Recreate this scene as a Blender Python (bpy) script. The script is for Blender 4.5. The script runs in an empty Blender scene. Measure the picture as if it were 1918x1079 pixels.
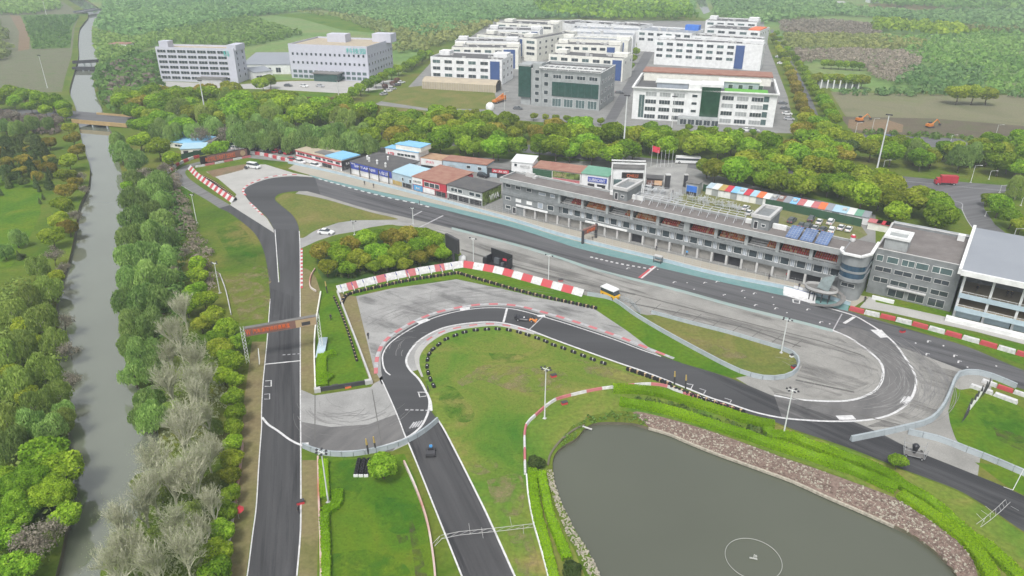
import bpy, bmesh, math, random
import numpy as np
from mathutils import Vector, Matrix
from mathutils.geometry import tessellate_polygon
random.seed(7)
S = bpy.context.scene
COL = S.collection
R = math.radians

# ------------------------------------------------------------------ camera, sky, sun, exposure
CAM_H = 80.0
FOC = 1350.0                       # focal length measured in pixels of the 1918 px wide photograph
PITCH, ROLL = R(25.75), R(0.2)
CX, CY = 959.0, 539.5
r_ = Vector((math.cos(ROLL), math.sin(ROLL)*math.sin(PITCH), math.sin(ROLL)*math.cos(PITCH)))
u_ = Vector((-math.sin(ROLL), math.cos(ROLL)*math.sin(PITCH), math.cos(ROLL)*math.cos(PITCH)))
f_ = Vector((0, math.cos(PITCH), -math.sin(PITCH)))
cd = bpy.data.cameras.new('camera'); cam = bpy.data.objects.new('camera', cd); COL.objects.link(cam)
cd.sensor_width = 36.0; cd.lens = FOC/1918*36.0; cd.clip_start = 0.5; cd.clip_end = 9000
m = Matrix((r_, u_, -f_)).transposed().to_4x4(); m.translation = (0, 0, CAM_H); cam.matrix_world = m
S.camera = cam

SUN_EL, SUN_AZ = R(58), R(200)     # azimuth clockwise from +Y
w = bpy.data.worlds.new('World'); S.world = w; w.use_nodes = True
nt = w.node_tree; nt.nodes.clear()
o_ = nt.nodes.new('ShaderNodeOutputWorld'); bg = nt.nodes.new('ShaderNodeBackground')
sky = nt.nodes.new('ShaderNodeTexSky'); sky.sky_type = 'NISHITA'; sky.sun_disc = False
sky.sun_elevation = SUN_EL; sky.sun_rotation = SUN_AZ; sky.air_density = 1.0; sky.dust_density = 4.0; sky.ozone_density = 1.0
hs = nt.nodes.new('ShaderNodeHueSaturation'); hs.inputs['Saturation'].default_value = 0.22
nt.links.new(sky.outputs[0], hs.inputs['Color']); nt.links.new(hs.outputs[0], bg.inputs[0]); nt.links.new(bg.outputs[0], o_.inputs[0])
bg.inputs[1].default_value = 0.14
sd = bpy.data.lights.new('sun', 'SUN'); sd.energy = 1.5; sd.angle = R(14); sd.color = (1.0, 0.97, 0.92)
sun = bpy.data.objects.new('sun', sd); COL.objects.link(sun)
sv = Vector((math.sin(SUN_AZ)*math.cos(SUN_EL), math.cos(SUN_AZ)*math.cos(SUN_EL), math.sin(SUN_EL)))
sun.rotation_euler = sv.to_track_quat('Z', 'Y').to_euler()
S.view_settings.view_transform = 'Standard'; S.view_settings.look = 'None'; S.view_settings.gamma = 1.0
S.view_settings.exposure = 0.55
S.render.engine = 'CYCLES'
S.cycles.max_bounces = 6; S.cycles.diffuse_bounces = 3; S.cycles.transparent_max_bounces = 12; S.cycles.volume_bounces = 0
S.cycles.use_denoising = True

# ------------------------------------------------------------------ pixel of the survey photograph -> point on the ground
def ray(x, y): return r_*((x-CX)/FOC) + u_*((CY-y)/FOC) + f_
def G(x, y, z=0.0):
    d = ray(x, y); t = (z-CAM_H)/d.z
    return Vector((d.x*t, d.y*t, z))
def PR(P):
    v = Vector(P)-Vector((0, 0, CAM_H)); z = v.dot(f_)
    return CX+FOC*v.dot(r_)/z, CY-FOC*v.dot(u_)/z, z
def HT(x, y, yt):
    P = G(x, y); lo, hi = 0.0, 79.0
    for _ in range(40):
        mid = (lo+hi)/2
        if PR((P.x, P.y, mid))[1] > yt: lo = mid
        else: hi = mid
    return lo

# ------------------------------------------------------------------ materials
MATS = {}
TINT = {'lawn': (.70, .74, .36), 'island_grass': (.90, .85, .68), 'ground_grass': (.78, .76, .5), 'dry_grass': (.85, .8, .7), 'verge': (.85, .85, .85), 'asphalt_left': (.64,)*3, 'asphalt_lane': (.66,)*3, 'asphalt_loop': (.74,)*3, 'asphalt_main': (1.05,)*3, 'field': (.72, .78, .7), 'scrub': (.62, .74, .6), 'ditch_soil': (1.2, 1.2, 1.2), 'bare_soil': (.8, .85, .85), 'rubbered': (.76,)*3, 'asphalt_old': (.8,)*3}
def tinted(name, c):
    k = TINT.get(name); return tuple(a*b for a, b in zip(c, k)) if k else c
def mat(name, col, rough=0.8, metal=0.0, var=0.15, scale=1.0, bump=0.0, col2=None, spec=0.3, stretch=None, rot=0.0, fine=0.0):
    """procedural surface: two colours mixed by world-space noise plus fine grain"""
    if name in MATS: return MATS[name]
    col = tinted(name, col); col2 = tinted(name, col2) if col2 else None
    m = bpy.data.materials.new(name); m.use_nodes = True; n = m.node_tree; N = n.nodes; L = n.links
    b = N['Principled BSDF']; b.inputs['Roughness'].default_value = rough; b.inputs['Metallic'].default_value = metal
    b.inputs['Specular IOR Level'].default_value = spec
    g = N.new('ShaderNodeNewGeometry'); mp = N.new('ShaderNodeMapping'); L.new(g.outputs['Position'], mp.inputs['Vector'])
    if stretch: mp.vector_type = 'TEXTURE'; mp.inputs['Scale'].default_value = tuple(1/q for q in stretch); mp.inputs['Rotation'].default_value = (0, 0, rot)
    t = N.new('ShaderNodeTexNoise'); t.inputs['Scale'].default_value = scale; t.inputs['Detail'].default_value = 5; t.inputs['Roughness'].default_value = 0.6
    L.new(mp.outputs[0], t.inputs['Vector'])
    rp = N.new('ShaderNodeValToRGB'); c2 = col2 or tuple(max(0, c*(1-2*var)) for c in col)
    c1 = col if col2 else tuple(min(1, c*(1+var)) for c in col)
    rp.color_ramp.elements[0].position = 0.32; rp.color_ramp.elements[1].position = 0.68
    rp.color_ramp.elements[0].color = (*c2[:3], 1); rp.color_ramp.elements[1].color = (*c1[:3], 1)
    L.new(t.outputs[0], rp.inputs[0]); out = rp.outputs[0]
    if fine:
        t2 = N.new('ShaderNodeTexNoise'); t2.inputs['Scale'].default_value = 3.5; t2.inputs['Detail'].default_value = 6; t2.inputs['Roughness'].default_value = .75
        L.new(g.outputs['Position'], t2.inputs['Vector'])
        mr = N.new('ShaderNodeMapRange'); mr.inputs[1].default_value = .3; mr.inputs[2].default_value = .7
        mr.inputs[3].default_value = 1-fine; mr.inputs[4].default_value = 1+fine; L.new(t2.outputs[0], mr.inputs[0])
        mx = N.new('ShaderNodeMix'); mx.data_type = 'RGBA'; mx.blend_type = 'MULTIPLY'; mx.inputs[0].default_value = 1
        L.new(out, mx.inputs[6]); L.new(mr.outputs[0], mx.inputs[7]); out = mx.outputs[2]
    L.new(out, b.inputs['Base Color'])
    if bump:
        bp = N.new('ShaderNodeBump'); bp.inputs['Strength'].default_value = bump; bp.inputs['Distance'].default_value = 0.1
        L.new((t2 if fine else t).outputs[0], bp.inputs['Height']); L.new(bp.outputs[0], b.inputs['Normal'])
    MATS[name] = m; return m

def ramp_mat(name, stops, scale, rough=0.9, fine=0.2, detail=6, fscale=1.2, stops2=None, scale2=0.02, distort=0.6):
    """ground cover: several colours spread by broad noise, cut again by a second broad noise, with grain and tufts"""
    m = bpy.data.materials.new(name); m.use_nodes = True; n = m.node_tree; N = n.nodes; L = n.links
    b = N['Principled BSDF']; b.inputs['Roughness'].default_value = rough; b.inputs['Specular IOR Level'].default_value = .1
    g = N.new('ShaderNodeNewGeometry')
    def noise(sc, dt=detail, ds=0.0, off=0.0):
        mp = N.new('ShaderNodeMapping'); mp.inputs['Location'].default_value = (off, off*1.7, 0); L.new(g.outputs['Position'], mp.inputs['Vector'])
        t = N.new('ShaderNodeTexNoise'); t.inputs['Scale'].default_value = sc; t.inputs['Detail'].default_value = dt
        t.inputs['Roughness'].default_value = .62; t.inputs['Distortion'].default_value = ds; L.new(mp.outputs[0], t.inputs['Vector']); return t
    def ramp(t, st):
        st = [(p, tinted(name, c)) for p, c in st]
        rp = N.new('ShaderNodeValToRGB'); cr = rp.color_ramp
        while len(cr.elements) < len(st): cr.elements.new(.5)
        for e, (p, c) in zip(cr.elements, st): e.position = p; e.color = (*c, 1)
        L.new(t.outputs[0], rp.inputs[0]); return rp
    a = ramp(noise(scale, ds=distort), stops); out = a.outputs[0]
    if stops2:
        c = ramp(noise(scale2, ds=distort, off=91.0), stops2)
        mk = N.new('ShaderNodeMapRange'); mk.inputs[1].default_value = .42; mk.inputs[2].default_value = .58; L.new(noise(scale2*1.7, off=33.0).outputs[0], mk.inputs[0])
        mx = N.new('ShaderNodeMix'); mx.data_type = 'RGBA'; L.new(mk.outputs[0], mx.inputs[0]); L.new(out, mx.inputs[6]); L.new(c.outputs[0], mx.inputs[7]); out = mx.outputs[2]
    t2 = noise(fscale, 8)
    mr = N.new('ShaderNodeMapRange'); mr.inputs[1].default_value = .3; mr.inputs[2].default_value = .7; mr.inputs[3].default_value = 1-fine; mr.inputs[4].default_value = 1+fine
    L.new(t2.outputs[0], mr.inputs[0])
    mx = N.new('ShaderNodeMix'); mx.data_type = 'RGBA'; mx.blend_type = 'MULTIPLY'; mx.inputs[0].default_value = 1
    L.new(out, mx.inputs[6]); L.new(mr.outputs[0], mx.inputs[7]); L.new(mx.outputs[2], b.inputs['Base Color'])
    bp = N.new('ShaderNodeBump'); bp.inputs['Strength'].default_value = .5; bp.inputs['Distance'].default_value = .15
    L.new(t2.outputs[0], bp.inputs['Height']); L.new(bp.outputs[0], b.inputs['Normal'])
    MATS[name] = m; return m

def leaf_mat(name, dark, mid, light, hue=0.03, val=0.35):
    m = bpy.data.materials.new(name); m.use_nodes = True; n = m.node_tree; N = n.nodes; L = n.links; N.clear()
    out = N.new('ShaderNodeOutputMaterial'); d = N.new('ShaderNodeBsdfDiffuse'); tr = N.new('ShaderNodeBsdfTranslucent'); ms = N.new('ShaderNodeMixShader'); ms.inputs[0].default_value = .42
    at = N.new('ShaderNodeAttribute'); at.attribute_name = 'tone'
    rp = N.new('ShaderNodeValToRGB'); cr = rp.color_ramp; cr.elements.new(.5)
    for e, (p, c) in zip(cr.elements, ((0, dark), (.5, mid), (1, light))): e.position = p; e.color = (*c, 1)
    L.new(at.outputs['Fac'], rp.inputs[0])
    oi = N.new('ShaderNodeObjectInfo'); h = N.new('ShaderNodeHueSaturation')
    m1 = N.new('ShaderNodeMapRange'); m1.inputs[3].default_value = .5-hue*.35; m1.inputs[4].default_value = .5+hue*.7; L.new(oi.outputs['Random'], m1.inputs[0]); L.new(m1.outputs[0], h.inputs['Hue'])
    mu = N.new('ShaderNodeMath'); mu.operation = 'MULTIPLY'; mu.inputs[1].default_value = 7.31; L.new(oi.outputs['Random'], mu.inputs[0])
    fr = N.new('ShaderNodeMath'); fr.operation = 'FRACT'; L.new(mu.outputs[0], fr.inputs[0])
    m2 = N.new('ShaderNodeMapRange'); m2.inputs[3].default_value = 1-val; m2.inputs[4].default_value = 1+val*.6; L.new(fr.outputs[0], m2.inputs[0]); L.new(m2.outputs[0], h.inputs['Value'])
    L.new(rp.outputs[0], h.inputs['Color']); L.new(h.outputs[0], d.inputs[0]); L.new(h.outputs[0], tr.inputs[0])
    L.new(d.outputs[0], ms.inputs[1]); L.new(tr.outputs[0], ms.inputs[2]); L.new(ms.outputs[0], out.inputs[0])
    MATS[name] = m; return m

def stain_mat(name, col, scale, stretch=(1, 1, 1), rot=0.0, lo=.48, hi=.66, amax=.6):
    """worn-in dirt or rubber: dark film whose cover comes from noise, clear between"""
    m = bpy.data.materials.new(name); m.use_nodes = True; n = m.node_tree; N = n.nodes; L = n.links; N.clear()
    out = N.new('ShaderNodeOutputMaterial'); d = N.new('ShaderNodeBsdfDiffuse'); d.inputs[0].default_value = (*col, 1); tr = N.new('ShaderNodeBsdfTransparent'); ms = N.new('ShaderNodeMixShader')
    g = N.new('ShaderNodeNewGeometry'); mp = N.new('ShaderNodeMapping'); mp.vector_type = 'TEXTURE'; mp.inputs['Scale'].default_value = tuple(1/q for q in stretch); mp.inputs['Rotation'].default_value = (0, 0, rot)
    L.new(g.outputs['Position'], mp.inputs['Vector']); t = N.new('ShaderNodeTexNoise'); t.inputs['Scale'].default_value = scale; t.inputs['Detail'].default_value = 7; t.inputs['Roughness'].default_value = .68; t.inputs['Distortion'].default_value = .4
    L.new(mp.outputs[0], t.inputs['Vector']); mr = N.new('ShaderNodeMapRange'); mr.inputs[1].default_value = lo; mr.inputs[2].default_value = hi; mr.inputs[4].default_value = amax; L.new(t.outputs[0], mr.inputs[0])
    L.new(mr.outputs[0], ms.inputs[0]); L.new(tr.outputs[0], ms.inputs[1]); L.new(d.outputs[0], ms.inputs[2]); L.new(ms.outputs[0], out.inputs[0]); MATS[name] = m; return m

def water_mat(name, col, rough, bump, scale, ior=1.6):
    m = bpy.data.materials.new(name); m.use_nodes = True; n = m.node_tree; N = n.nodes; L = n.links
    b = N['Principled BSDF']; b.inputs['Base Color'].default_value = (*col, 1); b.inputs['Roughness'].default_value = rough
    b.inputs['IOR'].default_value = ior; b.inputs['Specular IOR Level'].default_value = .5
    g = N.new('ShaderNodeNewGeometry'); t = N.new('ShaderNodeTexNoise'); t.inputs['Scale'].default_value = scale; t.inputs['Detail'].default_value = 4
    L.new(g.outputs['Position'], t.inputs['Vector']); bp = N.new('ShaderNodeBump'); bp.inputs['Strength'].default_value = bump; bp.inputs['Distance'].default_value = .05
    L.new(t.outputs[0], bp.inputs['Height']); L.new(bp.outputs[0], b.inputs['Normal'])
    t3 = N.new('ShaderNodeTexNoise'); t3.inputs['Scale'].default_value = .03; t3.inputs['Detail'].default_value = 3; L.new(g.outputs['Position'], t3.inputs['Vector'])
    rp = N.new('ShaderNodeValToRGB'); rp.color_ramp.elements[0].color = (*[c*.82 for c in col], 1); rp.color_ramp.elements[1].color = (*[c*1.18 for c in col], 1)
    L.new(t3.outputs[0], rp.inputs[0]); L.new(rp.outputs[0], b.inputs['Base Color'])
    MATS[name] = m; return m

# ------------------------------------------------------------------ mesh helpers
class MB:
    def __init__(s): s.v = []; s.f = []; s.mi = []; s.k = 0
    def mat(s, k): s.k = k; return s
    def add(s, vs, fs):
        b = len(s.v); s.v += [tuple(q) for q in vs]; s.f += [tuple(b+i for i in q) for q in fs]; s.mi += [s.k]*len(fs); return s
    def box(s, x0, x1, y0, y1, z0, z1, rot=0, c=None, taper=1.0):
        cx, cy = (x0+x1)/2, (y0+y1)/2
        vs = []
        for z, k in ((z0, 1.0), (z1, taper)):
            for x, y in ((x0, y0), (x1, y0), (x1, y1), (x0, y1)):
                px, py = cx+(x-cx)*k, cy+(y-cy)*k
                if rot:
                    ox, oy = c or (cx, cy); dx, dy = px-ox, py-oy
                    px, py = ox+dx*math.cos(rot)-dy*math.sin(rot), oy+dx*math.sin(rot)+dy*math.cos(rot)
                vs.append((px, py, z))
        return s.add(vs, [(3, 2, 1, 0), (4, 5, 6, 7), (0, 1, 5, 4), (1, 2, 6, 5), (2, 3, 7, 6), (3, 0, 4, 7)])
    def hexa(s, lo, hi):     # four bottom and four top corners
        return s.add(list(lo)+list(hi), [(3, 2, 1, 0), (4, 5, 6, 7), (0, 1, 5, 4), (1, 2, 6, 5), (2, 3, 7, 6), (3, 0, 4, 7)])
    def tube(s, a, b, ra, rb=None, n=6, cap=True):
        a, b = Vector(a), Vector(b); rb = ra if rb is None else rb; d = (b-a)
        if d.length < 1e-6: return s
        d.normalize(); u = d.orthogonal().normalized(); v = d.cross(u); vs = []
        for c, rr in ((a, ra), (b, rb)):
            for i in range(n):
                t = 2*math.pi*i/n; vs.append(c+u*math.cos(t)*rr+v*math.sin(t)*rr)
        fs = [(i, (i+1) % n, n+(i+1) % n, n+i) for i in range(n)]
        if cap: fs += [tuple(range(n-1, -1, -1)), tuple(range(n, 2*n))]
        return s.add(vs, fs)
    def prism(s, poly, z0, z1):
        n = len(poly); tris = tessellate_polygon([[Vector((p[0], p[1], 0)) for p in poly]])
        vs = [(p[0], p[1], z0) for p in poly]+[(p[0], p[1], z1) for p in poly]
        fs = [(i, (i+1) % n, n+(i+1) % n, n+i) for i in range(n)]
        for t in tris: fs.append(tuple(n+i for i in t)); fs.append(tuple(reversed(t)))
        return s.add(vs, fs)
    def lathe(s, c, prof, n=10):
        vs = []; fs = []
        for rr, z in prof:
            for i in range(n):
                t = 2*math.pi*i/n; vs.append((c[0]+rr*math.cos(t), c[1]+rr*math.sin(t), c[2]+z))
        for j in range(len(prof)-1):
            for i in range(n): fs.append((j*n+i, j*n+(i+1) % n, (j+1)*n+(i+1) % n, (j+1)*n+i))
        fs.append(tuple(range((len(prof)-1)*n, len(prof)*n)))
        return s.add(vs, fs)
    def mesh(s, name, mats, smooth=False):
        me = bpy.data.meshes.new(name); me.from_pydata(s.v, [], s.f)
        for q in (mats if isinstance(mats, (list, tuple)) else [mats]): me.materials.append(MATS[q] if isinstance(q, str) else q)
        me.polygons.foreach_set('material_index', s.mi)
        bm = bmesh.new(); bm.from_mesh(me); bmesh.ops.recalc_face_normals(bm, faces=bm.faces); bm.to_mesh(me); bm.free()
        if smooth: me.polygons.foreach_set('use_smooth', [True]*len(me.polygons))
        me.update(); return me
    def build(s, name, mats, parent=None, smooth=False):
        return link(name, s.mesh(name, mats, smooth), parent)

def link(name, me, parent=None, loc=None, rz=None, scale=None):
    o = bpy.data.objects.new(name, me); COL.objects.link(o)
    if parent is not None: o.parent = parent
    if loc is not None: o.location = loc
    if rz is not None: o.rotation_euler = (0, 0, rz)
    if scale is not None: o.scale = scale if isinstance(scale, (tuple, list, Vector)) else (scale,)*3
    return o
def tag(o, label, cat, group=None, kind=None):
    o['label'] = label; o['category'] = cat
    if group: o['group'] = group
    if kind: o['kind'] = kind
    return o
def thing(name, label, cat, loc=(0, 0, 0), rz=0, group=None):
    o = bpy.data.objects.new(name, None); COL.objects.link(o); o.location = loc; o.rotation_euler = (0, 0, rz); o.empty_display_size = .5
    return tag(o, label, cat, group)
def kids(o, _c={}):
    return [c for c in o.children]
def copy_tree(o, ch, loc=None, rz=None, label=None):
    """copy of a thing with copies of its parts; ch = {object: [children]} recorded when it was built"""
    c = o.copy(); COL.objects.link(c)
    if loc is not None: c.location = loc
    if rz is not None: c.rotation_euler = (0, 0, rz)
    if label: c['label'] = label
    def rec(src, dst):
        for k in ch.get(src, ()):
            d = k.copy(); COL.objects.link(d); d.parent = dst; rec(k, d)
    rec(o, c); return c
def family(o):
    ch = {}
    for q in bpy.data.objects:
        if q.parent: ch.setdefault(q.parent, []).append(q)
    keep = {}
    def rec(x):
        keep[x] = ch.get(x, [])
        for k in keep[x]: rec(k)
    rec(o); return keep
def structure(o): o['kind'] = 'structure'; return o
_ones = 'zeroth first second third fourth fifth sixth seventh eighth ninth tenth eleventh twelfth thirteenth fourteenth fifteenth sixteenth seventeenth eighteenth nineteenth'.split()
_card = ' one two three four five six seven eight nine'.split(' ')
_tens = {2: ('twenty', 'twentieth'), 3: ('thirty', 'thirtieth'), 4: ('forty', 'fortieth'), 5: ('fifty', 'fiftieth'), 6: ('sixty', 'sixtieth'), 7: ('seventy', 'seventieth'), 8: ('eighty', 'eightieth'), 9: ('ninety', 'ninetieth')}
def nth(n):
    if n >= 100: return ('hundredth' if n == 100 else 'hundred-and-'+nth(n-100))
    if n < 20: return _ones[n]
    t, q = divmod(n, 10)
    return _tens[t][1] if q == 0 else _tens[t][0]+'-'+_ones[q]

def catmull(pts, n=5):
    """smooth open curve through points"""
    P = [Vector((p[0], p[1], 0)) for p in pts]
    if len(P) < 3: return [tuple(p[:2]) for p in P]
    Q = [P[0]*2-P[1]]+P+[P[-1]*2-P[-2]]; out = []
    for i in range(1, len(Q)-2):
        for k in range(n):
            t = k/n; a, b, c, d = Q[i-1], Q[i], Q[i+1], Q[i+2]
            q = 0.5*((2*b)+(-a+c)*t+(2*a-5*b+4*c-d)*t*t+(-a+3*b-3*c+d)*t**3); out.append((q.x, q.y))
    out.append((P[-1].x, P[-1].y)); return out
def wpts(px, z=0.0, smooth=True, n=5):
    w_ = [G(x, y, z) for x, y in px]
    return catmull(w_, n) if smooth else [(p.x, p.y) for p in w_]
def sheet(name, px, z, m, smooth=False, n=5, world=None, kind='structure'):
    pts = world or wpts(px, 0, smooth, n)
    tr = tessellate_polygon([[Vector((p[0], p[1], 0)) for p in pts]])
    me = bpy.data.meshes.new(name); me.from_pydata([(p[0], p[1], z) for p in pts], [], [tuple(t) for t in tr]); me.materials.append(MATS[m])
    bm = bmesh.new(); bm.from_mesh(me); bmesh.ops.recalc_face_normals(bm, faces=bm.faces)
    for f in bm.faces:
        if f.normal.z < 0: f.normal_flip()
    bm.to_mesh(me); bm.free()
    o = link(name, me); o['kind'] = kind; return o
def resample(pts, step):
    out = [Vector((pts[0][0], pts[0][1], 0))]; acc = 0.0; heads = []
    L = 0; seg = []
    for a, b in zip(pts, pts[1:]): l = math.hypot(b[0]-a[0], b[1]-a[1]); seg.append((L, l, a, b)); L += l
    n = max(1, round(L/step)); res = []
    for i in range(n+1):
        s_ = L*i/n
        for (s0, l, a, b) in seg:
            if s_ <= s0+l+1e-6: break
        t = (s_-s0)/max(l, 1e-6); h = math.atan2(b[1]-a[1], b[0]-a[0])
        res.append((a[0]+(b[0]-a[0])*t, a[1]+(b[1]-a[1])*t, h))
    return res, L/n
def offset_line(pts, d):
    out = []
    for i, p in enumerate(pts):
        a = pts[max(0, i-1)]; b = pts[min(len(pts)-1, i+1)]; dx, dy = b[0]-a[0], b[1]-a[1]; l = math.hypot(dx, dy) or 1
        out.append((p[0]-dy/l*d, p[1]+dx/l*d))
    return out
def ribbon_mb(pts, wd, z, mb=None, dash=None, z1=None):
    """flat (or z..z1 thick) strip along a world polyline"""
    mb = mb or MB(); a, b = offset_line(pts, wd/2), offset_line(pts, -wd/2)
    for i in range(len(pts)-1):
        if dash and (i % dash[1]) >= dash[0]: continue
        q = [(*a[i], z), (*b[i], z), (*b[i+1], z), (*a[i+1], z)]
        if z1 is None: mb.add(q, [(0, 1, 2, 3)])
        else: mb.hexa(q, [(p[0], p[1], z1) for p in q])
    return mb
# ------------------------------------------------------------------ ground colours
ramp_mat('ground_grass', [(.25, (.055, .105, .018)), (.42, (.085, .165, .022)), (.55, (.135, .20, .035)), (.72, (.19, .185, .07))], .05, fine=.22,
         stops2=[(.3, (.075, .16, .02)), (.5, (.14, .19, .04)), (.7, (.22, .19, .09))], scale2=.022)
ramp_mat('lawn', [(.28, (.05, .15, .018)), (.45, (.10, .20, .025)), (.6, (.145, .22, .03)), (.76, (.21, .21, .06))], .08, fine=.26)
ramp_mat('island_grass', [(.25, (.05, .16, .02)), (.4, (.105, .205, .03)), (.54, (.155, .215, .045)), (.66, (.225, .22, .08)), (.78, (.31, .25, .14))], .055, fine=.26, distort=1.4)
ramp_mat('dry_grass', [(.3, (.105, .17, .035)), (.5, (.165, .19, .055)), (.72, (.235, .21, .09))], .09, fine=.24)
ramp_mat('verge', [(.3, (.165, .165, .06)), (.5, (.225, .195, .095)), (.7, (.205, .165, .09))], .12, fine=.2)
ramp_mat('field', [(.3, (.19, .185, .11)), (.5, (.25, .22, .15)), (.7, (.20, .215, .10))], .03, fine=.22)
ramp_mat('far_land', [(.28, (.10, .18, .055)), (.45, (.135, .225, .065)), (.6, (.175, .22, .08)), (.75, (.21, .20, .11))], .012, fine=.2, fscale=.25)
ramp_mat('bare_soil', [(.3, (.20, .13, .075)), (.5, (.26, .175, .11)), (.7, (.19, .155, .09))], .08, fine=.22)
ramp_mat('ditch_soil', [(.3, (.075, .07, .045)), (.5, (.10, .085, .06)), (.7, (.08, .095, .04))], .08, fine=.2)
ramp_mat('scrub', [(.3, (.19, .17, .12)), (.5, (.24, .205, .16)), (.7, (.17, .20, .10))], .12, fine=.3)
def asphalt(name, col, rot, k=.6, sc=.55):
    return mat(name, col, rough=.78, col2=tuple(c*k for c in col), scale=sc, stretch=(.06, 1, 1), rot=rot, fine=.10, bump=.15, spec=.35)
asphalt('asphalt_main', (.118, .118, .123), R(-35)); asphalt('asphalt_left', (.112, .112, .117), R(105)); asphalt('asphalt_lane', (.115, .114, .118), R(-68))
asphalt('asphalt_loop', (.098, .099, .104), 0, sc=.1); asphalt('asphalt_road', (.15, .15, .155), R(20)); asphalt('service_road', (.20, .20, .20), R(60))
mat('asphalt_old', (.15, .15, .155), col2=(.105, .106, .112), scale=.2, fine=.12, rough=.85)
mat('rubbered', (.22, .215, .21), col2=(.135, .133, .133), scale=.3, stretch=(.3, 1, 1), rot=R(60), fine=.08)
def concrete(name, col, k=.8): return mat(name, col, col2=tuple(c*k for c in col), scale=.16, fine=.16, rough=.9, bump=.1)
concrete('concrete_pad', (.33, .33, .32), .7); concrete('concrete_strip', (.30, .295, .275), .72); concrete('pit_concrete', (.37, .345, .29), .88)
concrete('paddock_concrete', (.25, .25, .24), .7); concrete('concrete_pale', (.40, .395, .375), .85)
mat('teal_paint', (.115, .235, .235), col2=(.17, .27, .265), scale=.5, fine=.12); mat('teal_pale', (.25, .36, .34), col2=(.30, .33, .31), scale=.5)
mat('white_paint', (.66, .66, .66), col2=(.44, .44, .44), scale=1.5, rough=.6); mat('worn_paint', (.46, .46, .47), col2=(.28, .28, .29), scale=.8, rough=.7)
mat('red_paint', (.50, .06, .07), col2=(.42, .09, .10), scale=1.2, rough=.6); mat('pink_paint', (.50, .17, .18), col2=(.42, .14, .15), scale=1.2)
mat('bank_mud', (.16, .14, .10), col2=(.10, .10, .06), scale=.4)
water_mat('river_water', (.15, .165, .125), .04, .03, .7, 2.3); water_mat('pond_water', (.088, .095, .07), .08, .10, .8)

# ------------------------------------------------------------------ ground with the river and the pond cut out
RIV_L = [(60, -40), (127, 0), (165, 25), (150, 52), (146, 80), (147, 105), (136, 145), (130, 172), (141, 200), (150, 250), (160, 287), (168, 312), (165, 350), (148, 387), (140, 437), (128, 490), (112, 530), (104, 580), (100, 640), (104, 700), (125, 780), (128, 860), (128, 940), (120, 1010), (100, 1090), (60, 1200), (10, 1350)]
RIV_R = [(205, 1350), (190, 1200), (186, 1090), (200, 1040), (240, 990), (285, 930), (300, 860), (292, 790), (268, 740), (240, 690), (226, 640), (226, 590), (230, 540), (236, 470), (240, 412), (232, 375), (232, 340), (222, 300), (216, 262), (200, 230), (190, 200), (178, 172), (176, 140), (182, 110), (172, 50), (192, 20), (160, 0), (90, -40)]
POND = [(1040, 850), (1055, 835), (1080, 820), (1098, 800), (1124, 791), (1180, 792), (1215, 800), (1255, 812), (1290, 827), (1340, 847), (1390, 865), (1440, 883), (1488, 901), (1550, 929), (1613, 956), (1675, 984), (1713, 1004), (1743, 1026), (1772, 1051), (1792, 1078), (1805, 1120), (1790, 1180), (1700, 1260), (1550, 1310), (1350, 1310), (1220, 1250), (1150, 1150), (1122, 1079), (1100, 1029), (1075, 989), (1055, 949), (1040, 909), (1035, 870)]
def closed(px):
    w_ = [G(x, y) for x, y in px]; P = [(p.x, p.y) for p in w_]; ext = P[-2:]+P+P[:2]; c = catmull(ext, 4); return c[8:8+4*len(P)]
RIVER = [(p.x, p.y) for p in [G(x, y) for x, y in RIV_L]]; RIVER = catmull(RIVER, 3)+catmull([(p.x, p.y) for p in [G(x, y) for x, y in RIV_R]], 3)
PONDW = closed(POND)
def ground_mesh():
    bm = bmesh.new(); loops = [[(-2600, -250), (2600, -250), (2600, 4200), (-2600, 4200)], RIVER, PONDW]; es = []
    for lp in loops:
        vs = [bm.verts.new((x, y, 0)) for x, y in lp]
        es += [bm.edges.new((vs[i], vs[(i+1) % len(vs)])) for i in range(len(vs))]
    bmesh.ops.triangle_fill(bm, use_beauty=True, use_dissolve=False, edges=es)
    for f in bm.faces:
        if f.normal.z < 0: f.normal_flip()
    me = bpy.data.meshes.new('ground'); bm.to_mesh(me); bm.free(); me.materials.append(MATS['ground_grass']); return me
structure(link('ground', ground_mesh()))
for nm, lp, mt in (('river', RIVER, 'river_water'), ('pond', PONDW, 'pond_water')):
    n_ = len(lp); mb = MB(); mb.add([(x, y, 0) for x, y in lp]+[(x, y, -2.2) for x, y in lp], [(i, (i+1) % n_, n_+(i+1) % n_, n_+i) for i in range(n_)])
    structure(mb.build(nm+'_bank', 'bank_mud')); sheet(nm+'_water', None, -1.1 if nm == 'river' else -.55, mt, world=lp)
structure(sheet('canal_water', [(1296, -14), (1316, -14), (1330, 22), (1318, 27)], .03, 'river_water'))

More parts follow.
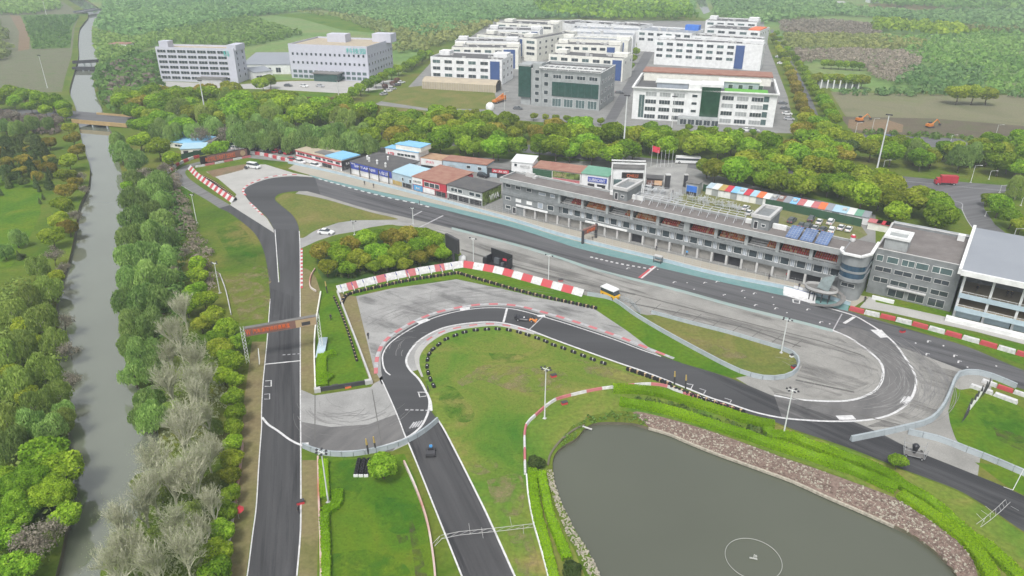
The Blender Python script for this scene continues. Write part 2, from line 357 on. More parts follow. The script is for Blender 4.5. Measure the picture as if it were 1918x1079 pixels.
# far countryside colours
sheet('far_land', [(-900, -55), (2900, -55), (2400, 150), (1918, 170), (1560, 172), (1440, 60), (1300, 30), (930, 36), (800, 85), (740, 150), (300, 150), (215, 130), (176, 140), (182, 110), (172, 50), (192, 20), (150, -10), (80, -50)], .006, 'far_land')
sheet('far_fields', [(-600, -30), (60, -30), (112, 0), (150, 25), (140, 52), (134, 105), (122, 145), (116, 172), (-400, 190), (-900, 100)], .007, 'scrub')
ramp_mat('nursery_rows', [(.3, (.06, .12, .025)), (.5, (.08, .155, .03)), (.7, (.11, .17, .035))], .03, fine=.35, fscale=.4)
sheet('nursery_field', [(38, 28), (150, 26), (136, 52), (132, 90), (60, 92)], .012, 'nursery_rows')
sheet('dirt_path', [(18, 28), (38, 30), (56, 66), (55, 92), (34, 96), (36, 60)], .018, 'bare_soil')
sheet('meadow', [(495, 27), (600, 24), (700, 48), (706, 62), (640, 56), (560, 34)], .013, 'lawn')
sheet('open_field', [(1555, 172), (1790, 178), (1918, 178), (2100, 180), (2200, 246), (1918, 238), (1750, 226), (1585, 220)], .014, 'field')
sheet('ditch', [(1572, 218), (1750, 222), (1918, 236), (2200, 248), (2200, 268), (1918, 262), (1800, 256), (1600, 250)], .018, 'ditch_soil')
sheet('bare_patch', [(1590, 224), (1660, 224), (1692, 234), (1690, 248), (1620, 246), (1588, 240)], .024, 'bare_soil')
sheet('tan_field', [(1598, 9), (1700, 6), (1770, 10), (1735, 22), (1650, 18)], .013, 'verge')
sheet('pale_field', [(1500, 2), (1580, 2), (1595, 12), (1515, 11)], .019, 'concrete_pale')
sheet('dry_field', [(0, 94), (116, 98), (118, 150), (60, 166), (-40, 160), (-120, 110)], .013, 'scrub')
sheet('lawn_west', [(-60, 335), (60, 335), (78, 360), (76, 400), (58, 440), (20, 500), (-80, 500)], .013, 'lawn')
sheet('office_lawn', [(525, 160), (590, 152), (640, 168), (620, 182), (520, 186)], .013, 'lawn')
sheet('workshop_lawn', [(735, 168), (800, 160), (925, 170), (930, 188), (910, 203), (800, 202), (715, 190)], .013, 'dry_grass')

# roads and yards
sheet('main_road', [(-80, 202), (140, 208), (230, 216), (420, 232), (700, 246), (1000, 272), (1250, 300), (1420, 302), (1613, 324), (1688, 330), (1813, 342), (1918, 350), (2100, 366), (2100, 384), (1918, 360), (1845, 362), (1728, 363), (1625, 345), (1420, 322), (1240, 316), (1000, 288), (700, 258), (420, 244), (230, 232), (140, 222), (-80, 218)], .010, 'asphalt_road')
sheet('side_road', [(1728, 363), (1845, 362), (1843, 390), (1863, 420), (1892, 443), (1960, 470), (1880, 470), (1823, 430), (1800, 392), (1760, 374)], .014, 'asphalt_road')
sheet('far_road', [(1600, 251), (1680, 254), (1800, 260), (1816, 270), (1805, 280), (1700, 272), (1600, 262)], .026, 'asphalt_road')
sheet('works_road', [(1528, 262), (1550, 258), (1522, 190), (1500, 145), (1448, 55), (1442, 57), (1488, 145), (1506, 195)], .017, 'asphalt_road')
sheet('works_yard', [(700, 196), (760, 168), (805, 120), (880, 70), (930, 36), (1430, 40), (1440, 90), (1475, 180), (1490, 250), (1300, 246), (1130, 238), (930, 222)], .011, 'paddock_concrete')
sheet('workshop_green', [(737, 166), (800, 160), (925, 170), (930, 188), (912, 205), (800, 203), (715, 190)], .017, 'dry_grass')
sheet('works_street', [(1128, 234), (1148, 236), (1228, 92), (1222, 80), (1214, 84)], .022, 'asphalt_road')
sheet('office_yard', [(290, 152), (450, 158), (545, 152), (740, 150), (735, 165), (640, 175), (520, 168), (300, 162)], .017, 'concrete_pale')
sheet('paddock_ground', [(420, 278), (480, 262), (560, 264), (720, 276), (860, 292), (1010, 302), (1210, 302), (1300, 316), (1420, 350), (1610, 392), (1640, 402), (1640, 470), (1580, 560), (1400, 515), (940, 400), (640, 330), (560, 306), (430, 292)], .012, 'paddock_concrete')
ramp_mat('car_park_grass', [(.35, (.13, .15, .05)), (.55, (.17, .17, .07)), (.75, (.21, .20, .14))], .25, fine=.2)
sheet('car_park', [(1300, 352), (1405, 368), (1605, 412), (1625, 440), (1580, 462), (1440, 430), (1240, 388)], .018, 'car_park_grass')
sheet('entrance_road', [(1175, 330), (1200, 318), (1235, 306), (1290, 304), (1282, 330), (1275, 362), (1215, 382), (1165, 368)], .020, 'concrete_pad')

# runoff concrete between the main straight, the loop and the hairpin
sheet('runoff_concrete', [(575, 356), (693, 391), (846, 426), (960, 455), (1122, 505), (1265, 540), (1365, 568), (1465, 593), (1560, 617), (1640, 634), (1710, 654), (1808, 693), (1860, 710), (1850, 760), (1830, 900), (1900, 922), (1900, 930), (1798, 884), (1708, 843), (1590, 830), (1500, 800), (1440, 745), (1378, 708), (1402, 703), (1440, 712), (1480, 707), (1497, 686), (1488, 664), (1440, 646), (1360, 622), (1290, 606), (1200, 588), (1160, 568), (1092, 552), (1000, 530), (880, 498), (860, 470), (830, 440), (726, 419), (720, 412), (660, 392), (600, 376), (545, 368), (560, 358)], .008, 'concrete_strip')
sheet('runoff_pad', [(667, 555), (735, 540), (810, 530), (855, 523), (940, 541), (1020, 560), (1087, 571), (1112, 578), (1175, 620), (1212, 648), (1240, 668), (1150, 655), (1060, 640), (1000, 625), (940, 615), (850, 640), (790, 690), (760, 700), (715, 720), (700, 690)], .010, 'concrete_pad')
sheet('runoff_south', [(564, 730), (590, 741), (695, 725), (703, 715), (720, 700), (760, 700), (790, 780), (790, 820), (735, 845), (680, 850), (620, 849), (562, 838)], .010, 'concrete_pad')
sheet('rubber_arc', [(563, 790), (620, 800), (690, 795), (745, 775), (775, 800), (735, 845), (680, 850), (620, 849), (562, 838)], .014, 'rubbered')
sheet('corner_pad', [(386, 322), (420, 315), (456, 309), (497, 308), (550, 324), (590, 331), (560, 336), (503, 342), (470, 355), (466, 370), (512, 430), (500, 420), (436, 386), (443, 364), (409, 335)], .010, 'concrete_pale')
sheet('corner_soil', [(387, 321), (420, 314), (462, 307), (455, 318), (425, 326), (400, 332)], .013, 'bare_soil')
sheet('access_road', [(562, 446), (595, 430), (634, 417), (663, 413), (720, 411), (780, 420), (726, 421), (693, 426), (663, 434), (628, 440), (595, 451), (562, 466)], .013, 'concrete_pad')

# racing surfaces
U = [(556, 330), (590, 333), (627, 343), (676, 356), (737, 371), (781, 380), (868, 402), (960, 425.5), (1040, 451), (1090, 466), (1220, 497.5), (1340, 525), (1465, 553), (1527, 567), (1588, 582), (1620, 592), (1713, 620), (1813, 650), (1918, 694), (2060, 745)]
LW = [(575, 358), (627, 373), (693, 393), (750, 405), (846, 428), (960, 457), (1040, 481), (1122, 506), (1197, 523), (1265, 542), (1365, 570), (1465, 595), (1519, 607), (1560, 620), (1640, 637), (1703, 656), (1808, 695), (1853, 708), (1918, 730), (2060, 780)]
T_OUT = [(512, 427.6), (501, 409), (484, 392), (467, 377), (458, 363), (461, 352), (478, 343), (503, 335), (531, 331), (556, 330)]
T_IN = [(575, 358), (545, 359), (522, 364), (515, 373), (524, 383), (546, 401), (557, 418), (560.5, 433)]
mainw = wpts(U)+wpts(LW[::-1])
sheet('main_straight', None, .016, 'asphalt_main', world=mainw)
sheet('first_corner', None, .020, 'asphalt_loop', world=wpts(T_OUT)+wpts([(590, 332.5)])+wpts([(600, 364)])+wpts(T_IN))
SL = [(512, 427.6), (517, 460), (522, 500), (523, 529), (507, 540), (506, 560), (501, 630), (496, 682.5), (492.5, 720), (490, 770), (490, 800), (487, 840), (484, 884), (480, 949), (472, 1010), (463, 1079), (445, 1190)]
SR = [(560.5, 433), (562, 470), (562.3, 560), (562.5, 682), (562.8, 760), (563.3, 834), (563.5, 959), (562, 1009), (556, 1079), (546, 1190)]
sheet('left_straight', None, .018, 'asphalt_left', world=wpts(SL)+wpts(SR[::-1]))
sheet('service_lane', None, .014, 'service_road', world=wpts([(373, 303), (345, 311), (328, 324), (333, 341), (362, 360), (388, 375), (411, 390)])+wpts([(431, 384), (399, 365), (371, 347), (350, 330), (350, 318), (380, 305)]))
sheet('link_lane', None, .015, 'asphalt_left', world=wpts([(411, 390), (433, 401), (473, 433), (492, 465), (502, 510), (506, 560)])+wpts([(523, 529), (514, 440), (500, 425), (431, 384)]))
sheet('concrete_wedge', [(431, 384), (443, 364), (456, 366), (468, 380), (500, 409), (513, 430), (513, 436)], .017, 'concrete_pale')
LOOP_OUT = [(757, 812), (745, 780), (730, 745), (717, 710), (713.5, 685), (715, 660), (730, 637.5), (767.5, 612.5), (810, 592.5), (860, 580), (910, 574), (960, 576), (1012, 588), (1075, 607.5), (1150, 632.5), (1200, 652), (1235, 666), (1280, 681), (1365, 707.5), (1450, 742.5), (1519, 767.5), (1598, 790), (1655, 815), (1708, 842), (1798, 878), (1888, 915), (1990, 965)]
LOOP_IN = [(1990, 1035), (1918, 996), (1863, 959), (1800, 921), (1745, 899), (1693, 880), (1663, 868), (1600, 843), (1563, 830), (1488, 805), (1440, 786), (1387, 770), (1330, 745), (1290, 729), (1210, 697.5), (1147.5, 676), (1040, 637), (985, 616), (940, 605), (895, 604), (835, 613), (792, 633), (770, 655), (761, 675), (767, 692), (785, 711), (797.5, 732.5), (806, 752), (808, 770), (820, 786)]
sheet('kart_loop', None, .022, 'asphalt_loop', world=wpts(LOOP_OUT)+wpts(LOOP_IN)+wpts([(800, 805), (770, 830)], smooth=False))
LANE_R = [(820, 786), (834, 809), (862, 863), (900, 939), (920, 981), (964, 1079), (1010, 1180)]
LANE_L = [(905, 1180), (865, 1079), (825, 979), (790, 891), (767.5, 836), (757, 812)]
sheet('return_lane', None, .020, 'asphalt_lane', world=wpts(LANE_R)+wpts(LANE_L))
HP_OUT = [(1530, 571), (1595, 590), (1623, 604), (1655, 625), (1678, 646), (1695, 670), (1709, 692), (1715.5, 713), (1712, 735), (1700, 755), (1678, 772), (1650, 782.5), (1613, 788), (1563, 789.5), (1513, 787.5), (1465, 783)]
HP_IN = [(1450, 741), (1500, 749), (1563, 752), (1598, 749), (1623, 741), (1641, 730), (1652, 712.5), (1654, 692.5), (1648, 677.5), (1633, 662.5), (1613, 647), (1588, 631), (1560, 619)]
sheet('hairpin', None, .026, 'rubbered', world=wpts(HP_OUT[6:])+wpts(HP_IN)+wpts([(1600, 610), (1678, 646)], smooth=False))
sheet('teal_band', None, .024, 'teal_paint', world=wpts([(577, 327), (627, 339), (676, 351), (737, 365), (781, 374), (868, 394), (960, 416), (1040, 441), (1140, 467), (1240, 490.5), (1340, 516), (1465, 541), (1540, 558), (1590, 572)])+wpts([(1588, 583), (1527, 567.5), (1465, 553.5), (1340, 526), (1220, 498), (1090, 467), (1040, 451.6), (960, 426), (868, 402.5), (781, 380.5), (737, 371.5), (676, 356.5), (627, 343.5), (590, 333.5)]))
sheet('teal_edge', None, .025, 'teal_pale', world=wpts([(846, 425.5), (960, 454.5), (1040, 478), (1122, 504.5), (1265, 540), (1365, 567.5), (1465, 592.5), (1560, 617)])+wpts([(1560, 622), (1465, 598), (1365, 573), (1265, 545), (1122, 509), (1040, 483.5), (960, 459), (846, 430)]))
sheet('pit_lane', None, .028, 'pit_concrete', world=wpts([(560, 302), (655, 324), (735, 345), (855, 380), (940, 398), (1180, 457), (1415, 513), (1540, 541), (1628, 556)])+wpts([(1600, 575), (1540, 558), (1465, 541), (1340, 516), (1240, 490.5), (1140, 467), (1040, 441), (960, 416), (868, 394), (781, 374), (676, 351), (577, 327), (540, 316)]))
sheet('east_path', [(1628, 556), (1700, 574), (1790, 596), (1918, 628), (2060, 662), (2060, 690), (1918, 645), (1830, 622), (1740, 602), (1660, 584), (1610, 576)], .030, 'concrete_pale')

# rubber, oil and dirt worn into the surfaces
for nm, wpx, mt in (('rubber_main', U[2:-1]+LW[1:-1][::-1], ('stain_main', (.05, .05, .055), .35, (.03, 1, 1), R(-35), .50, .66, .45)), ('rubber_left', [q for q in SL[4:]]+SR[2:][::-1], ('stain_left', (.05, .05, .055), .4, (.035, 1, 1), R(105), .49, .64, .5)),
                    ('rubber_lane', LANE_R+LANE_L, ('stain_lane', (.04, .04, .045), .3, (.05, 1, 1), R(-69), .5, .64, .55)), ('rubber_link', LOOP_OUT[17:]+LOOP_IN[:9], ('stain_link', (.06, .06, .065), .35, (.05, 1, 1), R(-44), .46, .62, .5))):
    stain_mat(*mt); sheet(nm, None, .040, mt[0], world=wpts(wpx, smooth=False))
stain_mat('stain_pad', (.13, .13, .13), .22, (.25, 1, 1), R(-30), .5, .68, .55); stain_mat('stain_strip', (.15, .145, .14), .25, (.12, 1, 1), R(-36), .5, .66, .6)
sheet('pad_stains', [(672, 558), (735, 543), (810, 532), (855, 526), (940, 543), (1020, 562), (1087, 573), (1170, 618), (1150, 628), (1012, 586), (910, 568), (860, 574), (765, 606), (725, 632), (706, 660), (700, 680)], .0405, 'stain_pad')
sheet('strip_stains', [(740, 416), (960, 460), (1265, 546), (1465, 600), (1560, 624), (1640, 680), (1650, 710), (1560, 748), (1450, 736), (1430, 714), (1490, 708), (1502, 686), (1490, 660), (1290, 602), (1180, 560), (1092, 545), (1000, 520), (870, 488), (820, 430)], .0405, 'stain_strip')
sheet('corner_stains', [(1720, 665), (1800, 698), (1780, 735), (1760, 768), (1735, 790), (1690, 800), (1620, 800), (1700, 770), (1722, 715)], .0405, 'stain_strip')
# grass islands
sheet('west_island', [(516, 372), (540, 362), (600, 371), (660, 388), (700, 399), (745, 410), (720, 412), (663, 413), (634, 416), (595, 429), (564, 446), (559, 418), (547, 400), (527, 385)], .032, 'dry_grass', smooth=True)
sheet('copse_island', [(565, 467), (595, 452), (628, 441), (693, 427), (726, 421), (800, 427), (850, 445), (868, 497), (820, 503), (740, 518), (660, 535), (632, 545), (600, 545), (592, 520), (574, 500), (564, 490)], .012, 'ground_grass')
sheet('verge_strip', [(563.5, 500), (578, 505), (594, 520), (603, 545), (597, 580), (590, 620), (590, 738), (578, 738), (563.5, 731)], .009, 'verge')
sheet('paddle_lawn', [(597, 545), (627, 545), (650, 600), (695, 722), (592, 733), (592, 640), (600, 560)], .013, 'lawn')
sheet('post_strip', [(632, 545), (645, 553), (667, 555), (700, 690), (712, 712), (703, 717), (695, 722)], .011, 'verge')
sheet('tyre_strip', [(640, 549), (700, 530), (770, 519), (860, 500), (880, 498), (1000, 530), (1092, 553), (1150, 562), (1190, 590), (1130, 575), (1112, 578), (1000, 556), (940, 540), (855, 522), (770, 532), (700, 545), (667, 555)], .015, 'lawn')
sheet('middle_island', [(1112, 578), (1120, 566), (1150, 564), (1190, 592), (1240, 620), (1300, 650), (1365, 690), (1402, 704), (1372, 708), (1279, 681), (1235, 666), (1175, 620)], .034, 'lawn')
sheet('pocket_island', [(1200, 591), (1230, 590), (1290, 606), (1365, 626), (1440, 648), (1488, 667), (1493, 682), (1478, 700), (1440, 707), (1402, 700), (1365, 686), (1300, 652), (1240, 618)], .036, 'dry_grass')
sheet('loop_island', None, .038, 'island_grass', world=wpts([(900, 939), (862, 863), (834, 809), (822, 787), (810, 768), (806, 745), (797, 715), (786, 690), (786, 668), (800, 645), (835, 622), (895, 612), (940, 611), (985, 620), (1040, 641), (1147.5, 680), (1210, 701), (1290, 733), (1387, 773), (1440, 789), (1488, 808), (1563, 833), (1663, 871), (1745, 902), (1800, 925), (1863, 963), (1918, 1000), (1990, 1040)])+[ (p.x, p.y) for p in [G(1960, 1120), G(1870, 1100)]]+[(p.x, p.y) for p in [G(1830, 1074), G(1813, 1034), G(1788, 1004), G(1738, 971), G(1683, 936), G(1613, 909), G(1558, 886), G(1488, 863), G(1415, 837), G(1340, 810), G(1265, 787), G(1200, 772), G(1160, 770), G(1110, 778), G(1070, 800), G(1030, 850), G(1022, 900), G(1040, 960), G(1075, 1030), G(1100, 1090), G(1120, 1180), G(1010, 1180), G(964, 1079), G(920, 981)]])
sheet('lower_lawn', [(598, 858), (690, 858), (757, 850), (780, 900), (800, 980), (818, 1079), (838, 1180), (592, 1180), (596, 1000)], .013, 'lawn')
sheet('verge_lower', [(566, 862), (595, 862), (597, 1079), (594, 1180), (556, 1180), (562, 1010)], .009, 'verge')
sheet('verge_west', [(472, 640), (498, 640), (493, 720), (489, 800), (484, 884), (478, 950), (460, 1079), (440, 1180), (400, 1180), (422, 1079), (440, 960), (450, 880), (456, 760)], .009, 'verge')
sheet('lawn_corner', [(330, 335), (362, 362), (411, 392), (433, 403), (470, 436), (494, 480), (503, 540), (501, 620), (470, 640), (440, 600), (410, 540), (380, 470), (345, 400), (320, 350)], .009, 'ground_grass')
sheet('east_lawn', [(1788, 725), (1800, 730), (1830, 728), (1870, 744), (1918, 765), (2100, 850), (2100, 1000), (1918, 890), (1870, 868), (1803, 838), (1782, 800), (1776, 770)], .036, 'lawn', smooth=True)
sheet('east_lawn_lower', [(1826, 866), (1870, 872), (1918, 893), (2050, 960), (2050, 990), (1918, 928), (1885, 910)], .012, 'lawn')
sheet('barrier_lawn', [(1610, 585), (1650, 586), (1700, 600), (1790, 615), (1830, 628), (1918, 646), (2060, 680), (2060, 735), (1918, 684), (1830, 652), (1760, 630), (1700, 612)], .032, 'lawn')
sheet('hall_lawn', [(1640, 556), (1680, 560), (1790, 588), (1790, 598), (1700, 578), (1640, 566)], .034, 'lawn')

# kerbs, lines and other paint
def line(name, px, wd, z, m='white_paint', smooth=True, n=5, dash=None): return structure(ribbon_mb(wpts(px, 0, smooth, n), wd, z, dash=dash).build(name, m))
line('edge_line', SR[:9], .22, .044); line('edge_line', SL[5:], .18, .044); line('edge_line', [(515, 430), (518, 470), (522, 529)], .22, .044)
line('hairpin_line', HP_OUT+[(1415, 772.5), (1365, 756)]+LOOP_IN[12:29], .45, .046, n=8); line('hairpin_line', HP_IN, .5, .046, n=8)
line('loop_line', [(769, 655), (761, 675), (767, 692), (785, 711), (797.5, 732.5), (804, 750), (802, 772), (790, 797), (770, 815), (745, 827), (695, 841), (645, 846), (605, 844), (570, 836), (545, 825), (520, 807), (502, 795), (491, 782)], .42, .048, n=8)
line('loop_line', [(1238, 668), (1200, 655), (1150, 636), (1075, 611), (1012, 592), (960, 579), (910, 577), (860, 583), (812, 596), (770, 616), (733, 641), (718, 662), (717, 680), (722, 695), (731, 703)], .3, .048, n=8)
line('lane_line', LANE_R, .3, .046); line('lane_line', LANE_L, .25, .046); line('lane_line', [(715, 712), (730, 745), (745, 780), (757, 812)], .22, .046)
line('cross_line', [(497, 682.5), (562, 676)], .35, .046, smooth=False); line('cross_line', [(950, 577), (943, 604)], .5, .046, smooth=False); line('cross_line', [(1018, 592), (992, 617)], .3, .046, 'worn_paint', smooth=False)
line('cross_line', [(583, 588), (560, 619)], .01, .046, smooth=False) if False else None
line('cross_line', [(1577, 588), (1560, 619)], .25, .046, 'worn_paint', smooth=False); line('cross_line', [(1600, 594), (1581, 606)], .7, .046, smooth=False)
line('cross_line', [(830, 404), (784, 427)], .6, .046, 'worn_paint', smooth=False); line('cross_line', [(790, 396), (773, 405)], .5, .046, 'worn_paint', smooth=False)
line('start_line', [(1226, 499), (1199, 521)], 1.2, .046, 'red_paint', smooth=False); line('start_line', [(1228, 499.5), (1201, 521.5)], .5, .050, smooth=False)
line('road_line', [(1625, 335), (1700, 340), (1813, 351), (1918, 360)], .25, .020, 'worn_paint'); line('road_line', [(1720, 364), (1760, 372), (1800, 380), (1803, 395), (1823, 428), (1870, 462)], .25, .022, 'worn_paint')
line('service_line', [(330, 318), (328, 326), (333, 342), (362, 361)], .2, .044, 'worn_paint')
def dashes(px, step, ln, wd, z, m='white_paint', name='dashed_marking'):
    res, st_ = resample(wpts(px, 0, True), step); mb = MB()
    for x, y, h in res:
        dx, dy = math.cos(h)*ln/2, math.sin(h)*ln/2; mb_ = ribbon_mb([(x-dx, y-dy), (x+dx, y+dy)], wd, z, mb)
    return structure(mb.build(name, m))
dashes([(600, 336), (676, 357.5), (737, 372.5), (781, 381.5), (800, 387)], 3.2, 1.7, .7, .052)
dashes([(1108, 482), (1160, 494), (1218, 504)], 1.5, .8, .7, .052)
# red and white kerbs
def kerb(px, wd, seg, z=.05, c=('red_paint', 'white_paint'), n=6):
    res, st_ = resample(wpts(px, 0, True, n), seg)
    mb = MB()
    for i in range(len(res)-1):
        mb.mat(i % 2); a = res[i]; b = res[i+1]; ribbon_mb([a[:2], b[:2]], wd, z-.03, mb, z1=z+.04)
    return structure(mb.build('kerb', c))
kerb([(565, 466), (565, 500), (565, 540)], .55, 1.3); kerb([(460, 366), (455, 358), (461, 349), (478, 340), (503, 332), (531, 328), (556, 327)], .7, 1.8)
kerb([(468, 380), (480, 392), (492, 403)], .6, 1.6, c=('pink_paint', 'white_paint'))
kerb([(704, 700), (705, 680), (710, 658), (726, 634), (765, 608), (810, 588), (860, 576), (910, 570), (962, 572), (1014, 584), (1078, 603), (1152, 628), (1202, 648), (1237, 662), (1262, 672)], .8, 2.2, c=('pink_paint', 'worn_paint'))
sheet('inner_kerb', None, .042, 'concrete_pale', world=wpts([(1000, 623), (940, 608), (895, 607), (835, 617), (795, 640), (778, 660), (778, 680), (789, 706)])+wpts([(793, 706), (786, 684), (788, 664), (805, 643), (840, 623), (895, 613), (940, 612), (1000, 627)]))
kerb([(985, 618), (940, 608.5), (897, 608), (838, 618.5), (805, 634), (792, 646)], .45, 2.0, z=.062, c=('pink_paint', 'worn_paint'))
# painted blocks and grid boxes
for q in ([(1630, 618), (1651, 618), (1664, 632), (1649, 633)], [(1565, 779), (1596, 778), (1604, 786), (1572, 787)], [(779, 603), (800, 597), (806, 600), (786, 608)], [(861, 577), (880, 575), (880, 579), (862, 582)], [(1004, 590), (1020, 590), (1022, 594), (1008, 594)], [(565, 830), (578, 829), (578, 836), (567, 836)], [(1467, 545), (1527, 560), (1527, 571), (1467, 553)]):
    sheet('painted_block', q, .056, 'white_paint')
for k in range(4):
    x = 1687+k*4.6; line('painted_bars', [(x, 756), (x+7, 743)], .4, .056, smooth=False)
for k in range(4): line('painted_bars', [(767+k*5, 803-k*1), (776+k*5, 791-k*1)], .3, .056, 'worn_paint', smooth=False)
dashes([(762, 768), (800, 769)], 1.0, .6, .35, .056, 'worn_paint'); dashes([(532, 665), (560, 663)], 1.0, .6, .3, .056, 'worn_paint')
def box_mark(px, wd=.22, m='white_paint'): line('grid_box', px, wd, .056, m, smooth=False)
box_mark([(497, 714), (508, 713), (508, 724), (496, 724)]); box_mark([(495, 739), (505, 738), (505, 748), (495, 748)], m='worn_paint')
box_mark([(1285, 719), (1298, 721), (1294, 729), (1283, 725), (1285, 719)]); box_mark([(1310, 728), (1322, 732), (1318, 738)], m='worn_paint'); box_mark([(1357, 746), (1370, 750), (1367, 755)], m='worn_paint')
box_mark([(782, 735), (798, 735)]); box_mark([(784, 735), (786, 744), (799, 742)]); box_mark([(1485, 561), (1498, 563), (1497, 569), (1486, 567), (1485, 561)], .35)
gp = [(1175, 503), (1232, 505), (1262, 529), (1287, 530), (1319, 530), (1300, 542), (1342, 528), (1355, 553), (1390, 545), (1358, 552), (1412, 550), (1395, 558), (1414, 572), (1447, 557), (1452, 578), (1474, 586), (1512, 580), (1554, 607), (1536, 604), (1449, 571), (1738, 640), (1767, 648), (1795, 678), (1866, 686), (1787, 667), (1812, 688), (1735, 664), (1715, 643)]
mb = MB()
for i, (x, y) in enumerate(gp):
    p = G(x, y); h = R(-35); L_ = 1.1 if i % 2 == 0 else .5
    d = (math.cos(h+1.57), math.sin(h+1.57)); e = (math.cos(h), math.sin(h))
    ribbon_mb([(p.x-d[0]*L_/2, p.y-d[1]*L_/2), (p.x+d[0]*L_/2, p.y+d[1]*L_/2)], .3, .054, mb)
    if i % 2 == 0: ribbon_mb([(p.x+d[0]*L_/2, p.y+d[1]*L_/2), (p.x+d[0]*L_/2+e[0]*.6, p.y+d[1]*L_/2+e[1]*.6)], .18, .054, mb)
structure(mb.build('grid_marks', 'white_paint'))
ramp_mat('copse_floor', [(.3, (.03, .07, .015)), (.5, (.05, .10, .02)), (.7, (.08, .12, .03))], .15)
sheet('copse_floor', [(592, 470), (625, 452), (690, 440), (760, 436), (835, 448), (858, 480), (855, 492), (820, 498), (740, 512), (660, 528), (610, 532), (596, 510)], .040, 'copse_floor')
# tyre marks scrubbed into the concrete, cracks between slabs
m = mat('tyre_rubber_mark', (.15, .15, .15), col2=(.24, .235, .23), scale=.8)
def marks(c, n, r0, r1, a0, a1, wd=.16, seed=1, m='tyre_rubber_mark', z=.058):
    rnd = random.Random(seed); mb = MB()
    for _ in range(n):
        cx, cy = c[0]+rnd.uniform(-2.5, 2.5), c[1]+rnd.uniform(-2.5, 2.5); r0_ = rnd.uniform(r0, r1); s_ = rnd.uniform(a0, a1-.4); e_ = min(a1, s_+rnd.uniform(.25, 1.0)); k = 10; gr = rnd.uniform(-.08, .12)
        pts = [(cx+r0_*(1+gr*j/k)*math.cos(s_+(e_-s_)*j/k), cy+r0_*(1+gr*j/k)*math.sin(s_+(e_-s_)*j/k)) for j in range(k+1)]
        ribbon_mb(pts, wd*rnd.uniform(.5, 1.2), z+rnd.random()*.003, mb)
    return structure(mb.build('tyre_marks', m))
ch = G(1560, 688); marks(ch, 60, 6, 15, -1.9, 1.2, wd=.11, seed=2); marks(ch, 60, 17.5, 21.5, -1.2, .5, wd=.11, seed=3); marks(ch, 40, 12.5, 17, -1.6, .8, wd=.16, seed=9); marks(G(1470, 700), 24, 4, 12, -1.5, 1.5, wd=.1, seed=12); marks(G(960, 700), 30, 34, 40, 1.2, 2.6, wd=.1, seed=14, z=.04)
c2 = G(1583, 660); marks(c2, 12, 2.0, 4.2, 0, 6.2, wd=.12, seed=4); marks(G(655, 745), 40, 5, 11, -2.9, -.3, wd=.09, seed=5); marks(G(790, 655), 16, 3, 9, 1.3, 3.4, wd=.14, seed=6)
marks(G(720, 600), 24, 1, 5, 0, 6, wd=.1, seed=8); marks(G(860, 550), 20, 2, 7, 0, 6, wd=.08, seed=18)
mat('old_seam', (.14, .135, .125), col2=(.10, .10, .095), scale=.8)
def seam(px, wd=.25, m='old_seam'): line('slab_seam', px, wd, .051, m, smooth=False)
seam([(864, 468), (960, 498), (1040, 520), (1190, 552)], .9); seam([(1190, 552), (1400, 605), (1540, 640), (1620, 668)], .35); seam([(1180, 568), (1290, 590), (1400, 615), (1500, 650)], .5)
seam([(1450, 738), (1560, 765), (1700, 800)], .3); seam([(1490, 712), (1600, 735)], .6); seam([(900, 480), (1100, 525)], .25); seam([(590, 740), (590, 846)], .15); seam([(697, 730), (715, 835)], .15)
for i in range(9): seam([(1200+i*38, 560+i*9.5), (1180+i*38, 575+i*9.5)], .18)

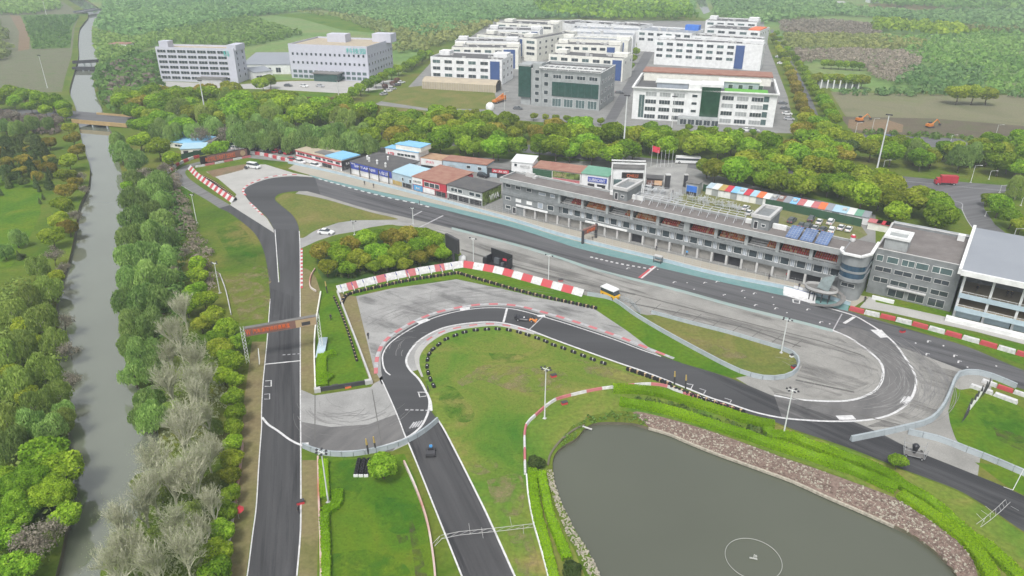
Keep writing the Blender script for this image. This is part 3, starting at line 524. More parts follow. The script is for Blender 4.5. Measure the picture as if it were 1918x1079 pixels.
# clover, worn tracks and damp soil in the turf
stain_mat('clover', (.05, .17, .018), .28, lo=.42, hi=.62, amax=.5); stain_mat('worn_turf', (.27, .225, .12), .35, lo=.44, hi=.66, amax=.65); stain_mat('damp_soil', (.10, .085, .05), .7, lo=.42, hi=.68, amax=.6); stain_mat('weed_flecks', (.05, .13, .02), 1.2, lo=.52, hi=.68, amax=.45)
for nm, q, z, mt in (('clover_patch', [(824, 722), (850, 726), (872, 750), (890, 780), (868, 792), (838, 780), (822, 750)], .052, 'clover'), ('clover_patch', [(915, 662), (975, 664), (990, 672), (960, 680), (922, 674)], .052, 'clover'), ('clover_patch', [(1832, 752), (1880, 762), (1918, 782), (1918, 830), (1860, 812), (1830, 780)], .052, 'clover'),
                     ('clover_patch', [(612, 866), (680, 862), (684, 900), (660, 940), (625, 930)], .052, 'clover'), ('clover_patch', [(700, 930), (770, 940), (792, 985), (740, 1000), (705, 970)], .052, 'clover'), ('clover_patch', [(610, 1040), (700, 1030), (760, 1060), (760, 1100), (610, 1100)], .052, 'clover'), ('clover_patch', [(330, 345), (345, 350), (362, 400), (350, 410), (335, 380)], .052, 'clover'), ('clover_patch', [(400, 430), (450, 425), (480, 470), (470, 500), (430, 480)], .052, 'clover'),
                     ('worn_track', [(855, 716), (885, 696), (912, 684), (1000, 690), (1060, 700), (1050, 726), (980, 735), (930, 722), (900, 712), (866, 724)], .053, 'worn_turf'), ('worn_track', [(1080, 672), (1150, 690), (1200, 708), (1180, 716), (1100, 700)], .053, 'worn_turf'), ('worn_track', [(875, 868), (925, 862), (930, 880), (900, 890), (880, 884)], .053, 'worn_turf'), ('worn_track', [(912, 900), (975, 890), (978, 960), (940, 965), (918, 930)], .053, 'worn_turf'), ('worn_track', [(950, 995), (990, 990), (1010, 1079), (975, 1090)], .053, 'worn_turf'), ('worn_track', [(1270, 628), (1340, 645), (1400, 668), (1350, 672), (1290, 645)], .053, 'worn_turf'), ('worn_track', [(420, 520), (500, 500), (500, 590), (450, 600)], .053, 'worn_turf'),
                     ('damp_patch', [(764, 972), (776, 985), (800, 1079), (806, 1120), (785, 1120), (772, 1030)], .053, 'damp_soil'), ('damp_patch', [(742, 1004), (758, 1000), (764, 1012), (748, 1020)], .054, 'damp_soil'), ('damp_patch', [(1860, 800), (1918, 820), (1918, 845), (1870, 825)], .054, 'damp_soil'),
                     ('weeds', [(830, 640), (900, 625), (1000, 640), (1150, 690), (1100, 720), (990, 770), (975, 900), (900, 900), (850, 800), (800, 690)], .051, 'weed_flecks'), ('weeds', [(600, 860), (750, 860), (800, 1079), (604, 1079)], .051, 'weed_flecks')):
    sheet(nm, q, z, mt, smooth=True)
# ------------------------------------------------------------------ plants
leaf_mat('leaf_camphor', (.11, .20, .015), (.26, .405, .03), (.48, .62, .07))
leaf_mat('leaf_bronze', (.13, .18, .018), (.32, .285, .04), (.52, .41, .10), hue=.02)
leaf_mat('leaf_olive', (.14, .21, .018), (.32, .39, .035), (.50, .53, .08), hue=.03)
leaf_mat('leaf_willow', (.15, .265, .07), (.29, .44, .115), (.43, .59, .19), hue=.02)
leaf_mat('leaf_spring', (.20, .28, .06), (.32, .42, .09), (.47, .56, .15), hue=.03)
leaf_mat('leaf_dark', (.06, .10, .03), (.11, .16, .045), (.17, .22, .07))
leaf_mat('leaf_plum', (.16, .08, .08), (.24, .13, .11), (.34, .19, .15))
leaf_mat('leaf_hedge', (.13, .27, .008), (.23, .42, .012), (.36, .55, .02), hue=.008, val=.08)
leaf_mat('leaf_far', (.14, .25, .055), (.21, .34, .08), (.31, .44, .12), hue=.03)
leaf_mat('leaf_bud', (.28, .31, .17), (.38, .41, .24), (.49, .52, .32), hue=.02, val=.15); leaf_mat('leaf_band', (.18, .22, .075), (.25, .29, .095), (.33, .35, .12)); leaf_mat('twig_grey', (.24, .22, .17), (.32, .29, .23), (.42, .38, .31), hue=.02, val=.2)
mat('bark', (.13, .105, .08), scale=3); mat('pale_bark', (.50, .495, .37), scale=3, var=.12); mat('dark_core', (.05, .08, .02), scale=2); mat('hedge_core', (.17, .30, .02), scale=3, var=.2)

def quads_mesh(name, C, Nn, size, tone, m, elong=None):
    """leaf clumps: centre, normal, size, tone arrays -> one mesh of irregular quads"""
    n = len(C); rng = np.random.default_rng(n)
    a = np.cross(Nn, rng.normal(size=(n, 3))); a /= np.linalg.norm(a, axis=1, keepdims=True)+1e-9; b = np.cross(Nn, a)
    if elong is not None:
        a = np.tile(np.array([0, 0, -1.0]), (n, 1))+rng.normal(size=(n, 3))*.22; a /= np.linalg.norm(a, axis=1, keepdims=True)
        b = np.cross(Nn, a); b /= np.linalg.norm(b, axis=1, keepdims=True)+1e-9
    ea = size*(elong or 1.0); eb = size
    V = np.empty((n, 4, 3)); k = rng.uniform(.6, 1.25, size=(n, 4))
    V[:, 0] = C+a*(ea*k[:, 0])[:, None]; V[:, 1] = C+b*(eb*k[:, 1])[:, None]; V[:, 2] = C-a*(ea*k[:, 2])[:, None]; V[:, 3] = C-b*(eb*k[:, 3])[:, None]
    me = bpy.data.meshes.new(name); me.vertices.add(4*n); me.vertices.foreach_set('co', V.reshape(-1).astype(np.float32))
    me.loops.add(4*n); me.loops.foreach_set('vertex_index', np.arange(4*n, dtype=np.int32))
    me.polygons.add(n); me.polygons.foreach_set('loop_start', np.arange(0, 4*n, 4, dtype=np.int32)); me.polygons.foreach_set('loop_total', np.full(n, 4, dtype=np.int32))
    me.update(calc_edges=True)
    at = me.attributes.new('tone', 'FLOAT', 'FACE'); at.data.foreach_set('value', np.clip(tone, 0, 1).astype(np.float32))
    me.materials.append(MATS[m]); return me

def crown_pts(seed, n, lobes=12, sq=.82, spread=.52, rr=(.36, .56), leaf=.075, low=-.75):
    rng = np.random.default_rng(seed)
    d = rng.normal(size=(lobes, 3)); d /= np.linalg.norm(d, axis=1, keepdims=True); d[:, 2] = d[:, 2]*.8+.12
    c = d*rng.uniform(spread*.6, spread*1.25, size=(lobes, 1)); r = rng.uniform(*rr, size=lobes); lt = rng.uniform(-.22, .22, size=lobes)
    c = np.vstack([c, [[0, 0, .05]]]); r = np.append(r, .6); lt = np.append(lt, 0)
    i = rng.choice(lobes+1, size=n*3, p=(r**2)/(r**2).sum()); e = rng.normal(size=(n*3, 3)); e[:, 2] += .25; e /= np.linalg.norm(e, axis=1, keepdims=True)
    P = c[i]+e*(r[i]*rng.uniform(.86, 1.08, size=n*3))[:, None]
    D = np.linalg.norm(P[:, None, :]-c[None], axis=2)/r[None]; D[np.arange(n*3), i] = 9
    ok = (D.min(axis=1) > .84) & (P[:, 2] > low); P = P[ok][:n]; e = e[ok][:n]; i = i[ok][:n]
    nm = e+rng.normal(size=e.shape)*.55; nm /= np.linalg.norm(nm, axis=1, keepdims=True)
    P = P*np.array([1, 1, sq]); m_ = len(P)
    sub = np.sin(P[:, 0]*9+seed)*np.sin(P[:, 1]*8+seed*2)*np.sin(P[:, 2]*9+1)*.28
    return P, nm, rng.uniform(.6, 1.4, size=m_)*leaf, .5+lt[i]+sub+rng.normal(size=m_)*.13

def round_crown(name, seed, n, m, **k):
    P, N_, s_, t_ = crown_pts(seed, n, **k); return quads_mesh(name, P, N_, s_, t_, m)
def willow_crown(name, seed, n, m, leaf=.05):
    P, N_, s_, t_ = crown_pts(seed, n, lobes=14, sq=1.0, spread=.6, rr=(.3, .46), leaf=leaf, low=-1.2)
    rng = np.random.default_rng(seed); out = np.hypot(P[:, 0], P[:, 1]); P[:, 2] -= (out**2)*rng.uniform(.0, .55, size=len(P)); N_[:, 2] *= .4; N_ /= np.linalg.norm(N_, axis=1, keepdims=True)
    return quads_mesh(name, P, N_, s_, t_, m, elong=2.6)
def branch_mb(seed, depth=5, spread=.42, n0=6, r0=.03, up=.9, lift=.12, thin=(.45, .62)):
    rnd = random.Random(seed); mb = MB(); tips = []
    def grow(p, d, L_, r, k):
        q = p+d*L_*.55; d2 = (d+Vector((rnd.gauss(0, .1), rnd.gauss(0, .1), rnd.gauss(.05, .05)))).normalized(); e = q+d2*L_*.45
        ns = 5 if k < 2 else 3
        mb.tube(p, q, r, r*.82, ns, False); mb.tube(q, e, r*.82, r*.6, ns, False)
        if k >= depth: tips.append((e, d2)); return
        for j in range(rnd.choice((3, 3, 4)) if k else n0):
            v = (d2*up+Vector((rnd.gauss(0, spread), rnd.gauss(0, spread), rnd.gauss(lift, spread*.4)))).normalized()
            s_ = q.lerp(e, rnd.uniform(.1, 1)) if j else e
            grow(s_, v, L_*rnd.uniform(.58, .82), r*rnd.uniform(*thin), k+1)
    grow(Vector((0, 0, 0)), Vector((rnd.gauss(0, .03), rnd.gauss(0, .03), 1)), .30, r0, 0)
    return mb, tips
def buds_mesh(name, tips, m, size, per=3, seed=0):
    rng = np.random.default_rng(seed+5); C = np.array([tuple(t[0]) for t in tips]); C = np.repeat(C, per, axis=0); C = C+rng.normal(size=C.shape)*.045
    N_ = rng.normal(size=C.shape); N_ /= np.linalg.norm(N_, axis=1, keepdims=True)
    return quads_mesh(name, C, N_, rng.uniform(.5, 1.3, size=len(C))*size, rng.uniform(0, 1, size=len(C)), m)
def trunk_mb(seed, limbs=4):
    """unit trunk: from z=0 to z=1 with limbs reaching into the crown"""
    rnd = random.Random(seed); mb = MB(); p = Vector((0, 0, -.02)); r = .055
    for k in range(3):
        q = p+Vector((rnd.gauss(0, .03), rnd.gauss(0, .03), .26)); mb.tube(p, q, r, r*.84, 6); p = q; r *= .84
    for k in range(limbs):
        a = 2*math.pi*k/limbs+rnd.uniform(-.4, .4); mb.tube(p-Vector((0, 0, rnd.uniform(.02, .2))), p+Vector((math.cos(a)*rnd.uniform(.2, .34), math.sin(a)*rnd.uniform(.2, .34), rnd.uniform(.2, .42))), r*.7, r*.25, 5)
    mb.tube(p, p+Vector((0, 0, .4)), r, r*.4, 5); return mb
TRUNKS = [trunk_mb(s).mesh('trunk', 'bark', True) for s in range(4)]
PALE_TRUNKS = [trunk_mb(s+9).mesh('trunk', 'pale_bark', True) for s in range(3)]
CR = {}
def lib(key, fn, n): CR[key] = [fn(s) for s in range(n)]
for nm, mt in (('camphor', 'leaf_camphor'), ('bronze', 'leaf_bronze'), ('olive', 'leaf_olive')):
    lib(nm, lambda s, mt=mt: round_crown('crown', 10+s, 2600, mt, lobes=16, leaf=.066), 5)
    lib(nm+'_hi', lambda s, mt=mt: round_crown('crown', 40+s, 13000, mt, lobes=24, rr=(.26, .42), spread=.62, leaf=.033), 3)
lib('dark', lambda s: round_crown('crown', 60+s, 1300, 'leaf_dark', leaf=.08), 3)
lib('plum', lambda s: round_crown('crown', 65+s, 900, 'leaf_plum', leaf=.09), 2)
lib('willow', lambda s: willow_crown('crown', 70+s, 3600, 'leaf_willow', leaf=.036), 4)
lib('willow_hi', lambda s: willow_crown('crown', 80+s, 12000, 'leaf_willow', leaf=.021), 3)
lib('spring', lambda s: willow_crown('crown', 90+s, 2600, 'leaf_spring', leaf=.036), 3)
lib('spring_hi', lambda s: willow_crown('crown', 95+s, 7000, 'leaf_spring', leaf=.021), 3)
def cone_crown(s):
    rng = np.random.default_rng(s+200); n = 900; z = rng.uniform(0, 1, n)**1.3; a = rng.uniform(0, 6.283, n); rr = (1-z)*.52*rng.uniform(.75, 1.08, n)+.03
    P = np.c_[np.cos(a)*rr, np.sin(a)*rr, z*2.2-1.0]; N_ = np.c_[np.cos(a), np.sin(a), np.full(n, .5)]+rng.normal(size=(n, 3))*.4; N_ /= np.linalg.norm(N_, axis=1, keepdims=True)
    return quads_mesh('crown', P, N_, rng.uniform(.6, 1.4, n)*.085, rng.uniform(0, 1, n), 'leaf_dark')
lib('conifer', cone_crown, 2)
BARE = []
for s in range(4):
    mb, tips = branch_mb(300+s, depth=5, spread=.36, n0=9, r0=.022, up=1.0, lift=.24, thin=(.52, .70)); BARE.append((mb.mesh('branches', 'pale_bark'), buds_mesh('buds', tips, 'leaf_bud', .0048, 4, s)))
THIN = []
for s in range(2):
    mb, tips = branch_mb(330+s, depth=4, spread=.6, n0=6, r0=.02); THIN.append((mb.mesh('branches', 'twig_grey'), buds_mesh('buds', tips, 'twig_grey', .022, 5, s)))

NAME = {'camphor': ('broadleaf_tree', 'tree'), 'bronze': ('bronze_leaved_tree', 'bronze tree'), 'olive': ('olive_green_tree', 'olive green tree'), 'willow': ('willow_tree', 'willow'),
        'spring': ('budding_tree', 'budding tree'), 'dark': ('dark_shrub', 'dark shrub'), 'plum': ('plum_shrub', 'plum shrub'), 'conifer': ('conifer_tree', 'conifer'), 'bare': ('bare_tree', 'bare tree'), 'thin': ('leafless_tree', 'leafless tree')}
LOOK = {'camphor': 'bright green tree', 'bronze': 'bronze tinted tree', 'olive': 'yellow olive tree', 'willow': 'drooping grey green willow', 'spring': 'thin budding tree',
        'dark': 'dark green shrub', 'plum': 'plum red shrub', 'conifer': 'small dark conifer', 'bare': 'tall pale bare tree', 'thin': 'leafless grey tree'}
rt = random.Random(11); NT = {}
def tree_at(x, y, Rr, kind, label, group=None, hc=None):
    name, cat = NAME[kind]; hz = .62 if kind in ('dark', 'plum') else (.9 if kind == 'conifer' else rt.uniform(1.05, 1.3))
    if hc is None: hc = Rr*hz
    NT[kind] = NT.get(kind, 0)+1
    e = thing(name, label, cat, (x, y, 0), rt.uniform(0, 6.28), group)
    d = (Vector((x, y, hc))-Vector((0, 0, CAM_H))).length; px = Rr*FOC/d
    if kind in ('bare', 'thin'):
        br, bu = rt.choice(BARE if kind == 'bare' else THIN); H_ = Rr*(2.7 if kind == 'bare' else 1.9)
        link('branches', br, e, (0, 0, 0), 0, (Rr*(2.5 if kind == 'bare' else 1.78), Rr*(2.5 if kind == 'bare' else 1.78), H_)); link('buds', bu, e, (0, 0, 0), 0, (Rr*(2.5 if kind == 'bare' else 1.78), Rr*(2.5 if kind == 'bare' else 1.78), H_)); return e
    key = kind+'_hi' if (px > 34 and kind+'_hi' in CR) else kind
    sz = Rr*rt.uniform(.88, 1.02)*(1.05 if kind in ('willow', 'spring') else .92)
    link('crown', rt.choice(CR[key]), e, (0, 0, hc), 0, (Rr*rt.uniform(.94, 1.06), Rr*rt.uniform(.94, 1.06), sz))
    if kind not in ('dark', 'plum'):
        tr = rt.choice(PALE_TRUNKS if kind == 'spring' else TRUNKS); k = hc*1.0; link('trunk', tr, e, (0, 0, 0), 0, (Rr*1.1, Rr*1.1, k))
    return e
def tree_px(cx, cy, rpx, kind, label, group=None):
    """crown centre and crown radius read from the survey photograph"""
    z = 4.0
    for _ in range(6):
        P = G(cx, cy, z); d = PR(P)[2]; Rr = rpx*d/FOC; z = Rr*(1.15 if kind not in ('dark', 'plum', 'bare', 'thin') else (.6 if kind in ('dark', 'plum') else 1.1))
    return tree_at(P.x, P.y, Rr, kind, label, group, hc=z)
def trees(lst, where, group, order='from the left', k_=1.0):
    cnt = {}
    for t in lst: cnt[t[3]] = cnt.get(t[3], 0)+1
    seen = {}
    for t in lst:
        k = t[3]; seen[k] = seen.get(k, 0)+1
        lab = '%s %s' % (LOOK[k], where) if cnt[k] == 1 else '%s, %s %s, %s' % (LOOK[k], nth(seen[k]), order, where)
        tree_px(t[0], t[1], t[2]*k_, k, lab, group)

def in_poly(x, y, P):
    c = False; j = len(P)-1
    for i in range(len(P)):
        xi, yi = P[i]; xj, yj = P[j]
        if (yi > y) != (yj > y) and x < (xj-xi)*(y-yi)/(yj-yi)+xi: c = not c
        j = i
    return c
def scatter(px, step, z=5.0, jit=.32, seed=1, ang=-35):
    """jittered planting rows inside a plot"""
    rnd = random.Random(seed); W = [G(x, y, z) for x, y in px]; P = [(q.x, q.y) for q in W]; a = R(ang); ca, sa = math.cos(a), math.sin(a)
    us = [x*ca+y*sa for x, y in P]; vs = [-x*sa+y*ca for x, y in P]; out = []; v = min(vs); row = 0
    while v < max(vs):
        u = min(us)+(row % 2)*step/2; line_ = []
        while u < max(us):
            uu, vv = u+rnd.uniform(-jit, jit)*step, v+rnd.uniform(-jit, jit)*step; x, y = uu*ca-vv*sa, uu*sa+vv*ca
            if in_poly(x, y, P): line_.append((x, y))
            u += step
        if line_: out.append(line_)
        v += step*.86; row += 1
    return out
def belt(px, step, Rr, mix, where, group, seed=1, ang=-35, hc=1.15, jit=.32):
    rnd = random.Random(seed+77); rows = scatter(px, step, 5.0, jit, seed, ang)
    for i, rw in enumerate(rows):
        cn = {}
        for (x, y) in rw:
            k = rnd.choices([q[0] for q in mix], [q[1] for q in mix])[0]; cn[k] = cn.get(k, 0)+1; Ra = Rr*rnd.uniform(.8, 1.22)
            lab = '%s, %s in row %s %s' % (LOOK[k], nth(cn[k]), (_card[i+1] if i < 9 else nth(i+1)), where)
            tree_at(x, y, Ra, k, lab, group, hc=Ra*rnd.uniform(hc*.92, hc*1.12))

# --- the copse between the first corner and the loop
trees([(600, 470, 22, 'bronze'), (612, 497, 21, 'olive'), (640, 480, 25, 'camphor'), (655, 457, 22, 'bronze'), (686, 445, 25, 'camphor'), (672, 486, 24, 'olive'), (705, 472, 25, 'camphor'), (650, 502, 18, 'camphor'), (735, 447, 24, 'bronze'), (724, 490, 19, 'camphor'),
       (748, 472, 25, 'camphor'), (765, 437, 22, 'bronze'), (783, 462, 24, 'camphor'), (786, 482, 18, 'bronze'), (812, 450, 21, 'camphor'), (808, 470, 18, 'bronze'), (834, 466, 17, 'camphor'), (828, 476, 16, 'camphor'), (700, 498, 16, 'camphor'), (630, 462, 18, 'camphor'), (757, 495, 15, 'olive'), (716, 440, 17, 'camphor'), (795, 438, 18, 'camphor')],
      'in the copse', 'trees of the copse between corner and loop')
# --- east bank of the river
trees([(262, 262, 20, 'camphor'), (296, 274, 24, 'camphor'), (322, 294, 19, 'camphor'), (238, 347, 13, 'camphor'), (412, 277, 18, 'camphor'), (393, 280, 14, 'camphor')], 'between river and banner hoarding', 'trees by the river bend')
trees([(216, 262, 13, 'willow'), (228, 285, 17, 'willow'), (252, 300, 17, 'willow'), (250, 335, 15, 'willow'), (300, 340, 17, 'willow'), (248, 372, 20, 'willow'), (275, 360, 18, 'willow'), (300, 378, 17, 'willow'), (246, 408, 21, 'willow'), (278, 400, 20, 'willow'), (306, 412, 18, 'willow'), (246, 445, 22, 'willow'), (280, 440, 22, 'willow'), (314, 445, 18, 'willow'), (242, 482, 23, 'willow'), (278, 478, 23, 'willow'), (312, 484, 19, 'willow'), (238, 524, 22, 'willow'), (270, 520, 24, 'willow'), (306, 518, 20, 'willow'), (236, 562, 20, 'willow'), (268, 562, 23, 'willow'), (300, 560, 22, 'willow'), (248, 606, 22, 'willow'), (282, 604, 23, 'willow'), (238, 650, 20, 'willow'), (266, 660, 24, 'willow'), (292, 690, 22, 'willow'), (250, 700, 20, 'willow'), (276, 748, 22, 'willow'), (284, 782, 24, 'willow'), (262, 780, 17, 'willow')],
      'on the east river bank', 'willows lining the east bank', 'from the bridge', 1.32)
trees([(272, 322, 22, 'thin'), (306, 312, 16, 'thin'), (330, 345, 14, 'thin'), (318, 400, 12, 'thin'), (338, 430, 14, 'thin'), (345, 470, 16, 'thin'), (325, 505, 16, 'thin'), (350, 395, 11, 'thin')], 'between willows and service lane', 'leafless trees on the east bank', 'from the bridge')
trees([(368, 494, 17, 'camphor'), (371, 516, 17, 'camphor'), (362, 545, 20, 'camphor'), (382, 562, 19, 'camphor'), (398, 592, 19, 'olive'), (425, 612, 21, 'camphor'), (442, 640, 19, 'camphor'), (412, 650, 20, 'olive'), (436, 678, 20, 'camphor'), (418, 700, 18, 'camphor'), (440, 712, 16, 'camphor'), (436, 742, 17, 'camphor'), (440, 772, 17, 'camphor'), (438, 800, 17, 'camphor'), (436, 828, 17, 'camphor'), (432, 858, 18, 'olive'), (430, 890, 18, 'olive'), (428, 925, 18, 'camphor'), (424, 958, 20, 'camphor'), (416, 995, 22, 'camphor'), (408, 1035, 26, 'camphor'), (396, 1078, 30, 'camphor'), (350, 574, 17, 'camphor'), (376, 604, 17, 'olive'), (402, 630, 17, 'camphor'), (422, 668, 17, 'camphor')],
      'in the row beside the straight', 'row of trees beside the left straight', 'from the far end', 1.2)
trees([(335, 640, 40, 'bare'), (362, 690, 44, 'bare'), (320, 730, 44, 'bare'), (372, 760, 46, 'bare'), (340, 820, 50, 'bare'), (388, 850, 44, 'bare'), (300, 880, 52, 'bare'), (360, 920, 56, 'bare'), (270, 960, 56, 'bare'), (330, 1000, 60, 'bare'), (245, 1040, 60, 'bare'), (380, 1010, 44, 'bare'), (300, 1080, 64, 'bare'), (385, 720, 34, 'bare'), (345, 590, 34, 'bare'), (318, 680, 40, 'bare'), (350, 800, 46, 'bare'), (325, 920, 54, 'bare'), (290, 930, 50, 'bare'), (235, 1000, 56, 'bare'), (270, 1050, 62, 'bare'), (350, 1050, 60, 'bare'), (220, 1075, 60, 'bare'), (375, 880, 46, 'bare'), (390, 790, 40, 'bare'), (355, 740, 46, 'bare'), (400, 960, 44, 'bare')],
      'beside the left straight', 'pale bare trees on the east bank', 'from the far end')
trees([(330, 690, 22, 'spring'), (318, 640, 20, 'spring'), (318, 770, 24, 'spring'), (350, 870, 26, 'spring'), (300, 920, 24, 'spring'), (262, 905, 20, 'spring'), (355, 960, 30, 'spring'), (290, 1010, 30, 'spring'), (395, 905, 22, 'spring'), (400, 800, 20, 'spring')], 'under the pale bare trees', 'undergrowth trees on the east bank', 'from the far end')
# --- west bank
trees([(128, 238, 14, 'olive'), (136, 258, 15, 'bronze'), (142, 280, 17, 'bronze'), (128, 302, 18, 'olive'), (124, 328, 19, 'olive'), (120, 355, 20, 'bronze'), (118, 384, 21, 'olive'), (108, 412, 22, 'olive'), (98, 442, 22, 'olive'), (128, 425, 18, 'bronze'), (140, 340, 14, 'bronze')], 'in the yellowish west bank row', 'row of trees on the west bank', 'from the bridge')
trees([(152, 328, 16, 'thin'), (158, 352, 14, 'thin'), (142, 400, 18, 'thin'), (98, 475, 24, 'thin'), (120, 500, 18, 'thin'), (118, 600, 26, 'thin'), (128, 650, 26, 'thin'), (132, 710, 24, 'thin'), (60, 1008, 52, 'thin'), (96, 990, 40, 'thin'), (108, 860, 26, 'thin')], 'leaning over the west bank', 'leafless trees on the west bank', 'from the bridge')
trees([(70, 500, 24, 'spring'), (88, 540, 30, 'spring'), (50, 560, 30, 'spring'), (20, 585, 30, 'spring'), (72, 600, 34, 'spring'), (100, 640, 28, 'spring'), (40, 650, 34, 'spring'), (8, 660, 34, 'spring'), (78, 690, 34, 'spring'), (30, 720, 36, 'spring'), (108, 740, 28, 'spring'), (66, 760, 34, 'spring'), (14, 790, 36, 'spring'), (120, 790, 26, 'spring'), (-30, 720, 36, 'spring')], 'in the thicket on the west bank', 'thicket on the west bank', 'from the far end')
trees([(88, 538, 20, 'olive'), (104, 520, 18, 'olive'), (40, 610, 22, 'olive'), (60, 640, 20, 'olive'), (15, 700, 24, 'olive'), (50, 740, 24, 'olive')], 'inside the thicket on the west bank', 'thicket on the west bank', 'from the far end')
trees([(55, 790, 32, 'willow'), (95, 800, 30, 'willow'), (20, 830, 32, 'willow'), (118, 770, 22, 'willow'), (30, 445, 18, 'willow'), (8, 470, 16, 'willow'), (60, 232, 16, 'willow'), (30, 240, 15, 'willow'), (90, 234, 14, 'willow'), (8, 236, 14, 'willow')], 'west of the river', 'willows west of the river', 'from the thicket')
trees([(80, 850, 40, 'camphor'), (118, 880, 40, 'camphor'), (50, 900, 46, 'camphor'), (95, 925, 44, 'camphor'), (30, 955, 44, 'camphor'), (122, 965, 30, 'camphor'), (5, 900, 36, 'camphor'), (10, 1010, 34, 'camphor'), (30, 1062, 40, 'camphor'), (-25, 960, 40, 'camphor')], 'in the clump at the lower river bend', 'large camphor clump on the west bank', 'from the far side')
trees([(15, 172, 18, 'camphor'), (42, 178, 18, 'camphor'), (70, 184, 19, 'camphor'), (98, 190, 19, 'camphor'), (118, 200, 17, 'camphor'), (26, 190, 15, 'camphor'), (56, 198, 14, 'camphor'), (85, 204, 14, 'camphor'), (-8, 186, 18, 'camphor'), (122, 212, 13, 'camphor')], 'west of the road bridge', 'trees beside the road bridge')
trees([(30, 212, 13, 'thin'), (55, 218, 13, 'thin'), (85, 220, 13, 'thin'), (105, 222, 12, 'thin'), (10, 216, 12, 'thin')], 'south of the clump by the road bridge', 'leafless trees by the bridge road')
belt([(-20, 250), (88, 250), (104, 290), (92, 330), (-20, 332)], 5.2, 2.6, [('conifer', 5), ('dark', 2), ('bronze', 1.5)], 'of the nursery by the river', 'nursery plants west of the river', 21, 10, 1.0)
trees([(72, 352, 7, 'conifer'), (84, 345, 7, 'conifer'), (74, 376, 6, 'conifer'), (80, 368, 6, 'conifer'), (0, 358, 8, 'conifer'), (38, 480, 8, 'dark'), (34, 478, 9, 'conifer')], 'at the edge of the west lawn', 'plants at the west lawn')
# --- belt of trees behind the shops, either side of the road
belt([(222, 190), (300, 172), (452, 176), (560, 190), (700, 206), (745, 222), (720, 240), (430, 226), (300, 218), (236, 216)], 9.5, 5.3, [('camphor', 6), ('bronze', 1.2), ('olive', 2), ('spring', .8)], 'north of the hidden road, left half', 'tree belt north of the road', 31)
belt([(236, 228), (430, 236), (720, 252), (722, 268), (560, 262), (440, 258), (380, 262), (330, 252), (262, 252)], 8.5, 4.8, [('camphor', 3), ('willow', 4), ('thin', 1)], 'between bridge and red banded shop', 'tree belt south of the road', 32)
belt([(440, 252), (560, 254), (700, 262), (720, 274), (640, 276), (560, 268), (450, 266)], 7.0, 4.4, [('willow', 1)], 'behind the red banded shop', 'willow row behind the shops', 33)
belt([(745, 222), (830, 214), (900, 226), (1000, 240), (1132, 246), (1200, 252), (1200, 268), (1000, 262), (760, 246)], 9.5, 5.2, [('camphor', 7), ('bronze', 1), ('olive', 2)], 'north of the hidden road, middle', 'tree belt north of the road', 34)
belt([(735, 252), (1000, 268), (1200, 276), (1215, 292), (1140, 292), (1000, 286), (840, 280), (735, 272)], 8.8, 5.0, [('camphor', 7), ('bronze', 1.3), ('olive', 2)], 'behind the white and red roofed shops', 'tree belt south of the road', 35)
belt([(1150, 246), (1300, 254), (1440, 264), (1560, 268), (1610, 300), (1560, 306), (1400, 286), (1220, 282), (1200, 262)], 9.2, 5.0, [('camphor', 7), ('bronze', .8), ('olive', 2), ('dark', .4)], 'south of the green glass works', 'tree belt before the works', 36)
belt([(1318, 300), (1440, 300), (1560, 318), (1680, 352), (1770, 380), (1815, 420), (1790, 428), (1700, 404), (1590, 368), (1450, 346), (1325, 330)], 8.4, 5.0, [('camphor', 7), ('bronze', 1), ('olive', 3)], 'behind the coloured stall roofs', 'trees behind the car park stalls', 37)
belt([(1480, 236), (1530, 225), (1550, 240), (1600, 262), (1600, 290), (1520, 280), (1478, 256)], 8.2, 4.6, [('camphor', 3), ('bronze', 1), ('olive', 3), ('dark', 1)], 'by the works road junction', 'trees at the works road junction', 38)
belt([(1615, 262), (1700, 268), (1820, 276), (1918, 262), (2000, 262), (2000, 322), (1918, 318), (1800, 305), (1690, 300), (1612, 290)], 9.5, 4.8, [('camphor', 5), ('willow', 1), ('olive', 3), ('plum', .4)], 'north of the road with the red truck', 'trees north of the main road', 39)
trees([(1872, 382, 24, 'camphor'), (1896, 405, 22, 'camphor'), (1850, 372, 14, 'camphor'), (1912, 420, 18, 'olive')], 'east of the bending side road', 'trees by the side road'); tree_px(1908, 350, 22, 'spring', 'thin tree with pale buds beside the side road junction')
# rows along the works road and in the works
def row_trees(a, b, n, rpx, kind, where, group):
    cnt = 0
    for i in range(n):
        t = i/(n-1); rr = rpx[0]+(rpx[1]-rpx[0])*t; k = kind if isinstance(kind, str) else rt.choice(kind); cnt += 1
        tree_px(a[0]+(b[0]-a[0])*t, a[1]+(b[1]-a[1])*t, rr, k, '%s, %s from the far end %s' % (LOOK[k], nth(cnt), where), group)
row_trees((1447, 66), (1478, 128), 9, (7, 11), 'olive', 'west of the works road', 'row west of the works road')
row_trees((1482, 138), (1512, 222), 9, (11, 15), 'bronze', 'beside the white works', 'bronze row beside the works')
row_trees((1455, 62), (1518, 148), 10, (6, 10), 'camphor', 'east of the works road', 'row east of the works road')
row_trees((1512, 148), (1566, 222), 9, (11, 15), 'camphor', 'along the open field', 'row along the open field')
row_trees((804, 100), (660, 172), 11, (10, 14), 'camphor', 'along the office avenue', 'avenue trees by the offices')
row_trees((770, 118), (790, 102), 3, (11, 11), 'camphor', 'behind the avenue', 'trees behind the avenue')
row_trees((1000, 217), (1125, 226), 7, (8, 8), ['olive', 'camphor'], 'before the glass cornered works', 'small trees before the works')
row_trees((1290, 238), (1435, 250), 7, (8, 8), ['olive', 'camphor'], 'before the green glass works', 'small trees before the works')
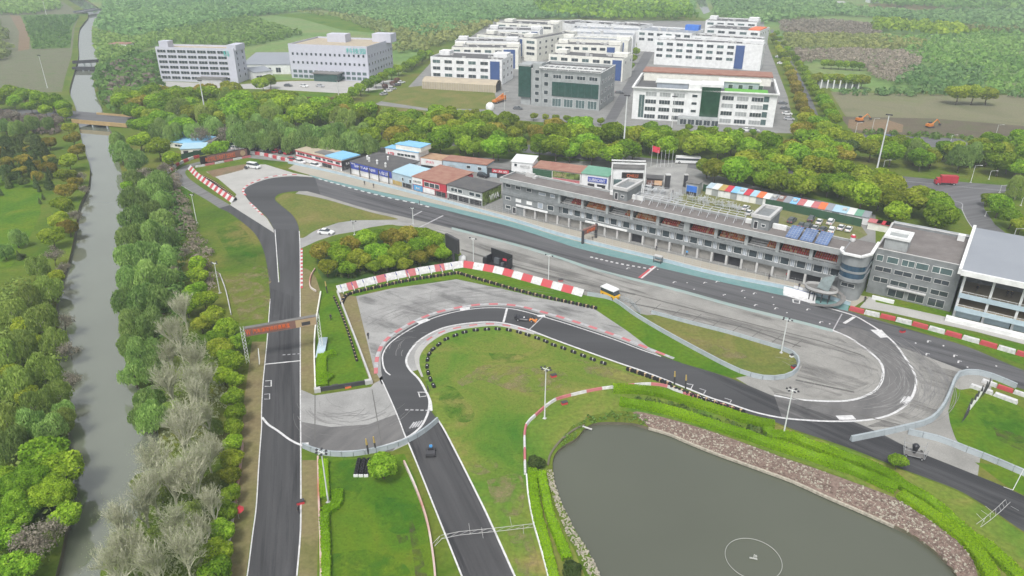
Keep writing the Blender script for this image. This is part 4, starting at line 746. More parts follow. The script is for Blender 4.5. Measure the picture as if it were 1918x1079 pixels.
row_trees((1013, 92), (1032, 88), 2, (9, 9), 'dark', 'between the white works', 'planting between works'); row_trees((1198, 82), (1178, 122), 4, (7, 11), 'camphor', 'lining the works street', 'trees lining the works street')
row_trees((722, 162), (745, 150), 3, (7, 7), 'plum', 'beside the office avenue', 'plum shrubs by the avenue'); row_trees((572, 184), (622, 186), 6, (5, 5), 'plum', 'before the square office', 'plum shrubs by the office')
row_trees((862, 212), (890, 210), 3, (9, 9), 'olive', 'by the workshop lawn', 'trees by the workshop lawn'); row_trees((1796, 172), (1852, 174), 3, (21, 20), 'olive', 'in the open field', 'three trees in the open field')
row_trees((490, 155), (505, 150), 2, (16, 14), 'camphor', 'between the two offices', 'trees between the offices')
row_trees((1545, 118), (1612, 122), 6, (9, 9), 'camphor', 'behind the columned shed', 'trees round the shed'); row_trees((1530, 146), (1616, 150), 7, (14, 14), ['olive', 'camphor'], 'before the columned shed', 'trees round the shed')
tree_px(717, 868, 32, 'camphor', 'single bright tree beside the inner lawn and tyre barrier'); tree_px(1681, 863, 18, 'camphor', 'small round tree beside the link lane and hedges')
tree_px(1402, 103, 1, 'dark', 'x') if False else None; tree_px(1240, 104, 7, 'conifer', 'single dark conifer before the white works')
tree_px(1005, 866, 16, 'dark', 'round clipped bush at the hedge end by pond'); tree_px(1070, 1066, 22, 'dark', 'dark bush beside the pond corner')

# --- distant woods: far more trees than anyone could count
def woods(name, px, step, Rr, hgt, m, label, seed, n=22, leaf=.34, ang=10, sq=.8, kind='stuff'):
    rows = scatter(px, step, hgt*.8, .42, seed, ang); pts = [p for r0 in rows for p in r0]
    if not pts: return
    rng = np.random.default_rng(seed); C0 = np.array([(x, y, 0) for x, y in pts]); k = len(C0); rad = Rr*rng.uniform(.7, 1.35, k); tn = rng.uniform(-.25, .25, k)
    big = np.sin(C0[:, 0]*.021+seed)*np.cos(C0[:, 1]*.017+seed*.7)*.2
    e = rng.normal(size=(k, n, 3)); e[:, :, 2] = np.abs(e[:, :, 2])*1.0-.15; e /= np.linalg.norm(e, axis=2, keepdims=True)
    P = C0[:, None, :]+e*rad[:, None, None]*rng.uniform(.8, 1.1, size=(k, n, 1))*np.array([1, 1, sq]); P[:, :, 2] += (hgt*rng.uniform(.8, 1.2, k))[:, None]
    N_ = e+rng.normal(size=e.shape)*.35; N_ /= np.linalg.norm(N_, axis=2, keepdims=True)
    tone = .5+tn[:, None]+big[:, None]+rng.normal(size=(k, n))*.12
    me = quads_mesh(name, P.reshape(-1, 3), N_.reshape(-1, 3), np.repeat(rad, n)*leaf*rng.uniform(.7, 1.3, k*n), tone.reshape(-1), m)
    o = link(name, me); tag(o, label, 'woods', kind='stuff'); return o
leaf_mat('leaf_mauve', (.25, .215, .17), (.32, .275, .22), (.40, .345, .28), hue=.01); leaf_mat('leaf_teal', (.12, .235, .085), (.18, .32, .11), (.26, .41, .15), hue=.02)
woods('far_woods', [(-900, -54), (2900, -54), (2600, -6), (-800, -6)], 17, 9, 5, 'leaf_teal', 'hazy far woods along the top of the view', 41, 16, .42)
woods('far_woods', [(196, -4), (700, -4), (1300, -4), (1300, 28), (930, 34), (840, 62), (790, 72), (720, 40), (600, 16), (460, 30), (300, 60), (240, 70), (178, 48), (196, 18)], 6.6, 3.6, 2.5, 'leaf_teal', 'blue green woods behind the two offices', 42, 14, .42)
woods('near_woods', [(240, 72), (300, 62), (460, 32), (510, 44), (560, 64), (500, 78), (470, 84), (300, 78), (230, 110), (190, 130), (184, 110), (176, 60)], 6.0, 2.9, 2.0, 'leaf_far', 'green young woods beside the pale office', 43, 16, .4)
woods('river_thicket', [(186, 132), (230, 112), (292, 96), (296, 150), (300, 178), (230, 196), (214, 210), (196, 190), (180, 160)], 6.5, 3.6, 3.0, 'leaf_far', 'mixed scrub between river and pale office', 44, 24, .36)
woods('river_thicket', [(190, 130), (240, 118), (290, 104), (292, 168), (222, 200), (200, 184)], 11, 3.2, 3.6, 'leaf_mauve', 'brownish leafless scrub between river and office', 45, 24, .34)
woods('west_woods', [(-500, -4), (100, -4), (116, 14), (60, 24), (-500, 40)], 8, 3.6, 2.6, 'leaf_far', 'green woods beyond the nursery field', 46, 16, .4)
woods('west_woods', [(-500, 36), (0, 40), (20, 92), (0, 110), (-500, 150)], 9, 3.4, 2.6, 'leaf_band', 'mixed trees left of the dirt path', 47, 20, .38)
woods('nursery_rows', [(44, 32), (148, 30), (132, 50), (128, 88), (64, 90)], 6.0, 1.7, 1.4, 'leaf_far', 'ranks of young saplings in the nursery field', 48, 12, .5, ang=4)
woods('meadow_edge', [(700, 60), (800, 50), (930, 40), (860, 72), (802, 92), (740, 98), (736, 70)], 8, 3.4, 2.6, 'leaf_band', 'olive scrub left of the white works', 49, 20, .38)
woods('meadow_edge', [(560, 22), (720, 30), (760, 44), (700, 58), (640, 34)], 9, 2.8, 1.5, 'leaf_band', 'pale yellow scrub behind the square office', 50, 20, .38)
woods('nursery_trees', [(1000, 4), (1290, 4), (1300, 34), (1140, 34), (1010, 22)], 11, 4.2, 5, 'leaf_camphor', 'pale green rows behind the white works', 51, 18, .42, ang=75)
E0 = 'woods east of the works road'
woods('east_woods', [(1334, -4), (1520, -4), (1600, 14), (1700, 24), (1918, 20), (2400, 20), (2400, 60), (1918, 62), (1700, 36), (1560, 26), (1480, 34), (1400, 44), (1340, 26)], 7.5, 3.8, 3, 'leaf_teal', 'blue green band of woods at upper right', 52, 14, .42)
woods('east_woods', [(1620, -4), (2400, -4), (2400, 20), (1918, 18), (1780, 14), (1640, 6)], 11, 5, 5, 'leaf_far', 'green woods beyond the tan field', 53, 18, .4)
woods('mauve_woods', [(1460, 40), (1560, 38), (1632, 46), (1652, 64), (1560, 66), (1466, 60)], 4.6, 2.2, 2.2, 'leaf_mauve', 'mauve leafless grove, farther one', 54, 18, .34)
woods('sapling_rows', [(1636, 36), (1790, 50), (1830, 60), (1760, 64), (1640, 54)], 9, 3.8, 4.5, 'leaf_camphor', 'pale green ranks right of the mauve grove', 55, 20, .4)
woods('east_scrub', [(1790, 52), (2300, 60), (2300, 176), (1918, 176), (1800, 160), (1760, 130), (1700, 100), (1640, 70), (1760, 66)], 8.5, 2.8, 1.6, 'leaf_far', 'mixed green scrub at far right', 56, 20, .38)
woods('east_scrub', [(1470, 64), (1640, 66), (1740, 78), (1720, 92), (1600, 92), (1478, 90)], 6.5, 2.8, 2.2, 'leaf_band', 'yellow olive band between the mauve groves', 57, 18, .38)
woods('mauve_woods', [(1486, 94), (1600, 92), (1716, 98), (1726, 118), (1700, 144), (1672, 156), (1640, 146), (1610, 118), (1540, 112), (1500, 118)], 4.2, 2.0, 2.2, 'leaf_mauve', 'mauve leafless grove, nearer one', 58, 20, .3)
woods('sapling_rows', [(1690, 128), (1760, 126), (1850, 130), (1850, 160), (1740, 166), (1680, 158)], 6.5, 2.6, 2.6, 'leaf_teal', 'green ranks of saplings before the far scrub', 59, 20, .4)
woods('brown_edge', [(1800, 48), (1918, 50), (2200, 56), (2200, 64), (1800, 60)], 8, 2.8, 2.5, 'leaf_band', 'bronze tree edge at far right', 60, 20, .4)
woods('bank_scrub', [(318, 300), (336, 345), (352, 392), (378, 440), (392, 490), (404, 545), (384, 545), (352, 470), (330, 400), (300, 340)], 3.4, 1.7, 1.0, 'leaf_mauve', 'brown scrub between service lane and willows', 61, 80, .16)
woods('bank_scrub', [(300, 330), (318, 340), (352, 470), (340, 560), (330, 640), (300, 720), (308, 600), (300, 460)], 4.0, 2.2, 1.2, 'leaf_far', 'green undergrowth between willows and lawn', 62, 80, .16)
woods('bank_scrub', [(296, 700), (360, 600), (400, 640), (425, 720), (425, 900), (405, 1110), (190, 1110), (210, 1030), (250, 990), (300, 920), (304, 800)], 4.2, 2.0, .8, 'leaf_bud', 'pale undergrowth beneath the bare trees', 63, 120, .11)
woods('bank_scrub', [(-60, 560), (95, 520), (108, 640), (110, 800), (100, 1079), (-80, 1079), (-80, 800)], 4.6, 2.4, .9, 'leaf_spring', 'undergrowth on the west bank', 64, 120, .12)
woods('bank_scrub', [(-60, 205), (120, 222), (110, 250), (-60, 250)], 4.4, 2.0, 1.0, 'leaf_mauve', 'brown scrub south of the bridge road', 65, 26, .34)
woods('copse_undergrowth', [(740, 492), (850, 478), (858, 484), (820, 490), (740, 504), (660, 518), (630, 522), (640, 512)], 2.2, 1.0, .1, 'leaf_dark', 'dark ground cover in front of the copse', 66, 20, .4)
woods('field_edge', [(1560, 168), (1770, 168), (1918, 176), (2100, 178), (2100, 184), (1700, 178), (1560, 178)], 6, 2.2, 1.0, 'leaf_teal', 'green verge behind the open field', 67, 20, .4)
woods('road_verge', [(1600, 242), (1800, 254), (1918, 262), (2100, 266), (2100, 272), (1800, 262), (1600, 250)], 4.4, 1.4, .5, 'leaf_far', 'grassy bank before the far road', 68, 20, .4)

# --- hedges
def hedge(px, wd, h, label, seed, group='clipped hedges round the pond'):
    pts, st_ = resample(wpts(px, 0, True, 6), .5); rng = np.random.default_rng(seed); n = len(pts)
    nl = int(n*.5*(wd+2*h)*85); i = rng.integers(0, n, nl); side = rng.uniform(0, wd+2*h, nl); P = np.zeros((nl, 3)); N_ = np.zeros((nl, 3))
    arr = np.array(pts); wob = 1+.05*np.sin(arr[:, 0]*.9+seed)+.04*np.sin(arr[:, 1]*1.7)
    hx, hy = np.cos(arr[i, 2]), np.sin(arr[i, 2]); al = rng.uniform(-.25, .25, nl)
    off = np.where(side < h, -wd/2, np.where(side > h+wd, wd/2, side-h-wd/2))*wob[i]; zz = np.where(side < h, side, np.where(side > h+wd, wd+2*h-side, h))*wob[i]+rng.normal(size=nl)*.06
    off = off+rng.normal(size=nl)*.05
    P[:, 0] = arr[i, 0]+hx*al-hy*off; P[:, 1] = arr[i, 1]+hy*al+hx*off; P[:, 2] = np.maximum(zz, .05)
    sd_ = np.where(side < h, -1, np.where(side > h+wd, 1, 0)); N_[:, 0] = -hy*sd_; N_[:, 1] = hx*sd_; N_[:, 2] = (sd_ == 0)+.3; N_ += rng.normal(size=N_.shape)*.4; N_ /= np.linalg.norm(N_, axis=1, keepdims=True)
    tone = .5+.2*np.sin(arr[i, 0]*.35+seed)+rng.normal(size=nl)*.14
    me = quads_mesh('hedge', P, N_, rng.uniform(.6, 1.4, nl)*.105, tone, 'leaf_hedge')
    e = thing('hedge', label, 'hedge', (0, 0, 0), 0, group); link('foliage', me, e)
    core = [(p[0], p[1]) for p in pts[::2]]; ribbon_mb(core, wd*.86, 0, z1=h*.93).build('stems', 'hedge_core', e)
hedge([(1150, 732), (1200, 734), (1245, 742), (1290, 756), (1340, 770), (1400, 790), (1447, 800)], 1.9, 1.0, 'upper clipped hedge starting by the striped wall bend', 1)
hedge([(1436, 806), (1446, 820), (1480, 822), (1520, 838), (1575, 858), (1630, 878), (1665, 896), (1702, 922), (1738, 940), (1770, 968), (1810, 1005), (1850, 1032), (1900, 1078), (1950, 1120)], 1.9, 1.0, 'upper clipped hedge running past the small round tree', 2)
hedge([(1163, 757), (1210, 764), (1265, 776), (1330, 798), (1400, 820), (1440, 834), (1500, 852), (1560, 872), (1610, 890), (1676, 920)], 1.9, 1.0, 'lower clipped hedge above the stone bank, longer one', 3)
hedge([(1686, 932), (1720, 952), (1765, 984), (1805, 1015), (1832, 1045), (1852, 1079), (1875, 1130)], 2.0, 1.0, 'lower clipped hedge at the pond corner', 4)
hedge([(997, 886), (1000, 930), (1008, 975), (1022, 1025), (1036, 1079), (1048, 1120)], 1.35, .9, 'long clipped hedge next to the low white wall', 5)
hedge([(1014, 890), (1022, 934), (1032, 975), (1048, 1015), (1062, 1050)], 1.35, .9, 'clipped hedge beside the pond edge', 6)
hedge([(606, 868), (607, 900), (609, 935)], 1.5, .8, 'short clipped hedge by the light pole on inner lawn', 7, 'hedges on the inner lawns'); hedge([(632, 925), (632, 945), (620, 955), (608, 962)], 1.6, .7, 'curled hedge end behind the light pole', 8, 'hedges on the inner lawns')
hedge([(607, 965), (610, 1010), (611, 1079), (610, 1120)], 1.3, .8, 'long hedge along the striped wall on inner lawn', 9, 'hedges on the inner lawns')
hedge([(604, 668), (602, 690), (604, 726)], 2.0, .8, 'clipped hedge in the wedge shaped lawn', 10, 'hedges on the inner lawns'); hedge([(612, 668), (626, 664)], 1.8, .8, 'short hedge crossing the wedge shaped lawn', 11, 'hedges on the inner lawns'); hedge([(604, 708), (618, 712)], 2.4, .8, 'stubby hedge at the foot of the wedge lawn', 12, 'hedges on the inner lawns')
# scrub between the two upper hedges, stones on the pond bank
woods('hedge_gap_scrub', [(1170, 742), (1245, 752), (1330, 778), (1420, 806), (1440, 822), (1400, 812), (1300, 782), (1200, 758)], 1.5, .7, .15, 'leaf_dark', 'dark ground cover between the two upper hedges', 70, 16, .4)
mat('bank_stone', (.27, .20, .165), col2=(.12, .085, .07), scale=1.6, rough=.9); mat('pale_stone', (.40, .37, .30), scale=2, var=.2)
def stones(name, px, n, sz, label, seed, m='bank_stone'):
    rnd = random.Random(seed); W = [G(x, y) for x, y in px]; P = [(q.x, q.y) for q in W]; x0, x1 = min(p[0] for p in P), max(p[0] for p in P); y0, y1 = min(p[1] for p in P), max(p[1] for p in P); mb = MB(); k = 0; t = 0
    while k < n and t < n*30:
        t += 1; x, y = rnd.uniform(x0, x1), rnd.uniform(y0, y1)
        if not in_poly(x, y, P): continue
        k += 1; s = sz*rnd.uniform(.5, 1.4); a = rnd.uniform(0, 3); h = s*rnd.uniform(.3, .7)
        mb.mat(1 if k % 4 == 0 else 0); mb.box(x-s*rnd.uniform(.4, .7), x+s*.5, y-s*rnd.uniform(.3, .5), y+s*.4, -.1, h, rot=a, taper=rnd.uniform(.45, .8))
    o = mb.build(name, [m, 'pale_stone']); tag(o, label, 'stones', kind='stuff')
sheet('stone_bank', None, .045, 'bank_stone', world=wpts([(1185, 773), (1200, 772), (1265, 788), (1340, 811), (1415, 838), (1465, 857), (1519, 875), (1613, 909), (1683, 936), (1738, 971), (1788, 1004), (1813, 1034), (1830, 1074), (1850, 1150)])+wpts([(1805, 1120), (1792, 1078), (1772, 1051), (1743, 1026), (1713, 1004), (1675, 984), (1613, 956), (1550, 929), (1488, 901), (1440, 883), (1390, 865), (1340, 847), (1290, 827), (1255, 812), (1215, 800)]))
stones('bank_stones', [(1190, 776), (1265, 790), (1340, 813), (1415, 840), (1465, 859), (1519, 877), (1550, 888), (1560, 925), (1488, 899), (1440, 881), (1390, 863), (1340, 845), (1290, 825), (1255, 810), (1215, 798)], 5200, .34, 'reddish stones on the upper pond bank', 5)
stones('bank_stones', [(1575, 905), (1613, 911), (1683, 938), (1738, 973), (1788, 1006), (1813, 1036), (1830, 1074), (1792, 1074), (1772, 1049), (1743, 1024), (1713, 1002), (1675, 982), (1613, 954), (1565, 932)], 4600, .34, 'reddish stones on the eastern pond bank', 6)
def rim(px, wd, z0, z1, m='pale_stone'): return structure(ribbon_mb(wpts(px, 0, True, 6), wd, z0, z1=z1).build('pond_rim', m))
rim([(1215, 801), (1255, 813), (1290, 828), (1340, 848), (1390, 866), (1440, 884), (1488, 902), (1550, 930), (1613, 957), (1675, 985)], .35, -.4, .05)
rim([(1095, 797), (1075, 806), (1050, 826), (1032, 850), (1026, 872)], .35, -.2, .2, 'bank_mud')
stones('rim_stones', [(1024, 880), (1034, 880), (1042, 915), (1058, 955), (1078, 995), (1104, 1035), (1130, 1085), (1108, 1085), (1090, 1050), (1062, 1000), (1040, 945), (1028, 905)], 520, .26, 'pale stones along the western pond edge', 7, 'pale_stone')
woods('bank_grass', [(1096, 780), (1160, 772), (1210, 782), (1215, 797), (1180, 789), (1124, 788), (1098, 797), (1080, 816), (1050, 840), (1046, 830), (1076, 800)], 1.2, .5, .05, 'leaf_far', 'rough grass on the northwest pond bank', 71, 10, .4)
# ------------------------------------------------------------------ buildings
for nm, c, k in (('wall_white', (.74, .75, .75), {}), ('wall_cream', (.74, .735, .67), {}), ('wall_lilac', (.50, .51, .58), dict(var=.03)), ('wall_grey', (.215, .23, .235), dict(var=.12)), ('wall_grey_light', (.335, .355, .355), dict(var=.1)), ('wall_pale_blue', (.40, .50, .56), {}),
                 ('wall_red', (.48, .05, .07), {}), ('wall_brown', (.22, .12, .10), {}), ('wall_dark', (.05, .05, .055), {}), ('trim_white', (.72, .73, .72), {}), ('trim_grey', (.48, .48, .47), {}), ('banner_blue', (.06, .09, .38), {}),
                 ('sign_sky', (.08, .34, .62), {}), ('door_tan', (.42, .31, .11), {}), ('door_grey', (.30, .29, .27), {}), ('void_dark', (.035, .035, .04), {}), ('louvre', (.33, .37, .42), {}), ('panel_blue', (.045, .09, .24), {}), ('truss_white', (.52, .54, .56), {}), ('ring_grey', (.36, .37, .34), {}),
                 ('seat_red', (.50, .10, .08), {}), ('seat_orange', (.62, .22, .07), {}), ('seat_cream', (.68, .44, .27), {}), ('sign_black', (.03, .025, .025), {}), ('letter_orange', (.72, .16, .05), {}), ('letter_red', (.62, .05, .08), {}), ('letter_white', (.75, .75, .75), {}), ('letter_teal', (.10, .50, .45), {}), ('letter_tan', (.45, .33, .2), {}),
                 ('green_screen', (.04, .10, .055), {}), ('graffiti_green', (.16, .22, .06), dict(scale=.8, var=.45)), ('turf_green', (.13, .38, .06), {}), ('orange_roof', (.75, .18, .07), {}), ('plastic_blue', (.05, .18, .60), {}), ('steel_dark', (.06, .06, .065), {}), ('pole_white', (.62, .64, .64), {}), ('bridge_ochre', (.38, .27, .13), {}), ('pier_grey', (.33, .37, .39), {})):
    mat(nm, c, scale=k.get('scale', .5), var=k.get('var', .07), rough=.75, fine=.05)
mat('roof_dark', (.075, .075, .08), col2=(.115, .112, .108), scale=.35, fine=.12); mat('roof_grey', (.20, .195, .185), col2=(.12, .118, .115), scale=.25, fine=.15); mat('roof_brown', (.26, .12, .09), col2=(.33, .19, .14), scale=.4, fine=.08)
mat('roof_works', (.085, .085, .09), col2=(.12, .118, .115), scale=.15, fine=.1)
mat('roof_stained', (.135, .12, .115), col2=(.20, .185, .175), scale=.22, fine=.16); mat('roof_rust', (.34, .20, .12), col2=(.42, .30, .20), scale=.5, fine=.1); mat('roof_blue', (.18, .42, .66), col2=(.24, .48, .68), scale=.3); mat('roof_pale_blue', (.36, .52, .60), col2=(.30, .46, .56), scale=.3)
mat('roof_green', (.12, .28, .20), col2=(.16, .33, .24), scale=.4); mat('roof_white', (.62, .64, .63), col2=(.56, .58, .56), scale=.5); mat('roof_metal', (.27, .29, .32), col2=(.24, .26, .29), scale=.1, rough=.5, fine=.03); mat('roof_tan', (.44, .38, .28), col2=(.36, .31, .24), scale=.4)
def glass(name, col, rough=.15):
    m = mat(name, col, rough=rough, col2=tuple(c*.6 for c in col), scale=.6, spec=.8); return m
glass('glass_dark', (.05, .065, .075)); glass('glass_green', (.03, .09, .075)); glass('glass_teal', (.10, .16, .16)); glass('glass_blue', (.035, .085, .14)); glass('glass_deepgreen', (.015, .07, .035)); glass('solar', (.13, .20, .37), .2); glass('mirror_grey', (.22, .27, .27), .2)
mat('tower_grey', (.25, .265, .27), scale=.5, var=.08); mat('tyre', (.022, .022, .024), rough=.9); mat('chrome_grey', (.35, .36, .37), rough=.4); mat('lamp_glass', (.7, .7, .66), rough=.3)

WM = {}
def window_mesh(w_, h_, fr, gl, mull=1.3):
    k = (round(w_, 1), round(h_, 1), fr, gl)
    if k not in WM:
        mb = MB(); mb.mat(1).box(-w_/2, w_/2, -.03, .08, 0, h_); mb.mat(0); t = .09
        mb.box(-w_/2-t, w_/2+t, -.10, .06, -t, 0).box(-w_/2-t, w_/2+t, -.10, .06, h_, h_+t).box(-w_/2-t, -w_/2, -.10, .06, 0, h_).box(w_/2, w_/2+t, -.10, .06, 0, h_)
        n = int(w_/mull)
        for i in range(1, n): x = -w_/2+w_*i/n; mb.box(x-.05, x+.05, -.07, .06, 0, h_)
        WM[k] = mb.mesh('window', [fr, gl])
    return WM[k]
def put_window(e, x, y, z, w_, h_, rz=0, fr='trim_white', gl='glass_dark', name='window', mull=1.3):
    return link(name, window_mesh(w_, h_, fr, gl, mull), e, (x, y, z), rz)
def shell(e, L, D, h, wall='wall_white', roof='roof_grey', par=.5, x0=0, y0=0, z0=0, cap=None, wn='wall', rn='roof'):
    mb = MB(); t = .3; mb.box(x0, x0+L, y0, y0+t, z0, h).box(x0, x0+L, y0+D-t, y0+D, z0, h).box(x0, x0+t, y0+t, y0+D-t, z0, h).box(x0+L-t, x0+L, y0+t, y0+D-t, z0, h)
    wl = mb.build(wn, wall, e); rf = MB().box(x0+t, x0+L-t, y0+t, y0+D-t, h-par-.25, h-par).build(rn, roof, e)
    if cap:
        c = MB(); q = .06; c.box(x0-q, x0+L+q, y0-q, y0+t+q, h, h+.12).box(x0-q, x0+L+q, y0+D-t-q, y0+D+q, h, h+.12).box(x0-q, x0+t+q, y0+t+q, y0+D-t-q, h, h+.12).box(x0+L-t-q, x0+L+q, y0+t+q, y0+D-t-q, h, h+.12); c.build('parapet_cap', cap, e)
    return wl, rf
def frame_of(a, b):
    return (a.x, a.y, 0), math.atan2(b.y-a.y, b.x-a.x), (b-a).length
def text_mesh(s, h, width=None, m='letter_white', depth=.04):
    cu = bpy.data.curves.new('lettering', 'FONT'); cu.body = s; cu.size = 1; cu.extrude = .02; cu.align_x = 'CENTER'; cu.resolution_u = 2
    o = bpy.data.objects.new('tmp', cu); COL.objects.link(o); dg = bpy.context.evaluated_depsgraph_get(); me = bpy.data.meshes.new_from_object(o.evaluated_get(dg)); bpy.data.objects.remove(o)
    co = np.array([v.co[:] for v in me.vertices]) if len(me.vertices) else np.zeros((1, 3))
    mn, mx = co.min(0), co.max(0); sy = h/max(mx[1]-mn[1], 1e-3); sx = (width/max(mx[0]-mn[0], 1e-3)) if width else sy
    co[:, 0] = (co[:, 0]-(mn[0]+mx[0])/2)*sx; co[:, 1] = (co[:, 1]-mn[1])*sy; out = np.c_[co[:, 0], co[:, 2]*depth/.02*-1, co[:, 1]]
    for v, c in zip(me.vertices, out): v.co = c
    me.materials.clear(); me.materials.append(MATS[m]); me.name = 'lettering'; return me
def letters(e, s, x, y, z, h, width=None, m='letter_white', rz=0): return link('lettering', text_mesh(s, h, width, m), e, (x, y, z), rz)
def railing(e, pts, z, h, m='trim_grey', name='railing'):
    mb = MB()
    for a, b in zip(pts, pts[1:]):
        mb.tube((a[0], a[1], z+h), (b[0], b[1], z+h), .05, n=4); L = math.hypot(b[0]-a[0], b[1]-a[1]); n = max(1, int(L/1.5))
        for i in range(n+1): t = i/n; mb.tube((a[0]+(b[0]-a[0])*t, a[1]+(b[1]-a[1])*t, z), (a[0]+(b[0]-a[0])*t, a[1]+(b[1]-a[1])*t, z+h), .035, n=4, cap=False)
    return mb.build(name, m, e)

# ---- the long pit building with its stand of coloured seats
PA = Vector((-3.1, 223.9, 0)); PZ = R(-34.9)
pit = thing('pit_building', 'long grey concrete pit building with orange seats and roof frames', 'pit building', PA, PZ)
LEN = 104.0
mb = MB(); mb.box(0, LEN, 1.1, 7.2, 0, 2.8)                                   # ground floor core behind the garage line
mb.box(0, 8.2, 0, 1.1, 0, 2.8); mb.box(0, LEN, 0, 7.2, 2.8, 3.8); mb.box(0, LEN, .5, 7.2, 3.8, 6.0); mb.box(0, LEN, -.25, 7.2, 6.0, 7.0)
mb.box(0, 21.4, 0, 7.2, 7.0, 10.2); mb.box(21.4, LEN, 6.6, 7.2, 7.0, 10.2); mb.box(0, 21.4, -.02, .5, 3.8, 6.0); mb.box(103.4, LEN, 0, 6.6, 7, 10.2)
mb.build('wall', 'wall_grey', pit)
mb = MB(); mb.box(-.3, LEN, -1.2, -.9, 10.2, 11.6).box(-.3, LEN, 7.3, 7.6, 10.9, 11.6).box(-.3, 0, -.9, 7.3, 10.2, 11.6); mb.build('roof_fascia', 'wall_grey_light', pit)
MB().box(0, LEN, -.9, 7.3, 10.2, 11.1).build('roof', 'roof_stained', pit)
mb = MB(); mb.box(-.36, LEN, -1.26, -.84, 11.6, 11.72).box(-.36, LEN, 7.24, 7.66, 11.6, 11.72).box(-.36, .06, -.84, 7.24, 11.6, 11.72); mb.build('parapet_cap', 'trim_grey', pit)
cols = [21.5, 29.7, 38.1, 46.1, 54.3, 63.0, 71.4, 79.8, 88.0, 96.4, 103.2]
for i, c in enumerate(cols):
    wd = .8 if i == 5 else .42; link('column', MB().box(-wd, wd, -.3, .5, 7.0, 10.2).mesh('column', 'wall_grey_light'), pit, (c, 0, 0))
COLM = MB().box(-.28, .28, -.02, 1.1, 0, 2.8).mesh('column', 'trim_grey')
gx = [8.4+4.17*i for i in range(23)]
for x in gx: link('column', COLM, pit, (x, 0, 0))
GD = MB().box(-1.78, 1.78, 1.0, 1.08, .02, 2.55); 
for k in range(6): GD.box(-1.78, 1.78, .96, 1.0, .1+k*.42, .36+k*.42)
GD = GD.mesh('garage_door_or_shade', 'door_grey'); BAY_SHADE = MB().box(-1.78, 1.78, 1.02, 1.09, .02, 2.5).mesh('garage_door_or_shade', 'void_dark')
for i, x in enumerate(gx[:-1]): link('garage_door_or_shade', BAY_SHADE if i in (9, 15, 16, 20, 21) else GD, pit, (x+2.085, 0, 0))  # open bays: flat near-black panel, the interior shade put into its colour
for i in range(20):
    x = 22.4+i*4.17
    if x < 102: put_window(pit, x+1.1, .5, 3.95, 2.1, 1.9, fr='trim_white', gl='glass_dark'); put_window(pit, x+3.1, .5, 3.95, .9, 1.9, fr='trim_white', gl='louvre', mull=.35)
for x in (2.2, 6.0, 10.2): put_window(pit, x, 0, 8.6, 1.9, .95); put_window(pit, x, -.25, 6.0, 1.8, .75) if False else None
for x in (2.2, 6.2, 10.4): put_window(pit, x, -.02, 4.4, 1.9, .9, gl='glass_dark' if x < 3 else 'wall_white')
put_window(pit, 15.2, 0, 8.4, 2.4, .7, gl='louvre'); put_window(pit, 19, 0, 8.4, 1.5, .9, gl='louvre'); put_window(pit, 2.2, 0, 1.4, 1.9, .9); put_window(pit, 4.6, 0, .2, 1.2, 2.0, gl='void_dark'); put_window(pit, 14.6, -.02, 4.0, 1.7, 1.7, gl='louvre'); put_window(pit, 18.4, -.02, 4.1, 2.2, 1.5)
MB().box(5.5, 17.6, -.5, -.28, 3.0, 3.65).build('banner', 'wall_white', pit); letters(pit, 'RACING · KARTING · DRIFT · TRACK', 11.5, -.52, 3.12, .38, 11, 'letter_red') if False else None
MB().box(31, 45, -.42, -.02, 3.0, 3.5).build('canopy_board', 'trim_white', pit)
rs = random.Random(5)
for b in range(10):
    x0, x1 = cols[b]+.5, cols[b+1]-.5; empty = {0: (0, 2.6), 2: (0, 4.6), 4: (5.2, 8), 7: (0, 4.2)}.get(b)
    mb = MB()
    for r0 in range(6): mb.box(x0, x1, .9+r0*.85, 1.75+r0*.85, 7.0, 7.25+r0*.38)
    mb.build('stand_step', 'trim_grey', pit)
    base = rs.choice([0, 1, 1, 2]) if b not in (0, 5, 9, 4) else 0
    for r0 in range(6):
        mb = MB(); x = x0+.2
        while x < x1-.3:
            if not (empty and empty[0] <= x-x0 <= empty[1]):
                k = 0 if (base == 0 and rs.random() < .75) else rs.choices([0, 1, 2], [1, 4, 3.4])[0]; y = 1.15+r0*.85; z = 7.25+r0*.38
                mb.mat(k); mb.box(x, x+.42, y, y+.4, z+.18, z+.26); mb.box(x, x+.42, y+.4, y+.47, z+.22, z+.72)
            x += .56
        if mb.v: mb.build('seat_row', ['seat_red', 'seat_orange', 'seat_cream'], pit)
railing(pit, [(21.8, -.1), (62.2, -.1)], 7.0, .7); railing(pit, [(63.8, -.1), (103, -.1)], 7.0, .7)
for s0 in (38.2, 79.6):
    mb = MB(); mb.box(s0, s0+4.6, 2.6, 12.2, 11.1, 14.2); mb.box(s0, s0+4.6, 7.7, 12.2, 0, 11.1); mb.build('stair_tower', 'wall_grey', pit)
    mb = MB(); mb.box(s0-.3, s0+4.9, 2.2, 3.1, 14.2, 15.0).box(s0-.3, s0+4.9, 11.7, 12.6, 14.2, 15.0).box(s0-.3, s0+.5, 3.1, 11.7, 14.2, 15.0).box(s0+4.1, s0+4.9, 3.1, 11.7, 14.2, 15.0); mb.build('stair_tower_parapet', 'trim_grey', pit)
    put_window(pit, s0+1.2, 2.6, 11.2, .9, 1.9, gl='void_dark', name='door'); put_window(pit, s0+3.2, 2.6, 12, .9, .7)
    MB().box(s0-2.4, s0-.1, 5.4, 6.6, 11.1, 12.2).build('roof_plant', 'trim_white', pit); MB().box(s0+4.8, s0+8.4, 5.6, 6.6, 11.1, 12.3).build('roof_plant', 'trim_white', pit)
